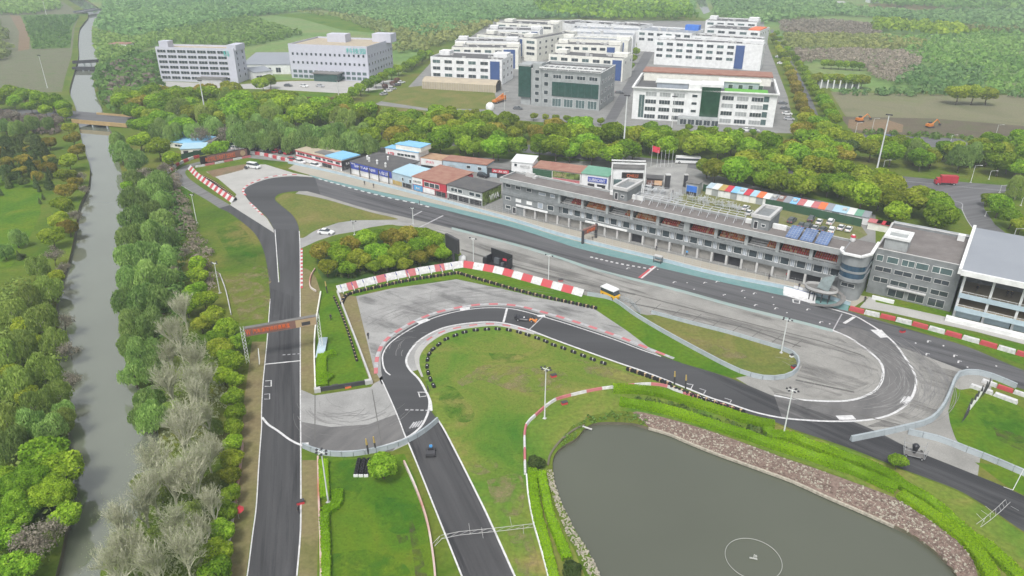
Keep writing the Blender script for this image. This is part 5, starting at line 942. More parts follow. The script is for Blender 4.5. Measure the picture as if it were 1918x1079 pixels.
mb = MB(); mb.box(4.6, 7.8, 6.2, 7.2, 11.1, 12.3); mb.box(7.9, 9, 5.4, 7.2, 11.1, 11.8); mb.build('roof_plant', 'trim_grey', pit)
for i in range(14):
    s0 = 44.6+i*2.5; mb = MB(); mb.tube((0, 5.6, 11.1), (0, 5.6, 13.0), .07, n=4).tube((0, 3.2, 11.1), (0, 5.6, 13.0), .07, n=4).tube((0, 4.0, 12.9), (0, 7.6, 13.1), .07, n=4)
    FRM = mb.mesh('roof_frame', 'truss_white') if i == 0 else FRM; link('roof_frame', FRM, pit, (s0, 0, 0))
mb = MB(); mb.tube((44.6, 4.2, 12.95), (77.1, 4.2, 12.95), .09, n=4).tube((44.6, 5.6, 13.05), (77.1, 5.6, 13.05), .09, n=4).tube((44.6, 7.4, 13.1), (77.1, 7.4, 13.1), .07, n=4); mb.build('roof_frame_rail', 'truss_white', pit)
def pw(s, t, z=0): c, q = math.cos(PZ), math.sin(PZ); return (PA.x+s*c-t*q, PA.y+s*q+t*c, z)
for i, s0 in enumerate((89.4, 93.0, 96.7)):
    e = thing('solar_panel', ('tilted blue solar panel on the pit roof, nearest the stair tower', 'tilted blue solar panel on the pit roof, middle one', 'tilted blue solar panel on the pit roof, beside the curved tower')[i], 'solar panel', pw(s0, 0, 11.1), PZ, 'solar panels on the pit roof')
    mb = MB(); mb.add([(0, -.2, .5), (3.1, -.2, .5), (3.1, 5.6, 1.9), (0, 5.6, 1.9), (0, -.2, .6), (3.1, -.2, .6), (3.1, 5.6, 2.0), (0, 5.6, 2.0)], [(3, 2, 1, 0), (4, 5, 6, 7), (0, 1, 5, 4), (1, 2, 6, 5), (2, 3, 7, 6), (3, 0, 4, 7)]); mb.build('panel', 'solar', e)
    mb = MB()
    for k in range(1, 4): x = 3.1*k/4; mb.add([(x-.02, -.2, .61), (x+.02, -.2, .61), (x+.02, 5.6, 2.01), (x-.02, 5.6, 2.01)], [(0, 1, 2, 3)])
    for k in range(1, 6): y = -.2+5.8*k/6; z = .61+1.4*k/6; mb.add([(0, y-.02, z+.002), (3.1, y-.02, z+.002), (3.1, y+.02, z+.012), (0, y+.02, z+.012)], [(0, 1, 2, 3)])
    mb.box(.1, .2, .3, .4, 0, .55).box(2.9, 3.0, .3, .4, 0, .55).box(.1, .2, 5.1, 5.2, 0, 1.8).box(2.9, 3.0, 5.1, 5.2, 0, 1.8); mb.build('frame', 'trim_grey', e)
# curved tower between pits and control building
tower = thing('curved_tower', 'grey rounded tower with blue glass bands joining both pit buildings', 'tower', pw(104, 0), PZ)
def bay(x0, x1, yf, yb, n=10):
    cx = (x0+x1)/2; rx = (x1-x0)/2; pts = [(x1, yb), (x0, yb)]
    for i in range(n+1): a = math.pi+math.pi*i/n; pts.append((cx+rx*math.cos(a), (yf+2.4)+2.4*math.sin(a)))
    return pts
mb = MB(); mb.prism(bay(.1, 5.6, -3.6, 7), 0, 5.4); mb.prism(bay(.0, 6.0, -5.0, 7), 5.4, 6.3).prism(bay(0, 6.0, -5.0, 7), 7.7, 8.2).prism(bay(0, 6.0, -5.0, 7), 9.6, 12.3); mb.build('wall', 'tower_grey', tower)
MB().prism(bay(.12, 5.88, -4.85, 6.9), 6.3, 7.7).prism(bay(.12, 5.88, -4.85, 6.9), 8.2, 9.6).build('glazing', 'glass_blue', tower)
mb = MB(); P = [(6.2, 7), (6.2, -2.0), (4.6, -5.2), (.6, -5.2), (-.4, -3.6), (-.4, -1.4)]
for a, b in zip(P, P[1:]): ribbon_mb([a, b], .7, 12.3, mb, z1=12.75)
mb.build('parapet_cap', 'trim_white', tower); MB().prism(bay(.3, 5.7, -4.6, 6.7), 12.3, 12.36).build('roof', 'roof_stained', tower); put_window(tower, 2.8, -3.6, 3.6, 3.0, .9, gl='glass_dark')
e = thing('mascot_balloon', 'small red and white object on the curved tower roof', 'ornament', pw(104.5, 4.6, 12.36), PZ); MB().lathe((0, 0, 0), [(.5, 0), (.7, .5), (.5, 1.0), (.6, 1.3), (.3, 1.8)], 8).build('body', 'trim_white', e, True); MB().lathe((0, 0, 1.1), [(.62, 0), (.65, .25), (.4, .6)], 8).build('cap', 'wall_red', e, True)
# control building
ctl = thing('control_building', 'wide grey four storey control building with dark stained flat roof', 'control building', pw(110.2, 4.2), PZ)
shell(ctl, 18.8, 22.0, 12.0, 'wall_grey', 'roof_stained', .55, cap='trim_grey')
for z, hh, xs in ((9.0, 1.5, [(.6, 2), (3, 5.4), (6.3, 9), (9.4, 12), (12.9, 14.4), (14.6, 17)]), (6.4, 1.1, [(.8, 4.4), (5.2, 9), (9.8, 13.2), (13.9, 17.0)]), (3.5, 1.2, [(1, 4.2), (4.9, 8.6), (9.3, 13), (13.8, 17.4)]), (.5, 1.9, [(4.9, 8.4), (9.4, 12.8), (13.8, 17.2)])):
    for a, b in xs: put_window(ctl, (a+b)/2, 0, z, b-a, hh, fr='trim_grey' if z < 9 else 'trim_white', gl='glass_dark' if z != 9.0 else 'glass_teal')
MB().box(1.2, 6.4, 2.6, 8.2, 11.45, 14.3).build('stair_tower', 'wall_grey_light', ctl); mb = MB(); mb.box(.9, 6.7, 2.2, 3.2, 14.3, 14.9).box(.9, 6.7, 7.6, 8.6, 14.3, 14.9).box(.9, 1.8, 3.2, 7.6, 14.3, 14.9).box(5.8, 6.7, 3.2, 7.6, 14.3, 14.9); mb.build('stair_tower_parapet', 'trim_white', ctl)
mb = MB(); mb.box(0, 18.8, 22.1, 25.0, 0, 11.6); mb.build('rear_wing', 'wall_grey_light', ctl); MB().box(15.6, 17.2, 19, 20.4, 11.45, 13).build('roof_plant', 'trim_white', ctl); MB().box(4.4, 13, -.9, -.02, 2.9, 3.15).build('entrance_canopy', 'trim_grey', ctl)
MB().box(2, 7, -3.5, -2.9, 0, .9).build('planter', 'wall_white', ctl); MB().box(-6, .1, 8.6, 24.0, 0, 2.4).build('yard_wall', 'roof_green', ctl)
# hall with metal roof and open stand
hall = thing('grandstand_hall', 'hall with broad grey metal roof over pale blue balconies', 'grandstand', pw(129.6, 3.4), PZ)
mb = MB(); HL = 30
mb.box(.4, HL, 8, 26, 0, 10.6); mb.box(0, .4, -1, 26, 0, 12.2); mb.box(HL, HL+.4, -1, 26, 0, 12.2); mb.build('wall', 'wall_grey', hall)
mb = MB(); mb.hexa([(-.6, -3.4, 12.2), (HL+1, -3.4, 12.2), (HL+1, 27, 13.0), (-.6, 27, 13.0)], [(-.6, -3.4, 12.5), (HL+1, -3.4, 12.5), (HL+1, 27, 13.4), (-.6, 27, 13.4)]); mb.build('roof', 'roof_metal', hall)
mb = MB(); mb.hexa([(-1.3, -3.8, 11.6), (-.61, -3.8, 11.6), (-.61, 27.4, 12.6), (-1.3, 27.4, 12.6)], [(-1.3, -3.8, 13.0), (-.61, -3.8, 13.0), (-.61, 27.4, 13.9), (-1.3, 27.4, 13.9)]); mb.box(-.61, HL+1, -4.1, -3.41, 11.5, 12.7); mb.build('roof_edge', 'trim_white', hall)
mb = MB(); mb.box(.4, HL, -2.0, 8, 5.4, 5.8).box(.4, HL, -3.0, 8, 2.4, 2.8); mb.build('floor_slab', 'roof_tan', hall)
for i in range(6): link('column', MB().box(-.25, .25, -2.0, -1.4, 0, 12.2).mesh('column', 'pole_white'), hall, (.4+i*5.8, 0, 0))
for y, z in ((-2.3, 5.4), (-3.3, 2.4)): MB().box(.2, HL, y, y+.22, z, z+1.15).build('balcony', 'wall_pale_blue', hall); railing(hall, [(.4, y+.1), (HL, y+.1)], z+1.15, .5, 'trim_white')
for i in range(5): link('shopfront', MB().box(0, 5.0, -1.4, -1.2, .2, 2.1).mesh('shopfront', 'wall_pale_blue'), hall, (.7+i*5.8, 0, 0))
MB().box(-1, HL+1, -5.0, -3.35, 0, .9).build('plinth', 'trim_white', hall)

# ---- workshops and shops of the paddock
def shop(label, Lp, Rp, top, depth, wall, roof, wins=(), pitch=0.0, cap=None, par=.25, name='workshop', h=None, front=None, over=.25, grp='workshops of the paddock'):
    a, b = G(*Lp), G(*Rp); loc, rz, L = frame_of(a, b); h = h or HT(Lp[0], Lp[1], top); e = thing(name, label, 'workshop', loc, rz, grp)
    mb = MB(); mb.box(0, L, 0, depth, 0, h); mb.build('wall', wall, e)
    mb = MB(); z1 = h+pitch; mb.hexa([(-over, -over, h), (L+over, -over, h), (L+over, depth+over, z1), (-over, depth+over, z1)], [(-over, -over, h+par), (L+over, -over, h+par), (L+over, depth+over, z1+par), (-over, depth+over, z1+par)]); mb.build('roof', roof, e)
    for w_ in wins:
        x0, x1, z0, z1_ = w_[0]*L, w_[1]*L, w_[2]*h, w_[3]*h; kind = w_[4] if len(w_) > 4 else 'win'
        if kind == 'win': put_window(e, (x0+x1)/2, 0, z0, x1-x0, z1_-z0, gl=w_[5] if len(w_) > 5 else 'glass_dark')
        elif kind == 'band': MB().box(x0, x1, -.22, -.01, z0, z1_).build('fascia_board', w_[5], e)
        elif kind == 'door': MB().box(x0, x1, -.12, .02, max(.02, z0), z1_).build('shutter_door', w_[5], e)
        elif kind == 'text': letters(e, w_[5], (x0+x1)/2, -.24, z0, z1_-z0, x1-x0, w_[6])
    return e, L, h, depth
W_ = 'win'; Bn = 'band'; Dr = 'door'; Tx = 'text'
e, L, h, d = shop('long white two storey workshop with red bands and tan roof', (556, 299), (641, 321), 281, 9.5, 'wall_white', 'roof_tan',
     [(.0, 1, .88, 1.0, Bn, 'wall_red'), (0, 1, .42, .54, Bn, 'wall_red'), (.04, .2, .6, .84), (.24, .36, .6, .84), (.44, .56, .6, .84), (.60, .66, .6, .84), (.7, .82, .62, .82), (.88, .97, .6, .84), (.58, .78, .02, .36, Dr, 'void_dark'), (.05, .4, .02, .36, Dr, 'wall_white'), (.82, .97, .02, .36, Dr, 'trim_grey')])
MB().box(L*.36, L*.66, 1.5, 6, h+.26, h+.5).build('roof_patch', 'roof_grey', e); MB().box(L*.64, L+.3, .3, d, h+.27, h+.62).build('roof_patch', 'roof_blue', e); MB().box(L+.02, L+.2, 0, d, .3, h).build('side_cladding', 'wall_dark', e); letters(e, 'RACING', L+.24, d/2, h*.5, 1.0, 5.4, 'letter_white', R(90))
e, L, h, d = shop('dark roofed workshop behind a wide blue lettered banner', (659, 325), (735, 344.5), 303, 14.5, 'wall_white', 'roof_dark',
     [(0, 1, .46, 1.04, Bn, 'banner_blue'), (.1, .62, .60, .84, Tx, 'SINTAPAJIE', 'letter_white'), (.68, .95, .55, .85, Tx, 'A车房', 'letter_white'), (.02, .12, .85, .96, Tx, '赛车', 'letter_white')], pitch=.4)
for i in range(5): link('column', MB().box(-.15, .15, -1.2, -.9, 0, h).mesh('column', 'steel_dark'), e, (L*(.03+.235*i), 0, 0))
for i, (x, y) in enumerate(((.18, 5), (.3, 3.5), (.52, 3), (.76, 2.2), (.5, 9))): MB().box(L*x-.25, L*x+.25, y-.25, y+.25, h+.3, h+1.7).lathe((L*x, y, h+1.7), [(.5, 0), (.1, .4)], 6).build('roof_vent', 'trim_white', e)
e, L, h, d = shop('pale blue workshop with mustard shutter beside the blue banner', (735.5, 344.5), (773, 355), 322, 9, 'wall_pale_blue', 'roof_pale_blue', [(.02, .48, .02, .36, Dr, 'door_tan'), (.52, .95, .02, .36, Dr, 'void_dark'), (.5, .58, .5, .75), (.86, .96, .48, .75)], pitch=.8)
e, L, h, d = shop('red fronted workshop with brown roof and sky blue shutter', (774, 355.5), (836, 371), 331, 15, 'wall_red', 'roof_brown',
     [(.0, .3, .5, .98, Bn, 'trim_white'), (.04, .27, .62, .78, Tx, 'DRIVER', 'sign_black'), (.02, .3, .02, .44, Dr, 'sign_sky'), (.32, .66, .02, .4, Dr, 'wall_white'), (.36, .5, .52, .84), (.52, .66, .52, .84), (.68, .8, .52, .84), (.68, .98, .02, .36, Dr, 'void_dark'), (.1, .22, .15, .3, Tx, '极速', 'letter_white')], pitch=.6)
e, L, h, d = shop('black roofed grey workshop with green graffiti side wall', (838, 371), (903.5, 387), 346, 10.5, 'wall_grey_light', 'roof_dark', [(.12, .3, .62, .86), (.32, .44, .62, .86), (.64, .78, .62, .86), (.82, .96, .62, .86), (0, 1, .42, .52, Bn, 'trim_white'), (.06, .3, .02, .38, Dr, 'void_dark'), (.34, .62, .02, .38, Dr, 'void_dark'), (.66, .97, .02, .38, Dr, 'void_dark')], pitch=.2)
MB().box(L+.02, L+.16, .1, d, .2, h).build('side_cladding', 'graffiti_green', e); letters(e, 'VIVA', L+.2, d*.62, h*.2, 2.0, 5.5, 'letter_white', R(90))
# back row
e, L, h, d = shop('white three storey office with blue roof and red lettering', (724, 304), (785, 314), 277, 7, 'wall_white', 'roof_blue', [(.05, .28, .5, .78, Tx, 'ATR', 'letter_red'), (.36, .56, .62, .78), (.58, .76, .62, .78), (.78, .9, .62, .78), (.36, .56, .28, .44), (.58, .76, .28, .44), (.78, .9, .28, .44)], name='office_block')
MB().box(L*.32, L+1.2, .1, d, h+.26, h+2.0).build('upper_storey', 'wall_cream', e); MB().box(L*.3, L+1.3, 0, d+.1, h+2.0, h+2.25).build('upper_roof', 'roof_blue', e)
shop('white low shop with pink stripes beside the blue roofed office', (785, 312), (829, 318.5), 295, 7, 'wall_white', 'roof_rust', [(0, 1, .3, 1.0, Bn, 'trim_white'), (0, .1, .3, 1.02, Bn, 'letter_red'), (.32, .66, .55, .78, Tx, 'SPORTS', 'letter_red'), (.9, 1.0, .3, .6, Bn, 'letter_red'), (.1, .9, .02, .25, Dr, 'void_dark')])
shop('grey blue long shop with thin rust roof', (830, 321), (912, 331), 300, 7, 'wall_pale_blue', 'roof_brown', [(.12, .3, .5, .7, Tx, '改装', 'trim_grey'), (.55, .63, .55, .78), (.8, .88, .5, .75), (.3, .5, .02, .36, Dr, 'void_dark'), (.6, .9, .02, .3, Dr, 'door_grey')])
shop('low shop with dark front and red lettered sign', (913, 331), (958, 336), 314, 6, 'wall_dark', 'roof_grey', [(.2, .9, .55, .95, Bn, 'wall_red'), (.25, .85, .62, .86, Tx, '车友会', 'letter_white'), (.1, .4, .02, .45, Dr, 'wall_pale_blue')])
e, L, h, d = shop('white pitched roof shop standing taller than its neighbours', (958, 337), (997, 341), 303, 6.5, 'wall_white', 'roof_white', [(.14, .26, .78, .92), (.42, .88, .74, .88, Tx, 'MOTOR', 'trim_grey'), (0, 1, .05, .5, Bn, 'glass_teal')], pitch=1.0)
shop('shop with long rust red roof behind the pit building', (998, 341), (1087, 353), 314, 7.5, 'wall_white', 'roof_brown', [(0, .4, .4, .95, Bn, 'green_screen'), (.42, .98, .55, .95, Bn, 'graffiti_green'), (.45, .7, .62, .86, Tx, 'GARAGE', 'letter_tan'), (.42, .98, .1, .5, Bn, 'pink_paint'), (.7, .85, .05, .4, Dr, 'void_dark')], pitch=.5)
shop('white shop with green roof and blue lettered sign', (1088, 353), (1138, 360), 325, 8, 'wall_white', 'roof_green', [(.25, .95, .55, .86, Bn, 'banner_blue'), (.3, .9, .6, .8, Tx, 'LUBRICANT', 'letter_white'), (.25, .5, .02, .42, Dr, 'void_dark'), (.6, .9, .02, .42, Dr, 'void_dark')], pitch=.6)
e, L, h, d = shop('tall white framed shop with black and orange display', (1145, 359), (1203, 361), 316, 6, 'wall_white', 'roof_grey', [(.3, .98, .62, .86, Bn, 'sign_black'), (.46, .82, .66, .80, Tx, 'CHILLI', 'letter_orange'), (.05, .32, .25, .55, Bn, 'glass_teal'), (.36, .66, .2, .52, Bn, 'wall_pale_blue'), (.68, .96, .2, .52, Bn, 'glass_teal')], pitch=.3)
mb = MB(); mb.box(-.5, -.1, -1, -.6, 0, h+2).box(L+.1, L+.5, -1, -.6, 0, h+2).box(-.5, L+.5, -1, -.6, h+2, h+2.5).box(-.5, L+.5, 2, 2.4, h+2.2, h+2.6); mb.build('steel_frame', 'trim_white', e)
shop('small dark kiosk with photo boards beside the entrance', (1210, 348), (1240, 350), 334, 4, 'wall_dark', 'roof_dark', [(.02, .45, .1, .8, Bn, 'wall_brown'), (.5, .98, .2, .8, Bn, 'seat_cream')])
shop('grey gatehouse with blue tarp at the car park', (1283, 364), (1306, 368), 342, 4, 'wall_grey_light', 'roof_grey', [(.1, .9, .3, .8, Bn, 'plastic_blue'), (.1, .9, .02, .28, Dr, 'void_dark')], name='gatehouse')
e = thing('entrance_pillar', 'black square gate pillar left of the entrance', 'gate pillar', G(1249, 353), 0, 'gate pillars'); MB().box(-.8, .8, -.8, .8, 0, 5).build('shaft', 'wall_dark', e); MB().box(-.9, .9, -.9, .9, 5, 5.3).build('cap', 'trim_grey', e)
e = thing('entrance_pillar', 'dark slim gate pillar right of the entrance', 'gate pillar', G(1283, 350), 0, 'gate pillars'); MB().box(-.6, .6, -.6, .6, 0, 4.4).build('shaft', 'wall_dark', e); MB().box(-.7, .7, -.7, .7, 4.4, 4.7).build('cap', 'trim_grey', e)
# sheds at the river bend
for lab, Lp, Rp, top, dp, rf in (('low shed with sky blue roof behind the tree clump', (290, 272), (368, 282), 262, 12, 'roof_blue'), ('small shed with pale blue roof beside the hoarding', (340, 290), (385, 288), 280, 7, 'roof_pale_blue'), ('small grey roofed shed by the blue shed', (365, 276), (398, 277), 266, 6, 'roof_grey')):
    shop(lab, Lp, Rp, top, dp, 'wall_cream', rf, [(.1, .3, .1, .7, Dr, 'void_dark'), (.5, .7, .3, .7)], pitch=.6, name='shed', grp='sheds by the river bend')
MB
e = thing('green_screen_fence', 'dark green mesh screen fence behind the hoarding', 'fence', G(325, 300)); 
def fence_line(e, px, h, m, post='steel_dark', step=3.0, th=.08, z0=0.0, name='screen'):
    pts, st_ = resample(wpts(px, 0, False), step); o = Vector(e.location); mb = MB(); pm = MB().tube((0, 0, 0), (0, 0, h+.15), .06, n=5).mesh('post', post)
    for a, b in zip(pts, pts[1:]): ribbon_mb([(a[0]-o.x, a[1]-o.y), (b[0]-o.x, b[1]-o.y)], th, z0, mb, z1=h)
    mb.build(name, m, e)
    for p in pts[:98]: link('post', pm, e, (p[0]-o.x, p[1]-o.y, 0))
fence_line(e, [(322, 303), (368, 293), (440, 276)], 2.2, 'green_screen')
e = thing('green_screen_fence', 'long dark green screen fence along the car park stalls', 'fence', G(1316, 352)); fence_line(e, [(1316, 358), (1500, 401), (1612, 425)], 2.6, 'green_screen', step=2.6)

# ---- market stalls with coloured roofs
cols_ = ['wall_pale_blue', 'roof_white', 'door_tan', 'wall_red', 'roof_blue', 'roof_pale_blue', 'wall_red', 'roof_pale_blue', 'orange_roof', 'roof_white', 'roof_metal', 'wall_brown', 'roof_metal', 'roof_blue', 'pink_paint', 'roof_white', 'pink_paint', 'orange_roof', 'roof_metal', 'roof_pale_blue', 'roof_pale_blue', 'roof_white', 'roof_green', 'roof_metal']
cn_ = {'wall_pale_blue': 'pale blue', 'roof_white': 'white', 'door_tan': 'yellow', 'wall_red': 'red', 'roof_blue': 'sky blue', 'roof_pale_blue': 'light blue', 'orange_roof': 'orange red', 'roof_metal': 'grey', 'wall_brown': 'brown', 'pink_paint': 'faded pink', 'roof_green': 'dull green'}
ra, rb_ = G(1322, 351, 2.6), G(1628, 408, 2.6); n_ = len(cols_); rz = math.atan2(rb_.y-ra.y, rb_.x-ra.x); Ls = (rb_-ra).length/n_
for i, c in enumerate(cols_):
    p = ra.lerp(rb_, i/n_); e = thing('market_stall', '%s roofed stall, %s from the entrance end behind the green screen' % (cn_[c], nth(i+1)), 'stall', (p.x, p.y, 0), rz, 'stalls along the car park')
    MB().box(.05, Ls-.05, .3, 4.6, 0, 2.5).build('wall', rs.choice(['wall_cream', 'wall_grey_light', 'wall_white']), e); hh = rs.uniform(0, .3)
    MB().hexa([(0, 0, 2.5), (Ls-.02, 0, 2.5), (Ls-.02, 4.9, 3.0+hh), (0, 4.9, 3.0+hh)], [(0, 0, 2.62), (Ls-.02, 0, 2.62), (Ls-.02, 4.9, 3.12+hh), (0, 4.9, 3.12+hh)]).build('roof', c, e)
    if i in (5, 10, 11, 13, 20): MB().box(.5, Ls-.5, 1.5, 3, 2.95, 3.5).build('roof_unit', 'trim_grey', e)
for i, (x, y, c) in enumerate(((1640, 414, 'pink_paint'), (1656, 417, 'wall_red'), (1672, 420, 'roof_tan'), (1686, 422, 'wall_red'))):
    p = G(x, y, 2.5); e = thing('market_stall', '%s hut roof behind the control building, %s from the left' % (('faded pink', 'small red', 'cream', 'far red')[i], nth(i+1)), 'stall', (p.x, p.y, 0), rz, 'huts behind the control building'); MB().box(-1.7, 1.7, -1.5, 1.5, 0, 2.3).build('wall', 'wall_cream', e); MB().box(-1.9, 1.9, -1.8, 1.8, 2.3, 2.5).build('roof', c, e)

# ---- offices on the far side of the road
def office(label, A, B, D, h, rows, wall='wall_lilac', tower=None, side_rows=None, roof='roof_tan'):
    a, b = G(*A), G(*B); loc, rz, L = frame_of(a, b); e = thing('office_building', label, 'office building', loc, rz, 'offices beyond the tree belt'); shell(e, L, D, h, wall, roof, 1.0)
    for z, hh, n, w_, gl in rows:
        for i in range(n): put_window(e, L*(i+.5)/n*.96+L*.02 if w_ < 4 else L*(i+.5)/n*.9+L*.01, 0, z, w_, hh, gl=gl, fr='trim_white' if w_ > 4 else 'wall_lilac', mull=1.8)
    for z, hh, n, w_, gl in (side_rows or []):
        for i in range(n): put_window(e, L, D*(i+.5)/n, z, w_, hh, R(90), gl=gl, fr='wall_lilac')
    for (x0, x1, y0, y1, hh) in tower or []: MB().box(x0, x1, y0, y1, h-1.3, hh).build('roof_tower', wall, e)
    return e, L
e, L = office('long lilac office block with ribbon windows and teal sign', (303, 152), (447, 156), 14, 20.5, [(1.5+3.15*k, 1.7, 7, 5.6, 'glass_dark') for k in range(6)], tower=[(1, 7, 3, 9, 23.5), (46, 51.8, 1, 13, 22.3)], side_rows=[(3+3.4*k, 1.6, 2, 1.3, 'glass_dark') for k in range(5)])
letters(e, '科', L*.905, -.3, 15.6, 3.6, 4, 'letter_teal'); MB().box(L*.55, L*.85, -6, -.05, 0, 3.2).build('entrance_porch', 'trim_grey', e); MB().box(L*.53, L*.87, -6.6, .0, 3.2, 3.6).build('porch_roof', 'roof_grey', e)
e, L = office('square lilac office block with small square windows and teal sign', (547, 146), (692, 153), 40, 21.0, [(3.6, 1.8, 14, 2.6, 'glass_teal'), (.6, 1.8, 14, 2.8, 'glass_teal')]+[(z, 1.5, 16, 1.3, 'glass_dark') for z in (9.2, 14.4)], tower=[(16, 29, 22, 30, 25), (L*.0+44, 57, 30, 39.7, 25)], side_rows=[(z, 1.6, 9, 1.5, 'glass_dark') for z in (1.4, 5.2, 9.4, 14.0)])
letters(e, '科技园', L*.86, -.3, 16.6, 3.2, 13, 'letter_teal'); MB().box(L*.36, L*.66, -7, -.05, 0, 4.6).build('entrance_porch', 'glass_green', e); MB().box(L*.34, L*.68, -7.6, .0, 4.6, 5.2).build('porch_roof', 'roof_grey', e)
shop('low hall with blue grey roof between the offices', (455, 139), (545, 139), 124, 34, 'wall_white', 'roof_metal', [(.1+.2*i, .2+.2*i, .2, .7) for i in range(4)], pitch=3, h=6, name='low_hall', grp='sheds by the offices')
shop('small gabled shed in front of the grey roofed hall', (478, 152), (512, 148), 140, 12, 'wall_white', 'roof_metal', [(.1, .4, .1, .6), (.5, .9, .1, .6)], pitch=1.5, h=5, name='shed', grp='sheds by the offices')
shop('tiny brown shed in the fields left of the offices', (206, 93), (240, 94), 88, 10, 'wall_cream', 'roof_brown', [(.1, .3, .1, .7), (.4, .6, .1, .7), (.7, .9, .1, .7)], h=4.5, name='shed', grp='sheds in the fields')
e, L, h, d = shop('columned pale shed under trees right of the works road', (1532, 164), (1608, 166), 150, 10, 'wall_grey_light', 'roof_white', [], h=5, name='shed', grp='sheds in the fields')
for i in range(7): link('column', MB().box(-.35, .35, -2.6, -2.0, 0, 5).mesh('column', 'trim_white'), e, (1+i*(L-2)/6, 0, 0))
shop('white farm shed far beyond the tan field', (1628, 5.5), (1646, 5.5), 3, 12, 'wall_white', 'roof_white', [(.2, .8, .1, .7)], h=6, name='shed', grp='sheds in the fields')

# ---- the works estate: every block placed by the front edge of its roof
AX = R(-13.5)
def works(label, TL, TR, h, D, wall='wall_white', blue=None, rows=2, n=5, roof='roof_works', side=True, rear=0.0, wfrac=.62, skew=None, extra=()):
    a, b = G(*TL, h), G(*TR, h); rz = math.atan2(b.y-a.y, b.x-a.x) if skew is None else skew; L = (b-a).length; e = thing('works_building', label, 'factory', (a.x, a.y, 0), rz, 'white blocks of the works estate'); shell(e, L, D, h, wall, roof, .9)
    x1 = L*(blue[0] if blue else 1)
    for k in range(rows):
        z = h-3.6-k*4.0
        if z < .4: break
        for i in range(n): put_window(e, x1*(i+.5)/n, 0, z, x1/n*wfrac, 1.9, gl='glass_dark' if (i+k) % 3 else 'glass_teal', mull=2)
    if side:
        for k in range(rows):
            z = h-3.6-k*4.0
            if z > .3:
                for i in range(max(2, int(D/8))): put_window(e, L, D*(i+.5)/max(2, int(D/8)), z, 2.6, 1.6, R(90), gl='glass_dark', mull=2)
    if blue: MB().box(L*blue[0], L*blue[1], -.35, -.02, .5, h-1.2).build('blue_panel', 'panel_blue', e)
    if rear: MB().box(.5, L*.16, D*.55, D*.85, h-.95, h+rear*.7).build('roof_tower', wall, e); MB().box(L*.8, L-.5, D*.5, D*.85, h-.95, h+rear*.7).build('roof_tower', wall, e)
    rr = random.Random(int(TL[0])); mb = MB()
    for _ in range(int(L/6)): x, y = rr.uniform(2, L-4), rr.uniform(2, max(3, D-4)); mb.box(x, x+rr.uniform(1, 3), y, y+rr.uniform(1, 2), h-.9, h+rr.uniform(-.3, .8))
    mb.build('roof_plant', 'trim_grey', e)
    return e, L
lft = 'left column of the works'
works('works block nearest the long tunnel shed, blue end panel', (806, 106), (940, 112), 15, 26, blue=(.84, .97), rows=3, n=5, rear=2.4); works('second works block of the left column', (846, 88), (971, 90), 14, 22, 'wall_cream', (.78, .95), 2, 5, rear=2)
works('third works block of the left column', (852, 76), (968, 78), 14, 22, 'wall_white', (.84, .97), 2, 5, rear=2); works('fourth works block of the left column', (893, 64), (985, 71), 14, 24, 'wall_cream', (.8, .93), 2, 4, rear=2)
works('fifth works block of the left column', (911, 55), (1011, 57), 14, 26, 'wall_white', (.84, .96), 1, 4, rear=2); works('sixth works block of the left column', (930, 42), (1036, 47), 14, 30, 'wall_cream', None, 1, 5, rear=2)
works('seventh works block, far end of the left column', (1034, 39), (1070, 45), 14, 30, 'wall_white', (.1, .5), 1, 3); works('cream side block right of the left column', (982, 71), (1006, 73), 16, 60, 'wall_cream', None, 3, 1, side=True)
works('pale block behind the glass cornered works', (1028, 101), (1168, 110), 14, 22, 'wall_cream', (.86, .98), 1, 6, rear=2); works('second block of the middle column', (1040, 82), (1162, 86), 14, 20, 'wall_cream', (.8, .92), 1, 6, rear=2)
works('third block of the middle column', (1048, 72), (1177, 77), 14, 20, 'wall_cream', (.82, .94), 1, 6, rear=2, roof='roof_metal'); works('fourth block of the middle column', (1060, 62), (1186, 66), 14, 22, 'wall_white', None, 1, 6, roof='roof_metal'); works('fifth block of the middle column', (1075, 53), (1195, 57), 14, 24, 'wall_white', (.4, .6), 1, 5, roof='roof_metal')
works('sixth block, far end of the middle column', (1077, 42), (1140, 46), 14, 26, 'wall_white', (.1, .35), 1, 4)
e, L = works('far white block with ribbon windows and blue tank', (1195, 56), (1296, 62), 16, 34, 'wall_white', None, 2, 6, roof='roof_metal'); MB().box(L*.7, L*.95, 26, 33, 15.1, 19).build('roof_tank', 'plastic_blue', e)
works('low white block far behind the middle column', (1145, 45), (1196, 49), 14, 26, 'wall_white', None, 1, 4)
works('white block with blue panes behind the green glass works', (1228, 74), (1430, 84), 17, 18, 'wall_white', (.76, .84), 3, 8, rear=2); works('long white block with plain roof, third from the green glass works', (1257, 64), (1425, 74), 14, 18, 'wall_white', None, 1, 8)
e, L = works('far block with orange roof section', (1322, 52), (1424, 58), 14, 34, 'wall_white', None, 1, 5); MB().box(L*.78, L*.99, 2, 26, 13.1, 14.8).build('roof_patch', 'orange_roof', e)
works('farthest white block beside the canal', (1322, 38), (1418, 42), 14, 34, 'wall_white', None, 1, 5, rear=3)
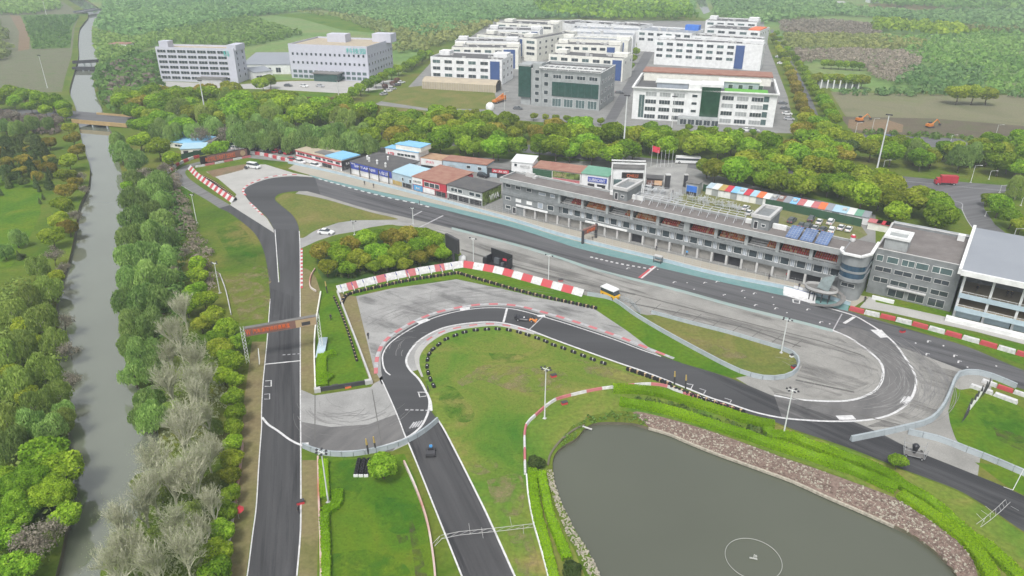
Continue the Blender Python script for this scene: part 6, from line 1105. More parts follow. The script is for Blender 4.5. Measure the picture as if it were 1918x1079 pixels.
# glass cornered works
a, b = G(972, 120, 21), G(1126, 130, 21); loc, rz, L = frame_of(a, b); e = thing('works_building', 'works with green glass front and glass corner tower', 'factory', loc, rz, 'white blocks of the works estate')
shell(e, L-7, 30, 19, 'wall_grey_light', 'roof_works', 1.2, x0=7, cap='trim_white'); MB().box(0, 6.9, -.6, 12, 4.2, 20.2).build('glass_tower', 'glass_green', e); MB().box(-.2, 6.9, -.8, 12.2, 20.2, 21).box(1, 6.5, .5, 11, 0, 4.2).build('tower_cap', 'wall_grey_light', e); MB().box(8, 13, -.3, 6, 0, 22).build('stair_tower', 'wall_grey_light', e)
MB().box(L*.42, L-.8, -.3, -.02, 6, 13.2).build('glass_front', 'glass_green', e)
for i in range(7): MB().box(L*.42+i*(L*.56/7), L*.42+i*(L*.56/7)+.15, -.42, -.31, 6, 13.2).build('mullion', 'glass_teal', e)
for i in range(4): put_window(e, L*.48+i*L*.145, 0, 15, 4.4, 1.8, mull=1.2); put_window(e, L*.48+i*L*.145, 0, .6, 4.8, 4.0, gl='glass_teal'); put_window(e, 15.5, 0, 2+i*4.4, 2.2, 2); 
for i in range(5): put_window(e, 10.5, -.3, 2+i*3.7, 2.2, 1.8)
for k in range(3):
    for i in range(4): put_window(e, L, 4+i*7, 3+k*5, 3, 2, R(90))
mb = MB()
for i in range(10): mb.box(13+i*(L-14)/10, 13.4+i*(L-14)/10, -1.4, 7, 20.2, 20.5)
mb.box(12, L+.6, -1.5, -1.1, 19.9, 20.6).box(12, L+.6, 6.6, 7, 19.9, 20.6).box(L+.2, L+.6, -1.1, 6.6, 19.9, 20.6)
for i in range(6): mb.box(13+i*(L-13)/5.2, 13.3+i*(L-13)/5.2, 6.7, 6.95, 17.8, 19.9)
mb.build('pergola', 'trim_white', e)
# green glass works
a, b = G(1187, 164, 15.2), G(1457, 178, 15.2); loc, rz, L = frame_of(a, b); e = thing('works_building', 'broad white works with dark green glass tower and green terrace', 'factory', loc, rz, 'white blocks of the works estate')
shell(e, L, 42, 15.2, 'wall_white', 'roof_works', 1.0); MB().box(-.8, L+.8, -1.2, -.4, 15.25, 15.8).box(-.8, .2, -.4, 42, 15.25, 15.8).box(L-.2, L+.8, -.4, 42, 15.25, 15.8).build('cornice', 'trim_white', e)
MB().box(L*.39, L*.485, -.5, 10, 0, 18.2).build('stair_tower', 'wall_white', e); MB().box(L*.485, L*.615, -1.2, 9, 2.5, 17.4).build('glass_tower', 'glass_deepgreen', e); MB().box(L*.475, L*.63, -1.3, 9.2, 17.4, 18.6).build('tower_cap', 'wall_white', e)
MB().box(L*.16, L*.385, 4, 14, 14.3, 17.4).build('penthouse', 'louvre', e); MB().box(L*.15, L*.39, 3.6, 14.4, 17.4, 17.8).build('penthouse_roof', 'roof_white', e)
MB().box(L*.64, L*.94, .5, 12, 14.3, 15.1).build('terrace', 'turf_green', e); MB().box(L*.60, L*.88, 12.5, 20, 14.3, 18).build('penthouse', 'louvre', e); MB().box(L*.59, L*.89, 12, 20.5, 18, 18.5).build('penthouse_roof', 'wall_cream', e)
MB().box(L*.03, L*.97, 27, 41, 14.3, 18.6).build('rear_block', 'wall_cream', e); MB().box(L*.02, L*.98, 26.6, 41.4, 18.6, 19.2).build('rear_roof', 'roof_brown', e)
for k in range(4):
    z = .8+k*3.6
    for i in range(3): put_window(e, L*(.13+i*.1), 0, z, 5.2, 1.9, mull=1.2, gl='glass_dark' if k < 3 else 'wall_grey_light')
    for i in range(3): put_window(e, L*(.67+i*.1), 0, z, 5.2, 1.9, mull=1.2, gl='glass_dark' if (i+k) % 2 else 'wall_grey_light')
    put_window(e, L*.44, -.5, z+.6, 2.4, 1.2); put_window(e, L*.93, 0, z, 2.4, 2.6, gl='glass_teal')
put_window(e, L*.065, 0, 1, 2.6, 11, gl='glass_teal', mull=1.3); MB().box(L*.34, L*.62, -7, -1.4, 0, 3.4).build('entrance_porch', 'wall_grey_light', e)
for i in range(5): put_window(e, L*.38+i*L*.055, -7, .4, 3, 2.5)
for i in range(4): put_window(e, L*.68+i*L*.07, 12.5, 15, 2, 1.8)
# tunnel shed on the workshop lawn
a, b = G(791, 166), G(929, 174); loc, rz, L = frame_of(a, b); e = thing('tunnel_shed', 'long arched grey sheet metal shed on the lawn before the works', 'shed', loc, rz)
prof = [(0, 0), (0, 4.2), (1.2, 5.2), (4, 6.2), (7, 6.2), (9.8, 5.2), (11, 4.2), (11, 0)]; mb = MB(); n_ = len(prof); mb.add([(0, y, z) for y, z in prof]+[(L, y, z) for y, z in prof], [(i, i+1, n_+i+1, n_+i) for i in range(n_-1)]); mb.build('cladding', 'roof_tan', e)
mb = MB()
for i in range(30): mb.box(i*L/30, i*L/30+.12, -.08, -.01, 0, 4.2)
mb.build('ribs', 'trim_grey', e); MB().box(L-.6, L-.5, .3, 10.7, .05, 4).build('end_wall', 'void_dark', e); MB().box(.05, .12, .3, 10.7, 0, 5).build('end_wall', 'trim_grey', e)

# ---- bridges
def bridge(label, A, B, wd, deck='asphalt_road', rail='bridge_ochre', z=1.2, piers=(.33, .66)):
    a, b = G(*A), G(*B); loc, rz, L = frame_of(a, b); e = thing('road_bridge', label, 'bridge', loc, rz, 'bridges over the river'); MB().box(-3, L+3, 0, wd, z-.7, z).build('deck', deck, e)
    for y in (-.4, wd): MB().box(-3, L+3, y, y+.4, z-.9, z+.95).build('parapet', rail, e)
    for t in piers: link('pier', MB().box(-.5, .5, .6, wd-.6, -2, z-.7).mesh('pier', 'pier_grey'), e, (L*t, 0, 0)); link('pier_end', MB().tube((0, .2, -2), (0, .2, z-.9), .45, n=8).mesh('pier_end', 'pier_grey'), e, (L*t, 0, 0))
bridge('road bridge with ochre parapets crossing the river', (146, 232), (229, 239), 15); bridge('thin footbridge halfway up the far river', (146, 122), (182, 120), 1.6, 'trim_grey', 'wall_dark', 2.0); bridge('narrow footbridge just below the thin one', (144, 130), (176, 130), 1.4, 'trim_grey', 'wall_dark', .6); bridge('distant grey road bridge at the top of the river', (160, 26), (195, 20), 12, 'asphalt_road', 'wall_grey', 2.2, ())
# ------------------------------------------------------------------ barriers, tyres, poles, signs
PIECE = {}
def block_mesh(L, wd, h, m, kind='jersey'):
    k = (round(L, 2), wd, h, m, kind)
    if k not in PIECE:
        mb = MB()
        if kind == 'jersey': mb.hexa([(-L/2, -wd/2, 0), (L/2, -wd/2, 0), (L/2, wd/2, 0), (-L/2, wd/2, 0)], [(-L/2, -wd*.24, h), (L/2, -wd*.24, h), (L/2, wd*.24, h), (-L/2, wd*.24, h)]); mb.box(-L/2, L/2, -wd*.3, wd*.3, h, h+.03)
        elif kind == 'panel':
            mb.hexa([(-L/2, -wd*.8, 0), (L/2, -wd*.8, 0), (L/2, -wd*.6, 0), (-L/2, -wd*.6, 0)], [(-L/2, wd*.55, h), (L/2, wd*.55, h), (L/2, wd*.75, h), (-L/2, wd*.75, h)])
            n = max(3, int(L/.45))
            for i in range(n): x = -L/2+L*(i+.5)/n; mb.hexa([(x-.04, -wd*.8-.06, 0), (x+.04, -wd*.8-.06, 0), (x+.04, -wd*.8, 0), (x-.04, -wd*.8, 0)], [(x-.04, wd*.55-.06, h), (x+.04, wd*.55-.06, h), (x+.04, wd*.55, h), (x-.04, wd*.55, h)])
        else:
            mb.box(-L/2, L/2, -wd/2, wd/2, 0, h, taper=.9)
            for i in range(3): x = -L/2+L*(i+.5)/3; mb.box(x-.12, x+.12, -wd/2-.04, wd/2+.04, h*.15, h*.75)
        PIECE[k] = mb.mesh('barrier', m if not isinstance(m, tuple) else list(m))
    return PIECE[k]
def blocks(px, step, wd, h, mats, look, where, name, cat, group, kind='jersey', gap=.06, z=0.0, smooth=True):
    pts, st_ = resample(wpts(px, 0, smooth, 5), step); L = round(st_-gap, 2)
    for i, (a, b) in enumerate(zip(pts, pts[1:])):
        k = i % len(mats); e = link(name, block_mesh(L, wd, h, mats[k], kind), None, ((a[0]+b[0])/2, (a[1]+b[1])/2, z), math.atan2(b[1]-a[1], b[0]-a[0]))
        tag(e, '%s, %s %s' % (look[k], nth(i+1), where), cat, group)
gl = ['grey concrete barrier segment']
blocks([(820, 789), (800, 806), (770, 825), (735, 839), (690, 849), (645, 854), (600, 850), (568, 838)], 2.0, .55, .9, ['pier_grey'], gl, 'of the curve below the loop', 'concrete_barrier', 'barrier', 'grey barrier below the loop')
blocks([(1593, 826), (1638, 817), (1688, 806), (1738, 792), (1763, 768), (1778, 738), (1788, 713), (1802, 701), (1838, 702), (1870, 713), (1903, 727)], 2.3, .7, 1.05, ['pier_grey'], gl, 'of the curve east of the hairpin', 'concrete_barrier', 'barrier', 'grey barrier east of the hairpin')
blocks([(1700, 812), (1760, 826), (1798, 841), (1850, 861), (1918, 890), (1990, 922)], 2.3, .7, 1.0, ['pier_grey'], gl, 'along the east lawn, counted from the hairpin', 'concrete_barrier', 'barrier', 'grey barrier along the east lawn')
blocks([(1100, 553), (1140, 560), (1160, 570), (1190, 592), (1240, 622), (1300, 655), (1365, 689), (1402, 704), (1440, 711), (1477, 706), (1495, 689), (1490, 668), (1465, 656)], 2.3, .55, .9, ['pier_grey'], gl, 'of the wall enclosing the pocket island', 'concrete_barrier', 'barrier', 'grey barrier round the pocket island')
blocks([(1220, 587), (1290, 606), (1365, 625), (1415, 640), (1463, 654)], 2.3, .5, .8, ['pier_grey'], gl, 'of the upper edge of the pocket island', 'concrete_barrier', 'barrier', 'grey barrier on the upper island edge')
RW = ['faded red plastic barrier block', 'white plastic barrier block']
blocks([(1590, 580), (1620, 588), (1700, 607), (1813, 638), (1918, 668), (2010, 694)], 3.3, .8, 1.0, ['red_paint', 'white_paint'], RW, 'of the row below the control building', 'plastic_barrier', 'barrier', 'red and white blocks below the control building', 'box', .02)
blocks([(1838, 715), (1870, 727), (1918, 743), (1960, 757)], 3.0, .6, .8, ['white_paint', 'red_paint'], RW[::-1], 'of the short row by the east lawn', 'plastic_barrier', 'barrier', 'red and white blocks by the east lawn', 'box', .02)
blocks([(315, 325), (335, 309), (365, 297), (374, 295)], 2.9, .7, 1.1, ['white_paint', 'red_paint'], RW[::-1], 'left of the hoarding', 'plastic_barrier', 'barrier', 'red and white blocks left of the hoarding', 'box', .02)
blocks([(355, 316), (372, 333), (400, 353), (437, 379)], 2.2, .9, 1.3, ['white_paint', 'red_paint'], RW[::-1], 'down the outer service lane', 'plastic_barrier', 'barrier', 'red and white blocks by the service lane', 'panel', .04)
blocks([(366, 314), (400, 308), (470, 294)], 3.6, .5, .7, ['white_paint', 'pink_paint'], ['white low barrier block', 'pink low barrier block'], 'under the hoarding', 'plastic_barrier', 'barrier', 'low blocks under the hoarding', 'box', .02)
blocks([(470, 288), (500, 293), (545, 304), (556, 308)], 2.6, .8, 1.2, ['white_paint', 'red_paint'], RW[::-1], 'right of the hoarding', 'plastic_barrier', 'barrier', 'red and white blocks right of the hoarding', 'box', .02)
blocks([(984, 890), (983, 850), (984, 802), (1000, 782), (1035, 753), (1060, 744), (1112, 732), (1147, 727), (1210, 721), (1245, 724), (1270, 734), (1327, 752), (1375, 768)], 1.7, .5, .5, ['white_paint', 'white_paint', 'pink_paint', 'pink_paint'], ['white striped wall block', 'white striped wall block', 'faded red striped wall block', 'faded red striped wall block'], 'of the wall beside the pond hedges', 'plastic_barrier', 'barrier', 'striped wall beside the pond', 'jersey', .03)
blocks([(632, 547), (700, 530), (770, 515), (868, 499)], 2.6, .9, 1.5, ['white_paint', 'pink_paint', 'white_paint'], ['white lattice barrier panel', 'red lattice barrier panel', 'white lattice barrier panel'], 'in front of the copse', 'lattice_barrier', 'barrier', 'lattice panels in front of the copse', 'panel', .03)
blocks([(868, 499), (930, 510), (1000, 529), (1092, 554)], 2.9, .9, 1.5, ['red_paint', 'white_paint'], ['red lattice barrier panel', 'white lattice barrier panel'], 'right of the video screen', 'lattice_barrier', 'barrier', 'lattice panels below the main straight', 'panel', .03)
blocks([(1815, 724), (1850, 736), (1880, 748), (1906, 757)], 5.0, .9, .75, ['white_paint'], ['white rolled cover'], 'lying on the east lawn edge', 'rolled_cover', 'roll', 'white rolls on the east lawn', 'box', .1)
def wall(label, px, wd, h, m, name='low_wall', cap=None, smooth=True, z0=-.02):
    pts = wpts(px, 0, smooth, 5); e = thing(name, label, 'wall', (0, 0, 0)); ribbon_mb(pts, wd, z0, z1=h).build('wall_body', m, e)
    if cap: ribbon_mb(pts, wd+.08, h, z1=h+.08).build('coping', cap, e)
    return e
wall('low white wall between pond hedge and loop island', [(986, 891), (990, 934), (1000, 984), (1012, 1026), (1026, 1079), (1034, 1120)], .22, .45, 'wall_white')
wall('pale blue grey pit wall along the main straight', [(540, 306), (606, 320), (660, 333), (759, 359), (868, 388), (960, 414), (1040, 439), (1140, 465), (1240, 489.5), (1340, 515), (1465, 540), (1540, 557), (1592, 572)], .35, 1.0, 'wall_pale_blue', 'pit_wall', 'trim_grey')
wall('white advertising wall at the end of the pit wall', [(1467, 546), (1500, 555), (1527, 563)], .3, 1.4, 'wall_white', 'pit_wall')
mat('striped_wall', (.58, .56, .52), col2=(.42, .17, .12), scale=.35, stretch=(.3, .3, .3))
wall('weathered wall along the right of the left straight, lower part', [(596, 860), (597.5, 930), (600, 1000), (602, 1079), (600, 1120)], .28, .75, 'striped_wall'); wall('weathered wall beside the return lane', [(757, 868), (780, 920), (800, 980), (812, 1050), (817, 1110)], .28, .7, 'striped_wall')
wall('weathered wall along the tree row beside the left straight', [(455, 835), (450, 880), (440, 950), (428, 1030), (421, 1085)], .3, .7, 'striped_wall'); wall('white low wall left of the wedge shaped lawn', [(601, 549), (593, 600), (589, 650), (591, 731)], .28, .6, 'wall_cream'); wall('grey low wall right of the wedge shaped lawn', [(632, 548), (651, 598), (673, 655), (697, 719)], .35, .6, 'trim_grey')
wall('black wall closing the foot of the wedge shaped lawn', [(600, 733), (640, 727), (684, 720)], .35, .9, 'wall_dark', smooth=False); wall('curved low wall at the corner of the copse', [(590, 505), (582, 520), (581, 538), (592, 547)], .25, .5, 'striped_wall'); wall('grey block at the left foot of the wedge', [(589, 735), (601, 733)], .8, .9, 'trim_grey', smooth=False); wall('grey block at the right foot of the wedge', [(684, 720), (697, 717)], .8, .9, 'trim_grey', smooth=False)
wall('thin pale edging along the shore by the far lawn', [(412, 515), (423, 545), (433, 590)], .2, .5, 'trim_grey')
e = thing('catch_fence', 'see through wire catch fence standing on the pit wall', 'fence', (0, 0, 0)); pts, st_ = resample(wpts([(606, 320), (660, 333), (759, 359), (868, 388), (960, 414), (1040, 439), (1140, 465), (1240, 489.5), (1340, 515), (1465, 540), (1560, 562)]), 2.4)
pm = MB().tube((0, 0, 1.08), (0, 0, 3.6), .035, n=4).mesh('post', 'trim_grey')
for p in pts[:98]: link('post', pm, e, (p[0], p[1], 0))
mb = MB()
for a, b in zip(pts, pts[1:]):
    for z in (1.7, 2.3, 2.9, 3.5): mb.tube((a[0], a[1], z), (b[0], b[1], z), .014, n=3, cap=False)
mb.build('wires', 'trim_grey', e)
# steel frames leaning by the yellow bus
e = thing('steel_fence', 'folded steel crowd fence beside the yellow bus', 'fence', (0, 0, 0)); mb = MB()
fp, _ = resample(wpts([(1160, 562), (1180, 568), (1200, 590)], 0, False), 1.2)
for a, b in zip(fp, fp[1:]):
    for z in (.2, .6, 1.1): mb.tube((a[0], a[1], z), (b[0], b[1], z), .04, n=4)
    mb.tube((a[0], a[1], 0), (b[0]+.4, b[1]+.8, 1.5), .04, n=4).tube((a[0], a[1], 0), (a[0], a[1], 1.2), .05, n=4)
mb.build('bars', 'pier_grey', e)

# tyre stacks
def torus(mb, c, R0, r0, n=12, k=6):
    vs = []; fs = []
    for i in range(n):
        a = 2*math.pi*i/n
        for j in range(k): b = 2*math.pi*j/k; vs.append((c[0]+(R0+r0*math.cos(b))*math.cos(a), c[1]+(R0+r0*math.cos(b))*math.sin(a), c[2]+r0*1.15*math.sin(b)))
    for i in range(n):
        for j in range(k): fs.append((i*k+j, ((i+1) % n)*k+j, ((i+1) % n)*k+(j+1) % k, i*k+(j+1) % k))
    mb.add(vs, fs)
mb = MB()
for x in (-.36, .36):
    for z in (.13, .38): torus(mb, (x, 0, z), .24, .12)
TP = mb.mesh('tyres', 'tyre', True); mb = MB(); mb.lathe((0, 0, 0), [(.13, 0), (.13, .5)], 8); TC = mb.mesh('white_core', 'trim_white')
def tyre_pair(x, y, rz, label, group, k=1.0, core='w'):
    e = thing('tyre_stack', label, 'tyre stack', (x, y, 0), rz, group); link('tyres', TP, e, (0, 0, 0), 0, k); link('centre_post', TC if core == 'w' else TT, e, (0, 0, 0), 0, k); return e
TT = MB().lathe((0, 0, 0), [(.2, 0), (.2, .53)], 8).mesh('tan_core', 'letter_tan')
ring = [(812, 724), (806, 712), (802, 700), (800, 688), (801, 675), (804, 665), (811, 656), (822, 647), (836, 637), (853, 630), (870, 624), (891, 620), (912, 618.5), (932, 618), (953, 620), (972, 624), (988, 629), (1006, 635), (1022, 641), (1037, 648), (1055, 654), (1074, 661), (1092, 668), (1110, 675), (1130, 682)]
for i, (x, y) in enumerate(ring):
    p = G(x, y); q = G(*ring[min(i+1, len(ring)-1)]) if i < len(ring)-1 else p+(p-G(*ring[i-1])); tyre_pair(p.x, p.y, math.atan2(q.y-p.y, q.x-p.x), 'pair of black tyres, %s of the ring on the loop island from below' % nth(i+1), 'tyre pairs ringing the loop island', 1.05)
def tyre_row(px, step, where, group, k=1.25, core='t', smooth=True):
    pts, st_ = resample(wpts(px, 0, smooth, 5), step)
    for i, p in enumerate(pts): tyre_pair(p[0], p[1], p[2], 'black tyre stack, %s %s' % (nth(i+1), where), group, k, core)
tyre_row([(641, 568), (648, 556), (665, 549), (700, 541), (770, 526), (855, 513)], 1.9, 'of the row left of the lattice bend', 'tyre wall above the loop, left'); tyre_row([(862, 514), (930, 534), (1000, 553), (1112, 578)], 1.9, 'of the row right of the lattice bend', 'tyre wall above the loop, right')
tyre_row([(1180, 695), (1215, 707), (1250, 720)], 1.6, 'of the row at the striped wall', 'tyre wall by the striped wall'); tyre_row([(1262, 729), (1300, 743), (1345, 758), (1387, 772)], 1.7, 'beyond the marker posts beside the pond wall', 'tyre wall beyond the marker posts')
tyre_row([(380, 333), (400, 343), (420, 358), (440, 374)], 1.7, 'behind the service lane blocks', 'tyre wall behind the service lane', 1.6); tyre_row([(626, 558), (640, 590), (655, 632), (668, 675)], 1.5, 'beside the wedge lawn wall', 'small tyres beside the wedge lawn wall', .8)
for i in range(3):
    e = thing('tyre_stack', 'long black tyre bundle, %s from the left beside the single tree' % nth(i+1), 'tyre stack', G(670+i*9.5, 877), R(93), 'tyre bundles beside the single tree'); mb = MB()
    for k in range(7): torus(mb, (-1.8+k*.6, 0, .15), .26, .14); torus(mb, (-1.8+k*.6, 0, .42), .26, .14)
    mb.build('tyres', 'tyre', e, True); MB().box(-2.3, -2.1, -.35, .35, 0, .5).build('end_board', 'trim_white', e)

# floodlight poles
def pole(base, top_y, label, lamps=6, group='floodlight poles round the circuit', r=.11, kind='flood', name='floodlight_pole'):
    b = G(*base); h = HT(base[0], base[1], top_y); e = thing(name, label, 'light pole', (b.x, b.y, 0), R(-30), group); MB().tube((0, 0, 0), (0, 0, h), r*1.3, r*.7, 8).build('pole', 'pole_white', e); MB().box(-.3, .3, -.3, .3, 0, .12).build('base', 'trim_grey', e)
    if kind == 'flood':
        MB().box(-1.1, 1.1, -.06, .06, h-.1, h+.02).tube((0, -.7, h-.04), (0, .7, h-.04), .05, n=4).build('crossarm', 'pole_white', e)
        lm = MB().box(-.2, .2, -.15, .15, -.1, .14, taper=.7).mesh('lamp', 'steel_dark'); 
        for i in range(lamps): a = 2*math.pi*i/lamps; link('lamp', lm, e, (math.cos(a)*.95, math.sin(a)*.62, h+.08), a)
    elif kind == 'street': MB().tube((0, 0, h-.1), (1.6, 0, h+.3), .05, n=5).build('arm', 'pole_white', e); MB().box(1.4, 2.2, -.12, .12, h+.24, h+.36).build('lamp', 'lamp_glass', e)
    elif kind == 'mast': MB().box(-1.2, 1.2, -.3, .3, h-.4, h).build('crossarm', 'steel_dark', e)
    return e
pole((1467, 816), 731, 'floodlight pole beside the pond hedges right of the pond'); pole((615, 941), 847, 'floodlight pole on the inner lawn by the hedge'); pole((1463, 661), 599, 'floodlight pole at the tip of the pocket island', 5); pole((1020, 784), 691, 'floodlight pole at the bend of the striped pond wall')
pole((412, 549), 493, 'floodlight pole on the far lawn by the bright trees', 4); pole((369, 418), 365, 'floodlight pole beside the narrow service lane', 4); pole((887, 495), 447, 'floodlight pole right of the video screen', 2); pole((1027, 534), 479, 'floodlight pole behind the right lattice panels', 2)
pole((774, 420), 390, 'floodlight pole behind the copse by the main straight', 2); pole((441, 284), 257, 'floodlight pole at the top of the hoarding', 4); pole((664, 440), 414, 'small post sign on the access road', 2, r=.08)
pole((390, 241), 150, 'tall lattice mast left of the offices, leaning over the tree belt', kind='mast', group='tall masts', r=.28, name='tall_mast'); pole((1166, 303), 178, 'tall pale mast behind the tall white framed shop', kind='mast', group='tall masts', r=.3, name='tall_mast'); pole((1641, 323), 214, 'tall mast at the road junction on the right', kind='mast', group='tall masts', r=.26, name='tall_mast')
pole((637, 207), 150, 'tall mast in front of the square office', kind='mast', group='tall masts', r=.2, name='tall_mast'); pole((1258, 243), 180, 'thin mast before the green glass works', kind='mast', group='tall masts', r=.15, name='tall_mast'); pole((89, 165), 103, 'thin mast in the brown field at left', kind='mast', group='tall masts', r=.16, name='tall_mast'); pole((88, 32), 0, 'thin mast behind the nursery field', kind='mast', group='tall masts', r=.25, name='tall_mast')
for i, (b, t) in enumerate((((1651, 329), 300), ((1818, 342), 310), ((1852, 336), 320), ((1674, 352), 334), ((1872, 361), 347), ((1632, 250), 222), ((1780, 268), 253), ((1863, 260), 234), ((1602, 250), 230), ((1899, 443), 428), ((1912, 385), 370), ((1845, 405), 396), ((945, 222), 172), ((1470, 60), 44))):
    pole(b, t, 'slim street lamp, %s from the left on the right hand roads' % nth(i+1) if i < 12 else ('slim lamp by the orange truck' if i == 12 else 'slim lamp by the far works road'), kind='street', group='street lamps', r=.08, name='street_lamp')

# hoarding
a, b = G(377, 309), G(468, 291.5); loc, rz, L = frame_of(a, b); hh = 3.2
e = thing('hoarding', 'dark hoarding with orange ROYAL DRIFT SERIES lettering', 'hoarding', loc, rz); MB().box(0, L, 0, .5, 0, hh).build('board', 'sign_black', e); MB().box(L*.13, L*.95, -.04, -.01, .3, hh-.15).build('print_panel', 'wall_brown', e)
letters(e, 'ROYAL DRIFT SERIES', L*.40, -.06, .75, 1.7, L*.60, 'letter_orange'); mb = MB(); mb.lathe((0, 0, 0), [(1.1, 0), (1.1, .06)], 14); o = link('emblem', mb.mesh('emblem', 'letter_tan'), e, (L*.86, -.05, hh/2)); o.rotation_euler = (R(90), 0, 0)
# banner gantry over the left straight
a, b = G(457, 627, 6.6), G(594, 603, 6.6); loc, rz, L = frame_of(a, b); loc = (a.x, a.y, 0)
e = thing('banner_gantry', 'truss gantry with orange lettered banner over left straight', 'gantry', loc, rz); mb = MB()
for y in (-.4, .4):
    for z in (6.6, 7.9): mb.tube((0, y, z), (L, y, z), .05, n=4)
    for i in range(12): mb.tube((L*i/12, y, 6.6), (L*(i+.5)/12, y, 7.9), .03, n=4).tube((L*(i+.5)/12, y, 7.9), (L*(i+1)/12, y, 6.6), .03, n=4)
mb.build('truss', 'trim_grey', e); MB().box(.3, L*.985, -.52, -.44, 6.3, 8.1).build('banner', 'wall_brown', e); MB().box(.3, L, -.5, .5, 8.1, 8.2).build('banner_top', 'roof_grey', e)
MB().box(L*.7, L*.985, -.56, -.53, 6.35, 8.05).build('banner_picture', 'letter_tan', e); MB().box(L*.78, L*.9, -.60, -.57, 6.6, 7.4).build('banner_car', 'steel_dark', e); letters(e, '汽车漂移锦标赛赛道', L*.37, -.56, 6.75, 1.0, L*.5, 'letter_orange'); letters(e, 'W', L*.06, -.56, 6.6, 1.3, 1.0, 'letter_orange')
for x in (-.2, L+.2):
    mb = MB()
    for dx in (-.3, .3):
        for dy in (-.4, .4): mb.tube((x+dx, dy, 0), (x+dx, dy, 8.4), .05, n=4)
    for k in range(10): mb.tube((x-.3, -.4, k*.8), (x+.3, -.4, k*.8+.8), .03, n=4).tube((x+.3, .4, k*.8), (x-.3, .4, k*.8+.8), .03, n=4)
    mb.build('tower', 'trim_white', e)
MB().box(L+.4, L+1.4, -5, -.5, 0, .1).build('ground_panel', 'trim_white', e) if False else None
p = G(603, 655); o = thing('flat_trailer', 'pale flat trailer parked below the gantry foot', 'trailer', (p.x, p.y, 0), R(-82)); MB().box(-4.2, 4.2, -.9, .9, .5, .7).build('bed', 'wall_pale_blue', o)
wm = MB().tube((0, -.12, 0), (0, .12, 0), .32, n=12).mesh('wheel', 'tyre')
for x in (-2.6, 2.6):
    for y in (-.8, .8): link('wheel', wm, o, (x, y, .32))
# small start gantry
a, b = G(1090, 457), G(1115, 446); loc, rz, L = frame_of(a, b); e = thing('start_gantry', 'black start gantry with orange lettering reaching over the pit wall', 'gantry', loc, rz)
MB().box(0, .5, -.3, .3, 0, 4.0).build('post', 'steel_dark', e); MB().box(L, L+.5, -.3, .3, 0, 4.6).build('post', 'steel_dark', e); MB().box(.5, L, -.35, .35, 2.8, 4.3).build('sign', 'wall_brown', e); letters(e, '红牛赛道', L*.55, -.38, 3.0, 1.0, L*.6, 'letter_orange')
# video screen, stage truck
p = G(850, 492); e = thing('video_screen', 'tall black video screen on a post beside the copse', 'screen', (p.x, p.y, 0), R(-52)); MB().tube((0, 0, 0), (0, 0, 4), .4, n=10).build('post', 'steel_dark', e); MB().box(-3.4, 2.6, -.35, .35, 3.4, 7.6).build('screen_case', 'steel_dark', e); MB().box(-3.2, 2.4, -.39, -.36, 3.6, 7.4).build('screen_face', 'void_dark', e)
p = G(866, 491); e = thing('water_tank', 'white tank behind the video screen post', 'tank', (p.x, p.y, 0)); MB().lathe((0, 0, 0), [(.9, 0), (1.0, .4), (1.0, 1.6), (.5, 2.0)], 12).build('tank_body', 'trim_white', e, True); MB().lathe((0, 0, 2.0), [(.3, 0), (.3, .15)], 8).build('lid', 'trim_grey', e)
# painted advertising pennants
def pennant_flag(px, h, label, group, c1='trim_white', c2='banner_blue', lean=0.0, rz=None):
    p = G(*px); e = thing('pennant_flag', label, 'flag', (p.x, p.y, 0), rz if rz is not None else R(-30), group); MB().tube((0, 0, 0), (lean, 0, h), .035, .02, 5).build('pole', 'steel_dark', e); mb = MB(); n = 8; vs = []
    for i in range(n+1):
        t = i/n; z = .5+(h-.5)*t; wdt = .5*math.sin(math.pi*min(1, t*.62+.12))*(1-.55*t*t); x = lean*z/h; vs += [(x+.03, .02*math.sin(t*7), z), (x+.03+wdt, .06*math.sin(t*6+1), z-.1*t)]
    mb.add(vs, [(2*i, 2*i+1, 2*i+3, 2*i+2) for i in range(n)]); mb.f and None
    mb.mi = [0 if i < 5 else 1 for i in range(n)]; mb.build('cloth', [c1, c2], e); return e
for i in range(11):
    t = i/10; pennant_flag((644+t*206, 553-t*42+(4*math.sin(t*3.14))*-1), 2.7, 'white leaning pennant, %s from the left along the lattice panels' % nth(i+1), 'pennants along the lattice panels', lean=-1.0)
for i, (x, y, c) in enumerate(((1801, 792, 'steel_dark'), (1806, 780, 'trim_white'), (1814, 772, 'trim_white'), (1819, 766, 'trim_white'), (1827, 756, 'trim_white'), (1836, 748, 'steel_dark'), (1842, 742, 'steel_dark'))):
    pennant_flag((x, y), 4.2, '%s feather flag, %s from below on the east lawn' % ('black' if c == 'steel_dark' else 'white', nth(i+1)), 'feather flags on the east lawn', c, 'steel_dark', rz=R(-12+i*5), lean=.3)
pennant_flag((485, 686), 4.6, 'single white feather flag beside the left straight', 'single feather flag', 'trim_white', 'trim_white', .6)
def marker(px, label, ht=3.2):
    p = G(*px); e = thing('marker_post', label, 'marker post', (p.x, p.y, 0), 0, 'black and yellow marker posts'); MB().tube((0, 0, 0), (-.1, 0, ht*.62), .16, n=8).build('shaft', 'steel_dark', e); MB().tube((-.1, 0, ht*.62), (-.2, 0, ht), .2, .12, n=8).build('head', 'door_tan', e)
marker((1263, 721), 'black and yellow marker post left of the painted box'); marker((1284, 728), 'black and yellow marker post beside the painted box'); marker((613, 549), 'black and yellow marker post at the copse corner'); marker((690, 850), 'yellow tipped marker post left of the single tree'); marker((704, 846), 'dark marker post beside the single tree')
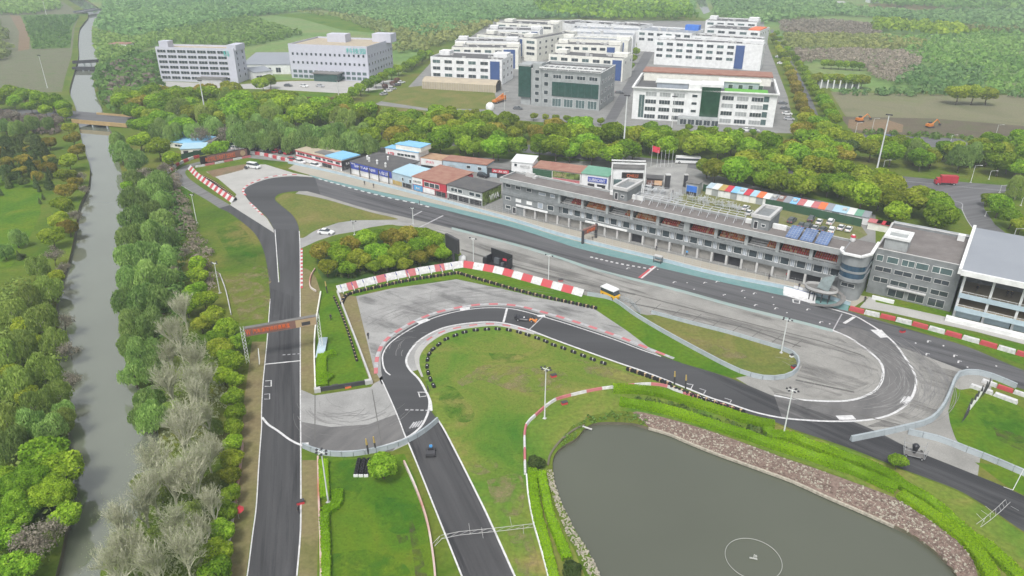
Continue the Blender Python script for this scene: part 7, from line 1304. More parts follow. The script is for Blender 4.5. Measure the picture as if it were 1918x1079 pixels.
# flag of the entrance
p = G(1219, 312); e = thing('flagpole', 'flagpole with large red flag at the entrance', 'flagpole', (p.x, p.y, 0), 0, 'flagpoles at the entrance'); MB().tube((0, 0, 0), (0, 0, 8.5), .08, .05, 6).build('pole', 'pole_white', e)
mb = MB(); mb.add([(x*.5, .15*math.sin(x*1.4), z-(x*.12)) for x in range(7) for z in (6.0, 8.3)], [(2*i, 2*i+1, 2*i+3, 2*i+2) for i in range(6)]); mb.build('flag_cloth', 'letter_red', e)
for i in range(5): p = G(1230+i*7, 313); e = thing('flagpole', 'bare flagpole, %s right of the red flag' % nth(i+1), 'flagpole', (p.x, p.y, 0), 0, 'flagpoles at the entrance'); MB().tube((0, 0, 0), (0, 0, 6.5), .07, .05, 6).build('pole', 'pole_white', e); MB().lathe((0, 0, 6.5), [(.1, 0), (.1, .15)], 6).build('finial', 'pole_white', e)

# truss arches lying across the lower lanes
def arch(label, px, zz, wires):
    e = thing('truss_gantry', label, 'gantry', (0, 0, 0), 0, 'thin truss gantries'); P = [G(x, y, z) for (x, y), z in zip(px, zz)]; mb = MB()
    for off in (-.35, .35):
        for a, b in zip(P, P[1:]):
            d = (b-a).normalized(); nrm = Vector((-d.y, d.x, 0))*off; mb.tube(a+nrm, b+nrm, .035, n=4)
    mb.build('rails', 'trim_grey', e); mb = MB()
    for a, b in zip(P, P[1:]):
        n = max(1, int((b-a).length/1.2)); d = (b-a).normalized(); nrm = Vector((-d.y, d.x, 0))*.35
        for i in range(n): q = a.lerp(b, i/n); r1 = a.lerp(b, (i+1)/n); mb.tube(q-nrm, r1+nrm, .02, n=3, cap=False)
    mb.build('lattice', 'trim_grey', e)
    for a, b in wires: MB().tube(G(*a, .1), G(*b, 1.6), .03, n=4).build('strut', 'trim_grey', e)
arch('thin white truss gantry across the return lane', [(812, 1021), (826, 1006), (860, 999), (930, 992), (1000, 984)], [0, .8, 1.2, 1.2, .9], [((881, 1000), (878, 980)), ((905, 1008), (902, 988)), ((958, 984), (955, 968)), ((981, 1000), (980, 982))])
arch('thin white truss gantry across the link lane', [(1832, 985), (1850, 972), (1870, 955), (1888, 938)], [0, .5, .8, .6], [((1845, 978), (1829, 962)), ((1855, 968), (1838, 956)), ((1862, 962), (1846, 948)), ((1893, 948), (1908, 956))])
e = thing('wire_pole', 'thin white pole with wires at the right edge', 'pole', (0, 0, 0)); MB().tube(G(1897, 918, 0), G(1918, 878, 3.5), .06, n=5).build('pole', 'pole_white', e); MB().tube(G(1897, 918, 0), G(1880, 912, .5), .04, n=4).build('brace', 'pole_white', e)

# fountain ring
c = G(1411, 1047, -.5); rr = (G(1465, 1059, -.5)-c).length; mb = MB(); N_ = 72
for i in range(N_): a, b = 2*math.pi*i/N_, 2*math.pi*(i+1)/N_; mb.tube((rr*math.cos(a), rr*math.sin(a), 0), (rr*math.cos(b), rr*math.sin(b), 0), .05, n=5, cap=False)
e = thing('fountain_ring', 'pale floating pipe ring with small nozzle in the pond', 'fountain', (c.x, c.y, -.45)); mb.build('pipe_ring', 'ring_grey', e); MB().tube((-.5, .2, 0), (.5, -.2, .1), .12, n=6).tube((0, 0, 0), (.1, .1, .7), .1, n=6).box(.3, .6, .2, .5, -.1, .2).build('nozzle', 'ring_grey', e)
p = G(1100, 802); e = thing('drain_pipe', 'short pale pipe at the pond edge', 'pipe', (p.x, p.y, .1), R(-25)); MB().tube((-.9, 0, 0), (.9, 0, -.1), .16, n=8).build('pipe', 'trim_grey', e)

# ------------------------------------------------------------------ vehicles
for nm, c in (('paint_white', (.70, .71, .71)), ('paint_black', (.025, .025, .03)), ('paint_grey', (.10, .11, .12)), ('paint_silver', (.42, .43, .45)), ('paint_red', (.42, .03, .05)), ('paint_orange', (.60, .20, .03)), ('paint_yellow', (.68, .38, .02)), ('paint_blue', (.04, .08, .20)), ('cloth_blue', (.08, .35, .70)), ('skin', (.45, .28, .19)), ('cloth_dark', (.04, .04, .05)), ('hair', (.02, .018, .015)), ('cloth_red', (.5, .04, .05))):
    mat(nm, c, rough=.35 if 'paint' in nm else .8, var=.04, spec=.5)
WH = {}
def wheel(e, x, y, r=.33, wd=.22):
    k = (r, wd)
    if k not in WH: WH[k] = MB().tube((0, -wd/2, 0), (0, wd/2, 0), r, n=14).mat(1).tube((0, -wd/2-.01, 0), (0, wd/2+.01, 0), r*.55, n=10).mesh('wheel', ['tyre', 'chrome_grey'])
    return link('wheel', WH[k], e, (x, y, r))
VEH = {}
def lofted(mb, sts):
    """stations (x, half width, z bottom, z top, top half width)"""
    vs = []; fs = []
    for x, wv, zb, zt, tw in sts: vs += [(x, -wv, zb), (x, -wv*1.0, (zb+zt)/2), (x, -tw, zt), (x, tw, zt), (x, wv, (zb+zt)/2), (x, wv, zb)]
    for i in range(len(sts)-1):
        for j in range(6): fs.append((i*6+j, i*6+(j+1) % 6, (i+1)*6+(j+1) % 6, (i+1)*6+j))
    fs += [tuple(range(5, -1, -1)), tuple((len(sts)-1)*6+j for j in range(6))]; mb.add(vs, fs); return mb
def car(loc, rz, label, paint='paint_white', kind='sedan', group=None, name='parked_car', cat='car', s=1.0):
    e = thing(name, label, cat, loc, rz, group); e.scale = (s, s, s); key = (kind, paint)
    if key not in VEH:
        if kind == 'sedan': body = lofted(MB(), [(-2.25, .70, .42, .78, .6), (-2.1, .84, .25, .95, .78), (-1.2, .88, .2, 1.0, .82), (.9, .88, .2, .98, .82), (1.9, .84, .24, .84, .74), (2.25, .66, .36, .66, .58)]); cab = lofted(MB(), [(-1.9, .74, .95, 1.0, .72), (-1.2, .76, .95, 1.42, .62), (.1, .76, .95, 1.46, .62), (1.05, .74, .93, .98, .70)]); roof = MB().box(-1.15, .1, -.6, .6, 1.44, 1.49, taper=.9)
        elif kind == 'suv': body = lofted(MB(), [(-2.3, .78, .45, 1.0, .72), (-2.2, .9, .3, 1.12, .84), (1.0, .92, .28, 1.1, .86), (2.1, .88, .3, .98, .8), (2.35, .72, .45, .8, .66)]); cab = lofted(MB(), [(-2.2, .80, 1.1, 1.2, .78), (-1.95, .8, 1.1, 1.68, .68), (.3, .8, 1.1, 1.70, .68), (1.15, .78, 1.08, 1.12, .74)]); roof = MB().box(-1.95, .3, -.66, .66, 1.69, 1.76, taper=.93)
        elif kind == 'van': body = lofted(MB(), [(-2.4, .86, .3, 1.2, .84), (1.7, .86, .28, 1.15, .84), (2.25, .82, .3, .95, .74), (2.4, .7, .4, .7, .66)]); cab = lofted(MB(), [(-2.4, .83, 1.2, 1.88, .74), (1.0, .83, 1.2, 1.92, .74), (1.85, .8, 1.12, 1.2, .76)]); roof = MB().box(-2.35, 1.0, -.76, .76, 1.9, 2.0, taper=.96)
        elif kind == 'pickup': body = lofted(MB(), [(-2.6, .82, .5, .95, .8), (-.6, .86, .4, .95, .82), (1.4, .86, .4, 1.0, .82), (2.3, .82, .4, .9, .76), (2.6, .7, .5, .7, .64)]); cab = lofted(MB(), [(-.7, .76, .98, 1.6, .66), (.6, .76, .98, 1.64, .66), (1.4, .74, .98, 1.04, .7)]); roof = MB().box(-.65, .6, -.64, .64, 1.62, 1.69, taper=.93)
        VEH[key] = (body.mesh('body', paint), cab.mesh('glasshouse', 'glass_dark'), roof.mesh('roof_panel', paint), MB().box(-.05, .05, -.16, .16, -.08, .08).mesh('headlight', 'lamp_glass'), MB().box(-.05, .05, -.14, .14, -.1, .1).mesh('tail_light', 'letter_red'))
    b, c_, r, hl, tl = VEH[key]; link('body', b, e); link('glasshouse', c_, e); link('roof_panel', r, e)
    xr = {'sedan': 1.35, 'suv': 1.42, 'van': 1.5, 'pickup': 1.6}[kind]
    for x in (-xr, xr):
        for y in (-.8, .8): wheel(e, x, y)
    fx = {'sedan': 2.16, 'suv': 2.26, 'van': 2.34, 'pickup': 2.52}[kind]
    for y in (-.55, .55): link('headlight', hl, e, (fx, y, .64)); link('tail_light', tl, e, (-fx-.04 if kind != 'suv' else -2.3, y, .78))
    return e
car(G(611, 438), R(-12), 'white car parked on the access road inside the circuit', 'paint_white', 'sedan', name='white_car', s=1.1); car(G(476, 315), R(-25), 'white van on the concrete pad by the first corner', 'paint_white', 'van', name='white_van', cat='van', s=1.15)
car(G(461, 316), R(-60), 'small dark buggy beside the white van', 'paint_black', 'sedan', name='small_buggy', cat='buggy', s=.6)
N1 = R(55)
for i, (x, y, c, k) in enumerate(((1483, 416, 'paint_grey', 'suv'), (1501, 424, 'paint_grey', 'sedan'), (1519, 413, 'paint_grey', 'suv'), (1513, 427, 'paint_grey', 'suv'), (1526, 430, 'paint_silver', 'sedan'), (1534, 418, 'paint_white', 'sedan'), (1541, 432, 'paint_grey', 'sedan'), (1555, 419, 'paint_white', 'suv'), (1557, 434, 'paint_white', 'suv'), (1575, 429, 'paint_white', 'sedan'), (1589, 432, 'paint_white', 'sedan'), (1396, 392, 'paint_white', 'sedan'), (1403, 401, 'paint_white', 'sedan'))):
    nm = {'paint_grey': 'dark grey', 'paint_silver': 'silver', 'paint_white': 'white'}[c]; car(G(x, y), N1+R(((i*37) % 11)-5), '%s %s, %s from the left on the grassy car park' % (nm, 'off-roader' if k == 'suv' else 'saloon', nth(i+3 if i < 11 else i-10)), c, k, 'cars parked behind the pit building')
for i in range(5): car(G(443+i*7.5, 279+i*.4), R(60), 'white car, %s from the left behind the hoarding' % nth(i+1), 'paint_white', 'suv', 'cars parked behind the hoarding')
for i in range(6): car(G(486+i*11, 281+i*1.5), R(58), '%s car, %s from the left beside the red banded workshop' % (('dark', 'white', 'dark', 'red', 'dark', 'red')[i], nth(i+1)), ('paint_grey', 'paint_white', 'paint_grey', 'paint_red', 'paint_black', 'paint_red')[i], 'sedan', 'cars by the red banded workshop')
for i, (x, y, c) in enumerate(((563, 306, 'paint_white'), (592, 313, 'paint_white'), (548, 303, 'paint_red'), (905, 332, 'paint_black'), (860, 330, 'paint_white'), (1124, 361, 'paint_white'), (1218, 357, 'paint_white'), (1666, 260, 'paint_blue'))):
    car(G(x, y), R(-35 if i != 7 else -10), '%s car %s' % (('white', 'white', 'red', 'black', 'white', 'white', 'white', 'dark blue')[i], ('before the left end of the red banded workshop', 'before the middle of the red banded workshop', 'left of the red banded workshop', 'behind the graffiti workshop', 'behind the brown roofed workshop', 'before the green roofed shop', 'beside the small dark kiosk', 'on the far road behind the mast')[i]), c, 'suv')
for i, (x, y) in enumerate(((727, 172), (735, 168), (744, 161), (752, 156), (719, 178), (540, 162), (570, 163), (600, 163), (1470, 205), (1474, 215), (1478, 225), (1466, 195), (1462, 120), (1458, 108), (1160, 175), (1400, 246), (1412, 247), (970, 205))):
    car(G(x, y), R(40+i*3 if i < 5 else -15), '%s car, %s from the left among those before offices and works' % (('white', 'silver', 'grey')[i % 3], nth(i+1)), ('paint_white', 'paint_silver', 'paint_grey')[i % 3], 'sedan', 'cars at the offices and works', s=1.15)
# bus with white roof and yellow side
p = G(1143, 557); e = thing('small_bus', 'yellow minibus with white roof beside the steel fence', 'bus', (p.x, p.y, 0), R(-48)); e.scale = (.95, 1.15, 1.15); lofted(MB(), [(-2.5, .95, .35, 1.3, .93), (2.0, .95, .35, 1.25, .93), (2.5, .85, .4, 1.0, .8)]).build('body', 'paint_yellow', e); lofted(MB(), [(-2.45, .92, 1.3, 2.1, .86), (1.7, .92, 1.28, 2.1, .86), (2.25, .88, 1.22, 1.4, .82)]).build('glasshouse', 'glass_dark', e); MB().box(-2.6, 1.9, -1.0, 1.0, 2.1, 2.35, taper=.93).build('roof_panel', 'paint_white', e)
for x in (-1.6, 1.5):
    for y in (-.85, .85): wheel(e, x, y, .4)
for y in (-.6, .6): link('headlight', MB().box(-.05, .05, -.15, .15, -.1, .1).mesh('headlight', 'lamp_glass'), e, (2.5, y, .75))
# stage truck
p = G(936, 503); e = thing('stage_truck', 'black stage trailer truck with open side and red mark', 'truck', (p.x, p.y, 0), R(-33)); MB().box(-3.4, 3.4, -1.1, 1.1, .8, 1.0).box(-3.4, 3.4, 1.0, 1.15, 1.0, 3.6).box(3.25, 3.4, -1.1, 1.0, 1.0, 3.6).box(-3.4, -3.25, -1.1, 1.0, 1.0, 3.4).build('box_body', 'paint_black', e); MB().hexa([(-3.4, .9, 3.5), (3.4, .9, 3.5), (3.4, 1.15, 3.6), (-3.4, 1.15, 3.6)], [(-3.4, .9, 5.0), (3.4, .9, 4.4), (3.4, 1.15, 4.4), (-3.4, 1.15, 5.0)]).build('raised_flap', 'paint_black', e)
MB().box(-2, -.4, .2, .9, 1, 2.6).box(.4, 1.2, -.2, .6, 1, 1.8).build('stage_gear', 'paint_grey', e); MB().box(.4, 1.6, .9, .98, 2.2, 2.8).build('logo', 'letter_red', e); lofted(MB(), [(-5.0, .95, .5, 2.0, .9), (-4.6, 1.05, .45, 2.6, .98), (-3.6, 1.05, .45, 2.7, .98)]).build('cab', 'paint_black', e); MB().box(-4.98, -4.62, -.8, .8, 1.6, 2.3).build('windscreen', 'glass_dark', e)
for x in (-4.2, 1.6, 2.6):
    for y in (-.95, .95): wheel(e, x, y, .48, .3)
# drift car on the loop
p = G(984, 600); e = thing('race_car', 'black open race car with orange nose on the loop', 'race car', (p.x, p.y, 0), R(-12)); lofted(MB(), [(-2.2, .6, .2, .75, .5), (-1.2, .8, .15, .75, .6), (.6, .7, .15, .65, .5), (1.0, .5, .15, .5, .4)]).build('body', 'paint_black', e); lofted(MB(), [(1.0, .5, .15, .5, .4), (1.8, .4, .15, .42, .3), (2.5, .25, .15, .3, .2)]).build('nose', 'paint_orange', e)
MB().box(-2.5, -2.1, -.85, .85, .95, 1.05).box(-2.4, -2.2, -.85, -.78, .5, .95).box(-2.4, -2.2, .78, .85, .5, .95).build('rear_wing', 'paint_black', e); MB().box(2.3, 2.7, -.85, .85, .15, .25).build('front_wing', 'paint_orange', e); MB().lathe((-.3, 0, .6), [(.18, 0), (.2, .15), (.1, .35)], 8).build('helmet', 'paint_white', e)
for x in (-1.6, 1.6):
    for y in (-.85, .85): wheel(e, x, y, .34, .3)
# red truck on the road
p = G(1770, 346); e = thing('red_truck', 'red box truck driving on the main road', 'truck', (p.x, p.y, 0), R(-188)); MB().box(-3.6, 2.0, -1.15, 1.15, 1.0, 3.5).build('box_body', 'paint_red', e); lofted(MB(), [(2.1, 1.05, .5, 2.6, 1.0), (3.2, 1.05, .5, 2.5, .95), (3.7, 1.0, .5, 1.5, .95)]).build('cab', 'paint_red', e); MB().box(3.2, 3.5, -.9, .9, 1.55, 2.3).build('windscreen', 'glass_dark', e)
for x in (-2.6, 2.8):
    for y in (-.95, .95): wheel(e, x, y, .5, .3)
# orange crane truck and white tank by the works, bus at the gate
p = G(934, 192); e = thing('crane_truck', 'orange crane truck by the glass cornered works', 'truck', (p.x, p.y, 0), R(60)); MB().box(-5, 4, -1.3, 1.3, 1, 2).build('bed', 'paint_orange', e); MB().box(4, 6, -1.3, 1.3, .8, 3.2, taper=.9).build('cab', 'paint_orange', e); MB().tube((-3, 0, 2.2), (5, 0, 4.0), .35, n=6).build('boom', 'paint_orange', e)
for x in (-3.5, -1.5, 4.5):
    for y in (-1.1, 1.1): wheel(e, x, y, .6, .35)
p = G(918, 204); e = thing('storage_tank', 'white domed tank at the edge of the workshop lawn', 'tank', (p.x, p.y, 0)); MB().lathe((0, 0, 0), [(2.2, 0), (2.3, 1), (2.1, 2.4), (1, 3.3)], 14).build('tank_body', 'trim_white', e, True); MB().lathe((0, 0, 3.3), [(.4, 0), (.4, .3)], 8).build('hatch', 'trim_grey', e)
p = G(1288, 306); e = thing('coach', 'white coach on the road outside the entrance', 'bus', (p.x, p.y, 0), R(-8)); MB().box(-5, 5, -1.2, 1.2, .4, 2.9, taper=.96).build('body', 'paint_white', e); MB().box(-4.8, 4.8, -1.23, 1.23, 1.5, 2.3).build('window_band', 'glass_dark', e)
for x in (-3.4, 3.4):
    for y in (-1.05, 1.05): wheel(e, x, y, .48, .3)
# excavators
def excavator(px, rz, label):
    p = G(*px); e = thing('excavator', label, 'excavator', (p.x, p.y, 0), rz, 'excavators in the open field'); e.scale = (.8, .8, .8)
    for y in (-1.3, 1.3): MB().box(-2.2, 2.2, y-.35, y+.35, 0, .9, taper=.85).build('track', 'steel_dark', e)
    MB().box(-2.2, 1.2, -1.4, 1.4, 1.0, 2.4).build('body', 'paint_orange', e); MB().box(-.4, 1.2, .1, 1.4, 2.4, 3.4, taper=.9).build('cab', 'glass_dark', e); MB().tube((1, -.3, 2), (4.4, -.3, 4.6), .32, n=6).build('boom', 'paint_orange', e); MB().tube((4.4, -.3, 4.6), (7.2, -.3, 2.0), .24, n=6).build('arm', 'paint_orange', e); MB().box(6.6, 8.0, -.9, .3, .9, 2.1, taper=.7).build('bucket', 'steel_dark', e)
excavator((1610, 228), R(15), 'orange excavator at the left of the open field'); excavator((1741, 239), R(20), 'orange excavator in the middle of the open field')
# cage trailer on link lane
p = G(1711, 852); e = thing('camera_rig', 'wire cage trailer with black dish on the link lane', 'camera rig', (p.x, p.y, 0), R(-25)); mb = MB()
for x in (-1.6, 1.6):
    for y in (-1.1, 1.1): mb.tube((x, y, .3), (x*1.1, y*1.1, 2.4), .05, n=4)
for z in (.4, 1.4): 
    for y in (-1.1, 1.1): mb.tube((-1.6, y, z), (1.6, y, z), .04, n=4)
    for x in (-1.6, 1.6): mb.tube((x, -1.1, z), (x, 1.1, z), .04, n=4)
mb.build('cage', 'chrome_grey', e); MB().box(-1.5, 1.5, -1, 1, .3, .4).build('platform', 'roof_grey', e); MB().lathe((0, 0, .5), [(.25, 0), (.5, 1.0), (.6, 1.5), (.3, 1.8)], 10).build('dish', 'paint_black', e, True)
for x in (-1.2, 1.2): wheel(e, x, -1.15, .25); wheel(e, x, 1.15, .25)
# cart on the return lane
p = G(807, 850); e = thing('utility_cart', 'dark utility cart with flat bed on the return lane', 'cart', (p.x, p.y, 0), R(95)); MB().box(-1.2, 1.1, -.75, .75, .35, .55).box(-1.2, -1.1, -.75, .75, .55, .95).build('bed', 'steel_dark', e); MB().box(.3, .8, -.5, .5, .55, .85).build('seat', 'paint_black', e); MB().tube((1.1, 0, .5), (.95, 0, 1.15), .05, n=5).build('steering', 'steel_dark', e)
for x in (-.8, .8):
    for y in (-.75, .75): wheel(e, x, y, .26, .2)
# scaffold piles behind the pit building
def scaffold(px, rz, label, wd=6, dp=4, hh=2.0, seed=1):
    p = G(*px); e = thing('scaffold_pile', label, 'scaffolding', (p.x, p.y, 0), rz, 'scaffolding stacked on the car park'); rr = random.Random(seed)
    for nm, n in (('upright_tubes', 22), ('lying_tubes', 26)):
        mb = MB()
        for _ in range(n):
            x, y = rr.uniform(-wd/2, wd/2), rr.uniform(-dp/2, dp/2)
            if nm[0] == 'u': mb.tube((x, y, 0), (x+rr.uniform(-.6, .6), y+rr.uniform(-.4, .4), hh*rr.uniform(.6, 1.2)), .06, n=4)
            else: a = rr.choice([0, 0, 1.57])+rr.uniform(-.2, .2); z = rr.uniform(.1, hh*.9); mb.tube((x, y, z), (x+math.cos(a)*2.4, y+math.sin(a)*2.0, z+rr.uniform(-.2, .3)), .06, n=4)
        mb.build(nm, 'truss_white', e)
for i, (x, y, w_, h_) in enumerate(((1206, 362, 5, 4), (1232, 362, 4, 2.4), (1262, 378, 4.5, 3.6), (1302, 377, 6, 2.4), (1328, 383, 6, 2.4), (1355, 389, 6, 2.4), (1378, 394, 4, 1.6))): scaffold((x, y), R(-32), 'pale scaffolding pile, %s from the left behind the pit building' % nth(i+1), w_, 4, h_, i)
# podium at the end of the pit lane
c = pw(101.6, -7.2); e = thing('podium', 'raised oval podium on black legs with tilted glass board', 'podium', c, PZ); e.scale = (.82, .82, .9); mb = MB(); n = 24
oval = [(4.6*math.cos(2*math.pi*i/n), 2.9*math.sin(2*math.pi*i/n)) for i in range(n)]; mb.prism(oval, 2.9, 3.3); mb.build('deck', 'roof_grey', e); mb = MB(); ribbon_mb([(x*1.02, y*1.02) for x, y in oval+oval[:1]], .12, 3.3, mb, z1=4.0); mb.build('balustrade', 'trim_grey', e)
for x, y in ((-2.6, -1.6), (-1.2, -1.9), (1.0, -2.0), (2.8, -1.4), (2.6, 1.6), (-2.4, 1.6)): link('leg', MB().box(-.14, .14, -.14, .14, 0, 2.9).mesh('leg', 'steel_dark'), e, (x, y, 0))
mb = MB(); mb.hexa([(-1.2, -.4, 3.6), (2.4, -1.2, 3.4), (2.4, -1.0, 3.4), (-1.2, -.2, 3.6)], [(-.4, .8, 6.2), (3.2, .6, 8.0), (3.2, .8, 8.0), (-.4, 1.0, 6.2)]); mb.build('glass_board', 'mirror_grey', e)
ramp_ = [(4.6+.0*i, 0) for i in range(1)]; mb = MB(); rp = [(4.4, 1.5, 3.1), (6.2, .8, 2.6), (6.8, -1.2, 2.1), (6.0, -3.4, 1.5), (4.0, -4.6, 1.0), (1.2, -4.9, .5), (-1.4, -4.6, .05)]
for a, b in zip(rp, rp[1:]): d = Vector((b[0]-a[0], b[1]-a[1], 0)).normalized(); nn = Vector((-d.y, d.x, 0))*.7; A_, B_ = Vector(a), Vector(b); mb.hexa([A_-nn-Vector((0, 0, .15)), B_-nn-Vector((0, 0, .15)), B_+nn-Vector((0, 0, .15)), A_+nn-Vector((0, 0, .15))], [A_-nn, B_-nn, B_+nn, A_+nn])
mb.build('ramp', 'roof_grey', e)
for i in range(4): p = G(1489+i*9, 549+i*2.4); e = thing('banner_flag', 'purple and white banner stand, %s from the left behind the white wall' % nth(i+1), 'banner', (p.x, p.y, 0), PZ, 'banner stands by the podium'); MB().box(-.5, .5, -.05, .05, .1, 2.0).build('banner_panel', 'banner_blue', e); MB().box(-.5, .5, -.08, -.06, 1.2, 2.0).build('banner_print', 'trim_white', e); MB().box(-.5, .5, -.3, .3, 0, .1).build('foot', 'steel_dark', e)
p = G(1232, 492); e = thing('timing_booth', 'small grey open booth on the pit wall', 'booth', (p.x, p.y, 0), PZ); MB().box(-1.2, 1.2, -.6, .6, 1.9, 2.1).build('roof', 'trim_grey', e)
for x in (-1.1, 1.1):
    for y in (-.5, .5): link('leg', MB().box(-.06, .06, -.06, .06, 0, 1.9).mesh('leg', 'steel_dark'), e, (x, y, 0))
MB().box(-1.1, 1.1, -.5, .5, .7, .85).build('counter', 'door_grey', e)
p = G(448, 972); e = thing('red_parasol', 'red parasol beside the weathered wall by the tree row', 'parasol', (p.x, p.y, 0)); MB().lathe((0, 0, 1.8), [(1.0, 0), (.5, .3), (.05, .5)], 8).build('canopy', 'cloth_red', e); MB().tube((0, 0, 0), (0, 0, 1.9), .03, n=5).build('pole', 'trim_grey', e)
for i, (x, y, c) in enumerate(((1037, 706, 'cloth_red'), (1057, 757, 'cloth_red'), (1487, 689, 'cloth_red'), (1050, 527, 'pink_paint'), (1690, 622, 'cloth_red'), (563, 943, 'cloth_red'), (1484, 668, 'trim_white'), (628, 726, 'trim_white'), (652, 726, 'orange_roof'))):
    p = G(x, y); e = thing('equipment_box', '%s equipment box %s' % (('red', 'long red', 'small red', 'pink', 'red', 'tiny red', 'white', 'white', 'orange')[i], ('on the loop island by the pole', 'at the striped pond wall', 'at the tip of the pocket island', 'behind the right lattice panels', 'on the straight by the hairpin', 'on the edge of the left straight', 'inside the tip of the pocket island', 'at the foot of the wedge lawn', 'beside the black wall of the wedge lawn')[i]), 'box', (p.x, p.y, 0), .4); MB().box(-.6, .6, -.35, .35, 0, .5, taper=.9).build('box_body', c, e); MB().box(-.62, .62, -.37, .37, .5, .6).build('lid', 'steel_dark', e)

# ------------------------------------------------------------------ people (small in the picture): one continuous skinned body, two poses
def body_mesh(sit=False, stride=.16):
    if not sit: J = {'pel': (0, 0, .95), 'che': (0, .02, 1.35), 'nek': (0, .02, 1.52), 'hed': (0, .0, 1.66), 'top': (0, 0, 1.76), 'sl': (-.19, .02, 1.43), 'el': (-.27, .0, 1.14), 'wl': (-.25, -.1, .9), 'hl': (-.24, -.13, .8), 'sr': (.19, .02, 1.43), 'er': (.27, .02, 1.14), 'wr': (.26, -.04, .9), 'hr': (.25, -.06, .8), 'pl': (-.1, 0, .9), 'kl': (-.11, -stride*.6, .5), 'al': (-.11, -stride*.4, .08), 'tl': (-.11, -stride-.1, .04), 'pr': (.1, 0, .9), 'kr': (.11, stride*.1, .5), 'ar': (.11, stride, .1), 'tr': (.11, stride-.14, .04)}
    else: J = {'pel': (0, 0, .5), 'che': (0, .06, .9), 'nek': (0, .04, 1.07), 'hed': (0, 0, 1.2), 'top': (0, 0, 1.3), 'sl': (-.19, .05, .98), 'el': (-.26, -.1, .75), 'wl': (-.18, -.33, .78), 'hl': (-.14, -.42, .8), 'sr': (.19, .05, .98), 'er': (.26, -.1, .75), 'wr': (.18, -.33, .78), 'hr': (.14, -.42, .8), 'pl': (-.1, -.02, .5), 'kl': (-.13, -.44, .52), 'al': (-.13, -.46, .1), 'tl': (-.13, -.62, .05), 'pr': (.1, -.02, .5), 'kr': (.13, -.44, .52), 'ar': (.13, -.46, .1), 'tr': (.13, -.62, .05)}
    Ed = [('pel', 'che'), ('che', 'nek'), ('nek', 'hed'), ('hed', 'top'), ('che', 'sl'), ('sl', 'el'), ('el', 'wl'), ('wl', 'hl'), ('che', 'sr'), ('sr', 'er'), ('er', 'wr'), ('wr', 'hr'), ('pel', 'pl'), ('pl', 'kl'), ('kl', 'al'), ('al', 'tl'), ('pel', 'pr'), ('pr', 'kr'), ('kr', 'ar'), ('ar', 'tr')]
    Rr = dict(pel=.14, che=.16, nek=.06, hed=.1, top=.08, sl=.07, el=.05, wl=.035, hl=.04, pl=.1, kl=.06, al=.045, tl=.04); ks = list(J)
    me = bpy.data.meshes.new('person'); me.from_pydata([J[k] for k in ks], [(ks.index(a), ks.index(b)) for a, b in Ed], []); o = bpy.data.objects.new('tmp', me); COL.objects.link(o); md = o.modifiers.new('s', 'SKIN')
    for i, k in enumerate(ks): q = Rr.get(k, Rr.get(k[:-1]+'l', .05)); sv_ = me.skin_vertices[0].data[i]; sv_.radius = (q*(1.15 if k == 'che' else 1), q*(.75 if k in ('che', 'pel') else 1)); sv_.use_root = (k == 'pel')
    o.modifiers.new('u', 'SUBSURF').levels = 1; dg = bpy.context.evaluated_depsgraph_get(); out = bpy.data.meshes.new_from_object(o.evaluated_get(dg)); bpy.data.objects.remove(o); return out
BODY = {}
def person(loc, rz, label, top='cloth_dark', legs='cloth_dark', sit=False, z=0):
    k = (top, legs, sit)
    if k not in BODY:
        me = body_mesh(sit).copy(); me.materials.clear()
        for m_ in (top, legs, 'skin', 'hair'): me.materials.append(MATS[m_])
        zt, zl = (1.54, .93) if not sit else (1.08, .56)
        for p_ in me.polygons:
            z_ = p_.center.z; x_ = abs(p_.center.x); p_.material_index = (3 if z_ > zt+.14 or (z_ > zt+.03 and p_.center.y > .03) else 2) if z_ > zt else ((1 if z_ < zl and x_ < .2 else (2 if x_ > .2 and z_ < zl-.03 and not sit else 0)) if not sit else (1 if z_ < zl or p_.center.y < -.1 and x_ < .16 and z_ < .65 else 0))
        me.polygons.foreach_set('use_smooth', [True]*len(me.polygons)); BODY[k] = me
    o = link('person', BODY[k], None, (loc[0], loc[1], z), rz); return tag(o, label, 'person')
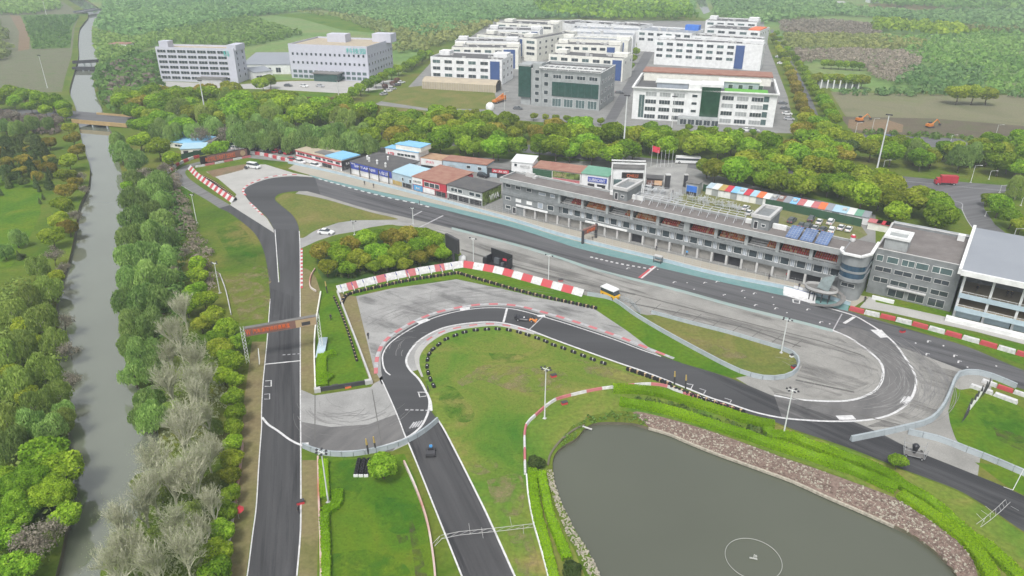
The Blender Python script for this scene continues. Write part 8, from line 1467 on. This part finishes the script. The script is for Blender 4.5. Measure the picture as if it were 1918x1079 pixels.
pl = [((700, 352), 'cloth_dark', 'person in dark clothes on the pit lane near the blue banner pillar'), ((1110, 452), 'cloth_dark', 'person beside the start gantry'), ((1440, 524), 'cloth_dark', 'person in dark clothes on the pit lane below the solar panels'), ((1062, 421), 'cloth_dark', 'person in dark clothes before the eighth garage'), ((1229, 470), 'cloth_dark', 'person in dark clothes on the pit lane behind the small booth'), ((1496, 541), 'cloth_dark', 'person in dark clothes behind the banner stands'), ((786, 384), 'cloth_dark', 'marshal in dark clothes at the pit wall by the white line'), ((683, 347), 'cloth_dark', 'person in dark clothes on the pit lane below the blue banner'), ((840, 379), 'cloth_dark', 'person in dark clothes by the graffiti workshop corner'),
      ((1619, 566), 'cloth_dark', 'person in dark clothes at the end of the pit lane'), ((1260, 364), 'cloth_dark', 'person in dark clothes inside the entrance'), ((1377, 476), 'cloth_red', 'person in red by the garages below the seats'), ((1473, 521), 'cloth_red', 'person in red before the right hand garages'), ((1134, 437), 'cloth_blue', 'person in blue by the garages near the start gantry'), ((1286, 479), 'cloth_blue', 'person in blue before the middle garages'),
      ((690, 635), 'cloth_dark', 'person in dark clothes at the left edge of the loop pad'), ((802, 735), 'cloth_dark', 'marshal standing on the inner line of the loop'), ((662, 422), 'cloth_dark', 'person in dark clothes on the access road'), ((560, 962), 'cloth_dark', 'person in dark clothes at the edge of the left straight'), ((620, 600), 'cloth_dark', 'person in dark clothes on the wedge lawn')]
for i, (px, c, lab) in enumerate(pl): person(G(*px), i*1.3, lab, c)
p = G(807, 848); person((p.x, p.y+.35), 0, 'person in a light blue shirt sitting on the cart', 'cloth_blue', 'cloth_dark', True, z=.38)
# people on the hall balconies
for i, (s_, t_) in enumerate(((133, 6.0), (139, 7.0), (139.8, 6.8))): c = pw(s_, t_); person(c, PZ, 'person in dark clothes on the upper balcony, %s from the left' % nth(i+1), z=5.8)

# ------------------------------------------------------------------ air
hz = MB().box(-2700, 2700, -300, 4300, -3.5, 100).mesh('haze', 'trim_white'); hm = bpy.data.materials.new('haze_air'); hm.use_nodes = True; n = hm.node_tree; n.nodes.clear(); oo = n.nodes.new('ShaderNodeOutputMaterial'); pv = n.nodes.new('ShaderNodeVolumePrincipled')
pv.inputs['Color'].default_value = (.82, .92, 1.0, 1); pv.inputs['Density'].default_value = .00029; pv.inputs['Anisotropy'].default_value = .0; n.links.new(pv.outputs[0], oo.inputs['Volume']); hz.materials.clear(); hz.materials.append(hm)
o = link('haze', hz); o['kind'] = 'stuff'; o['label'] = 'thin pale haze over the countryside'
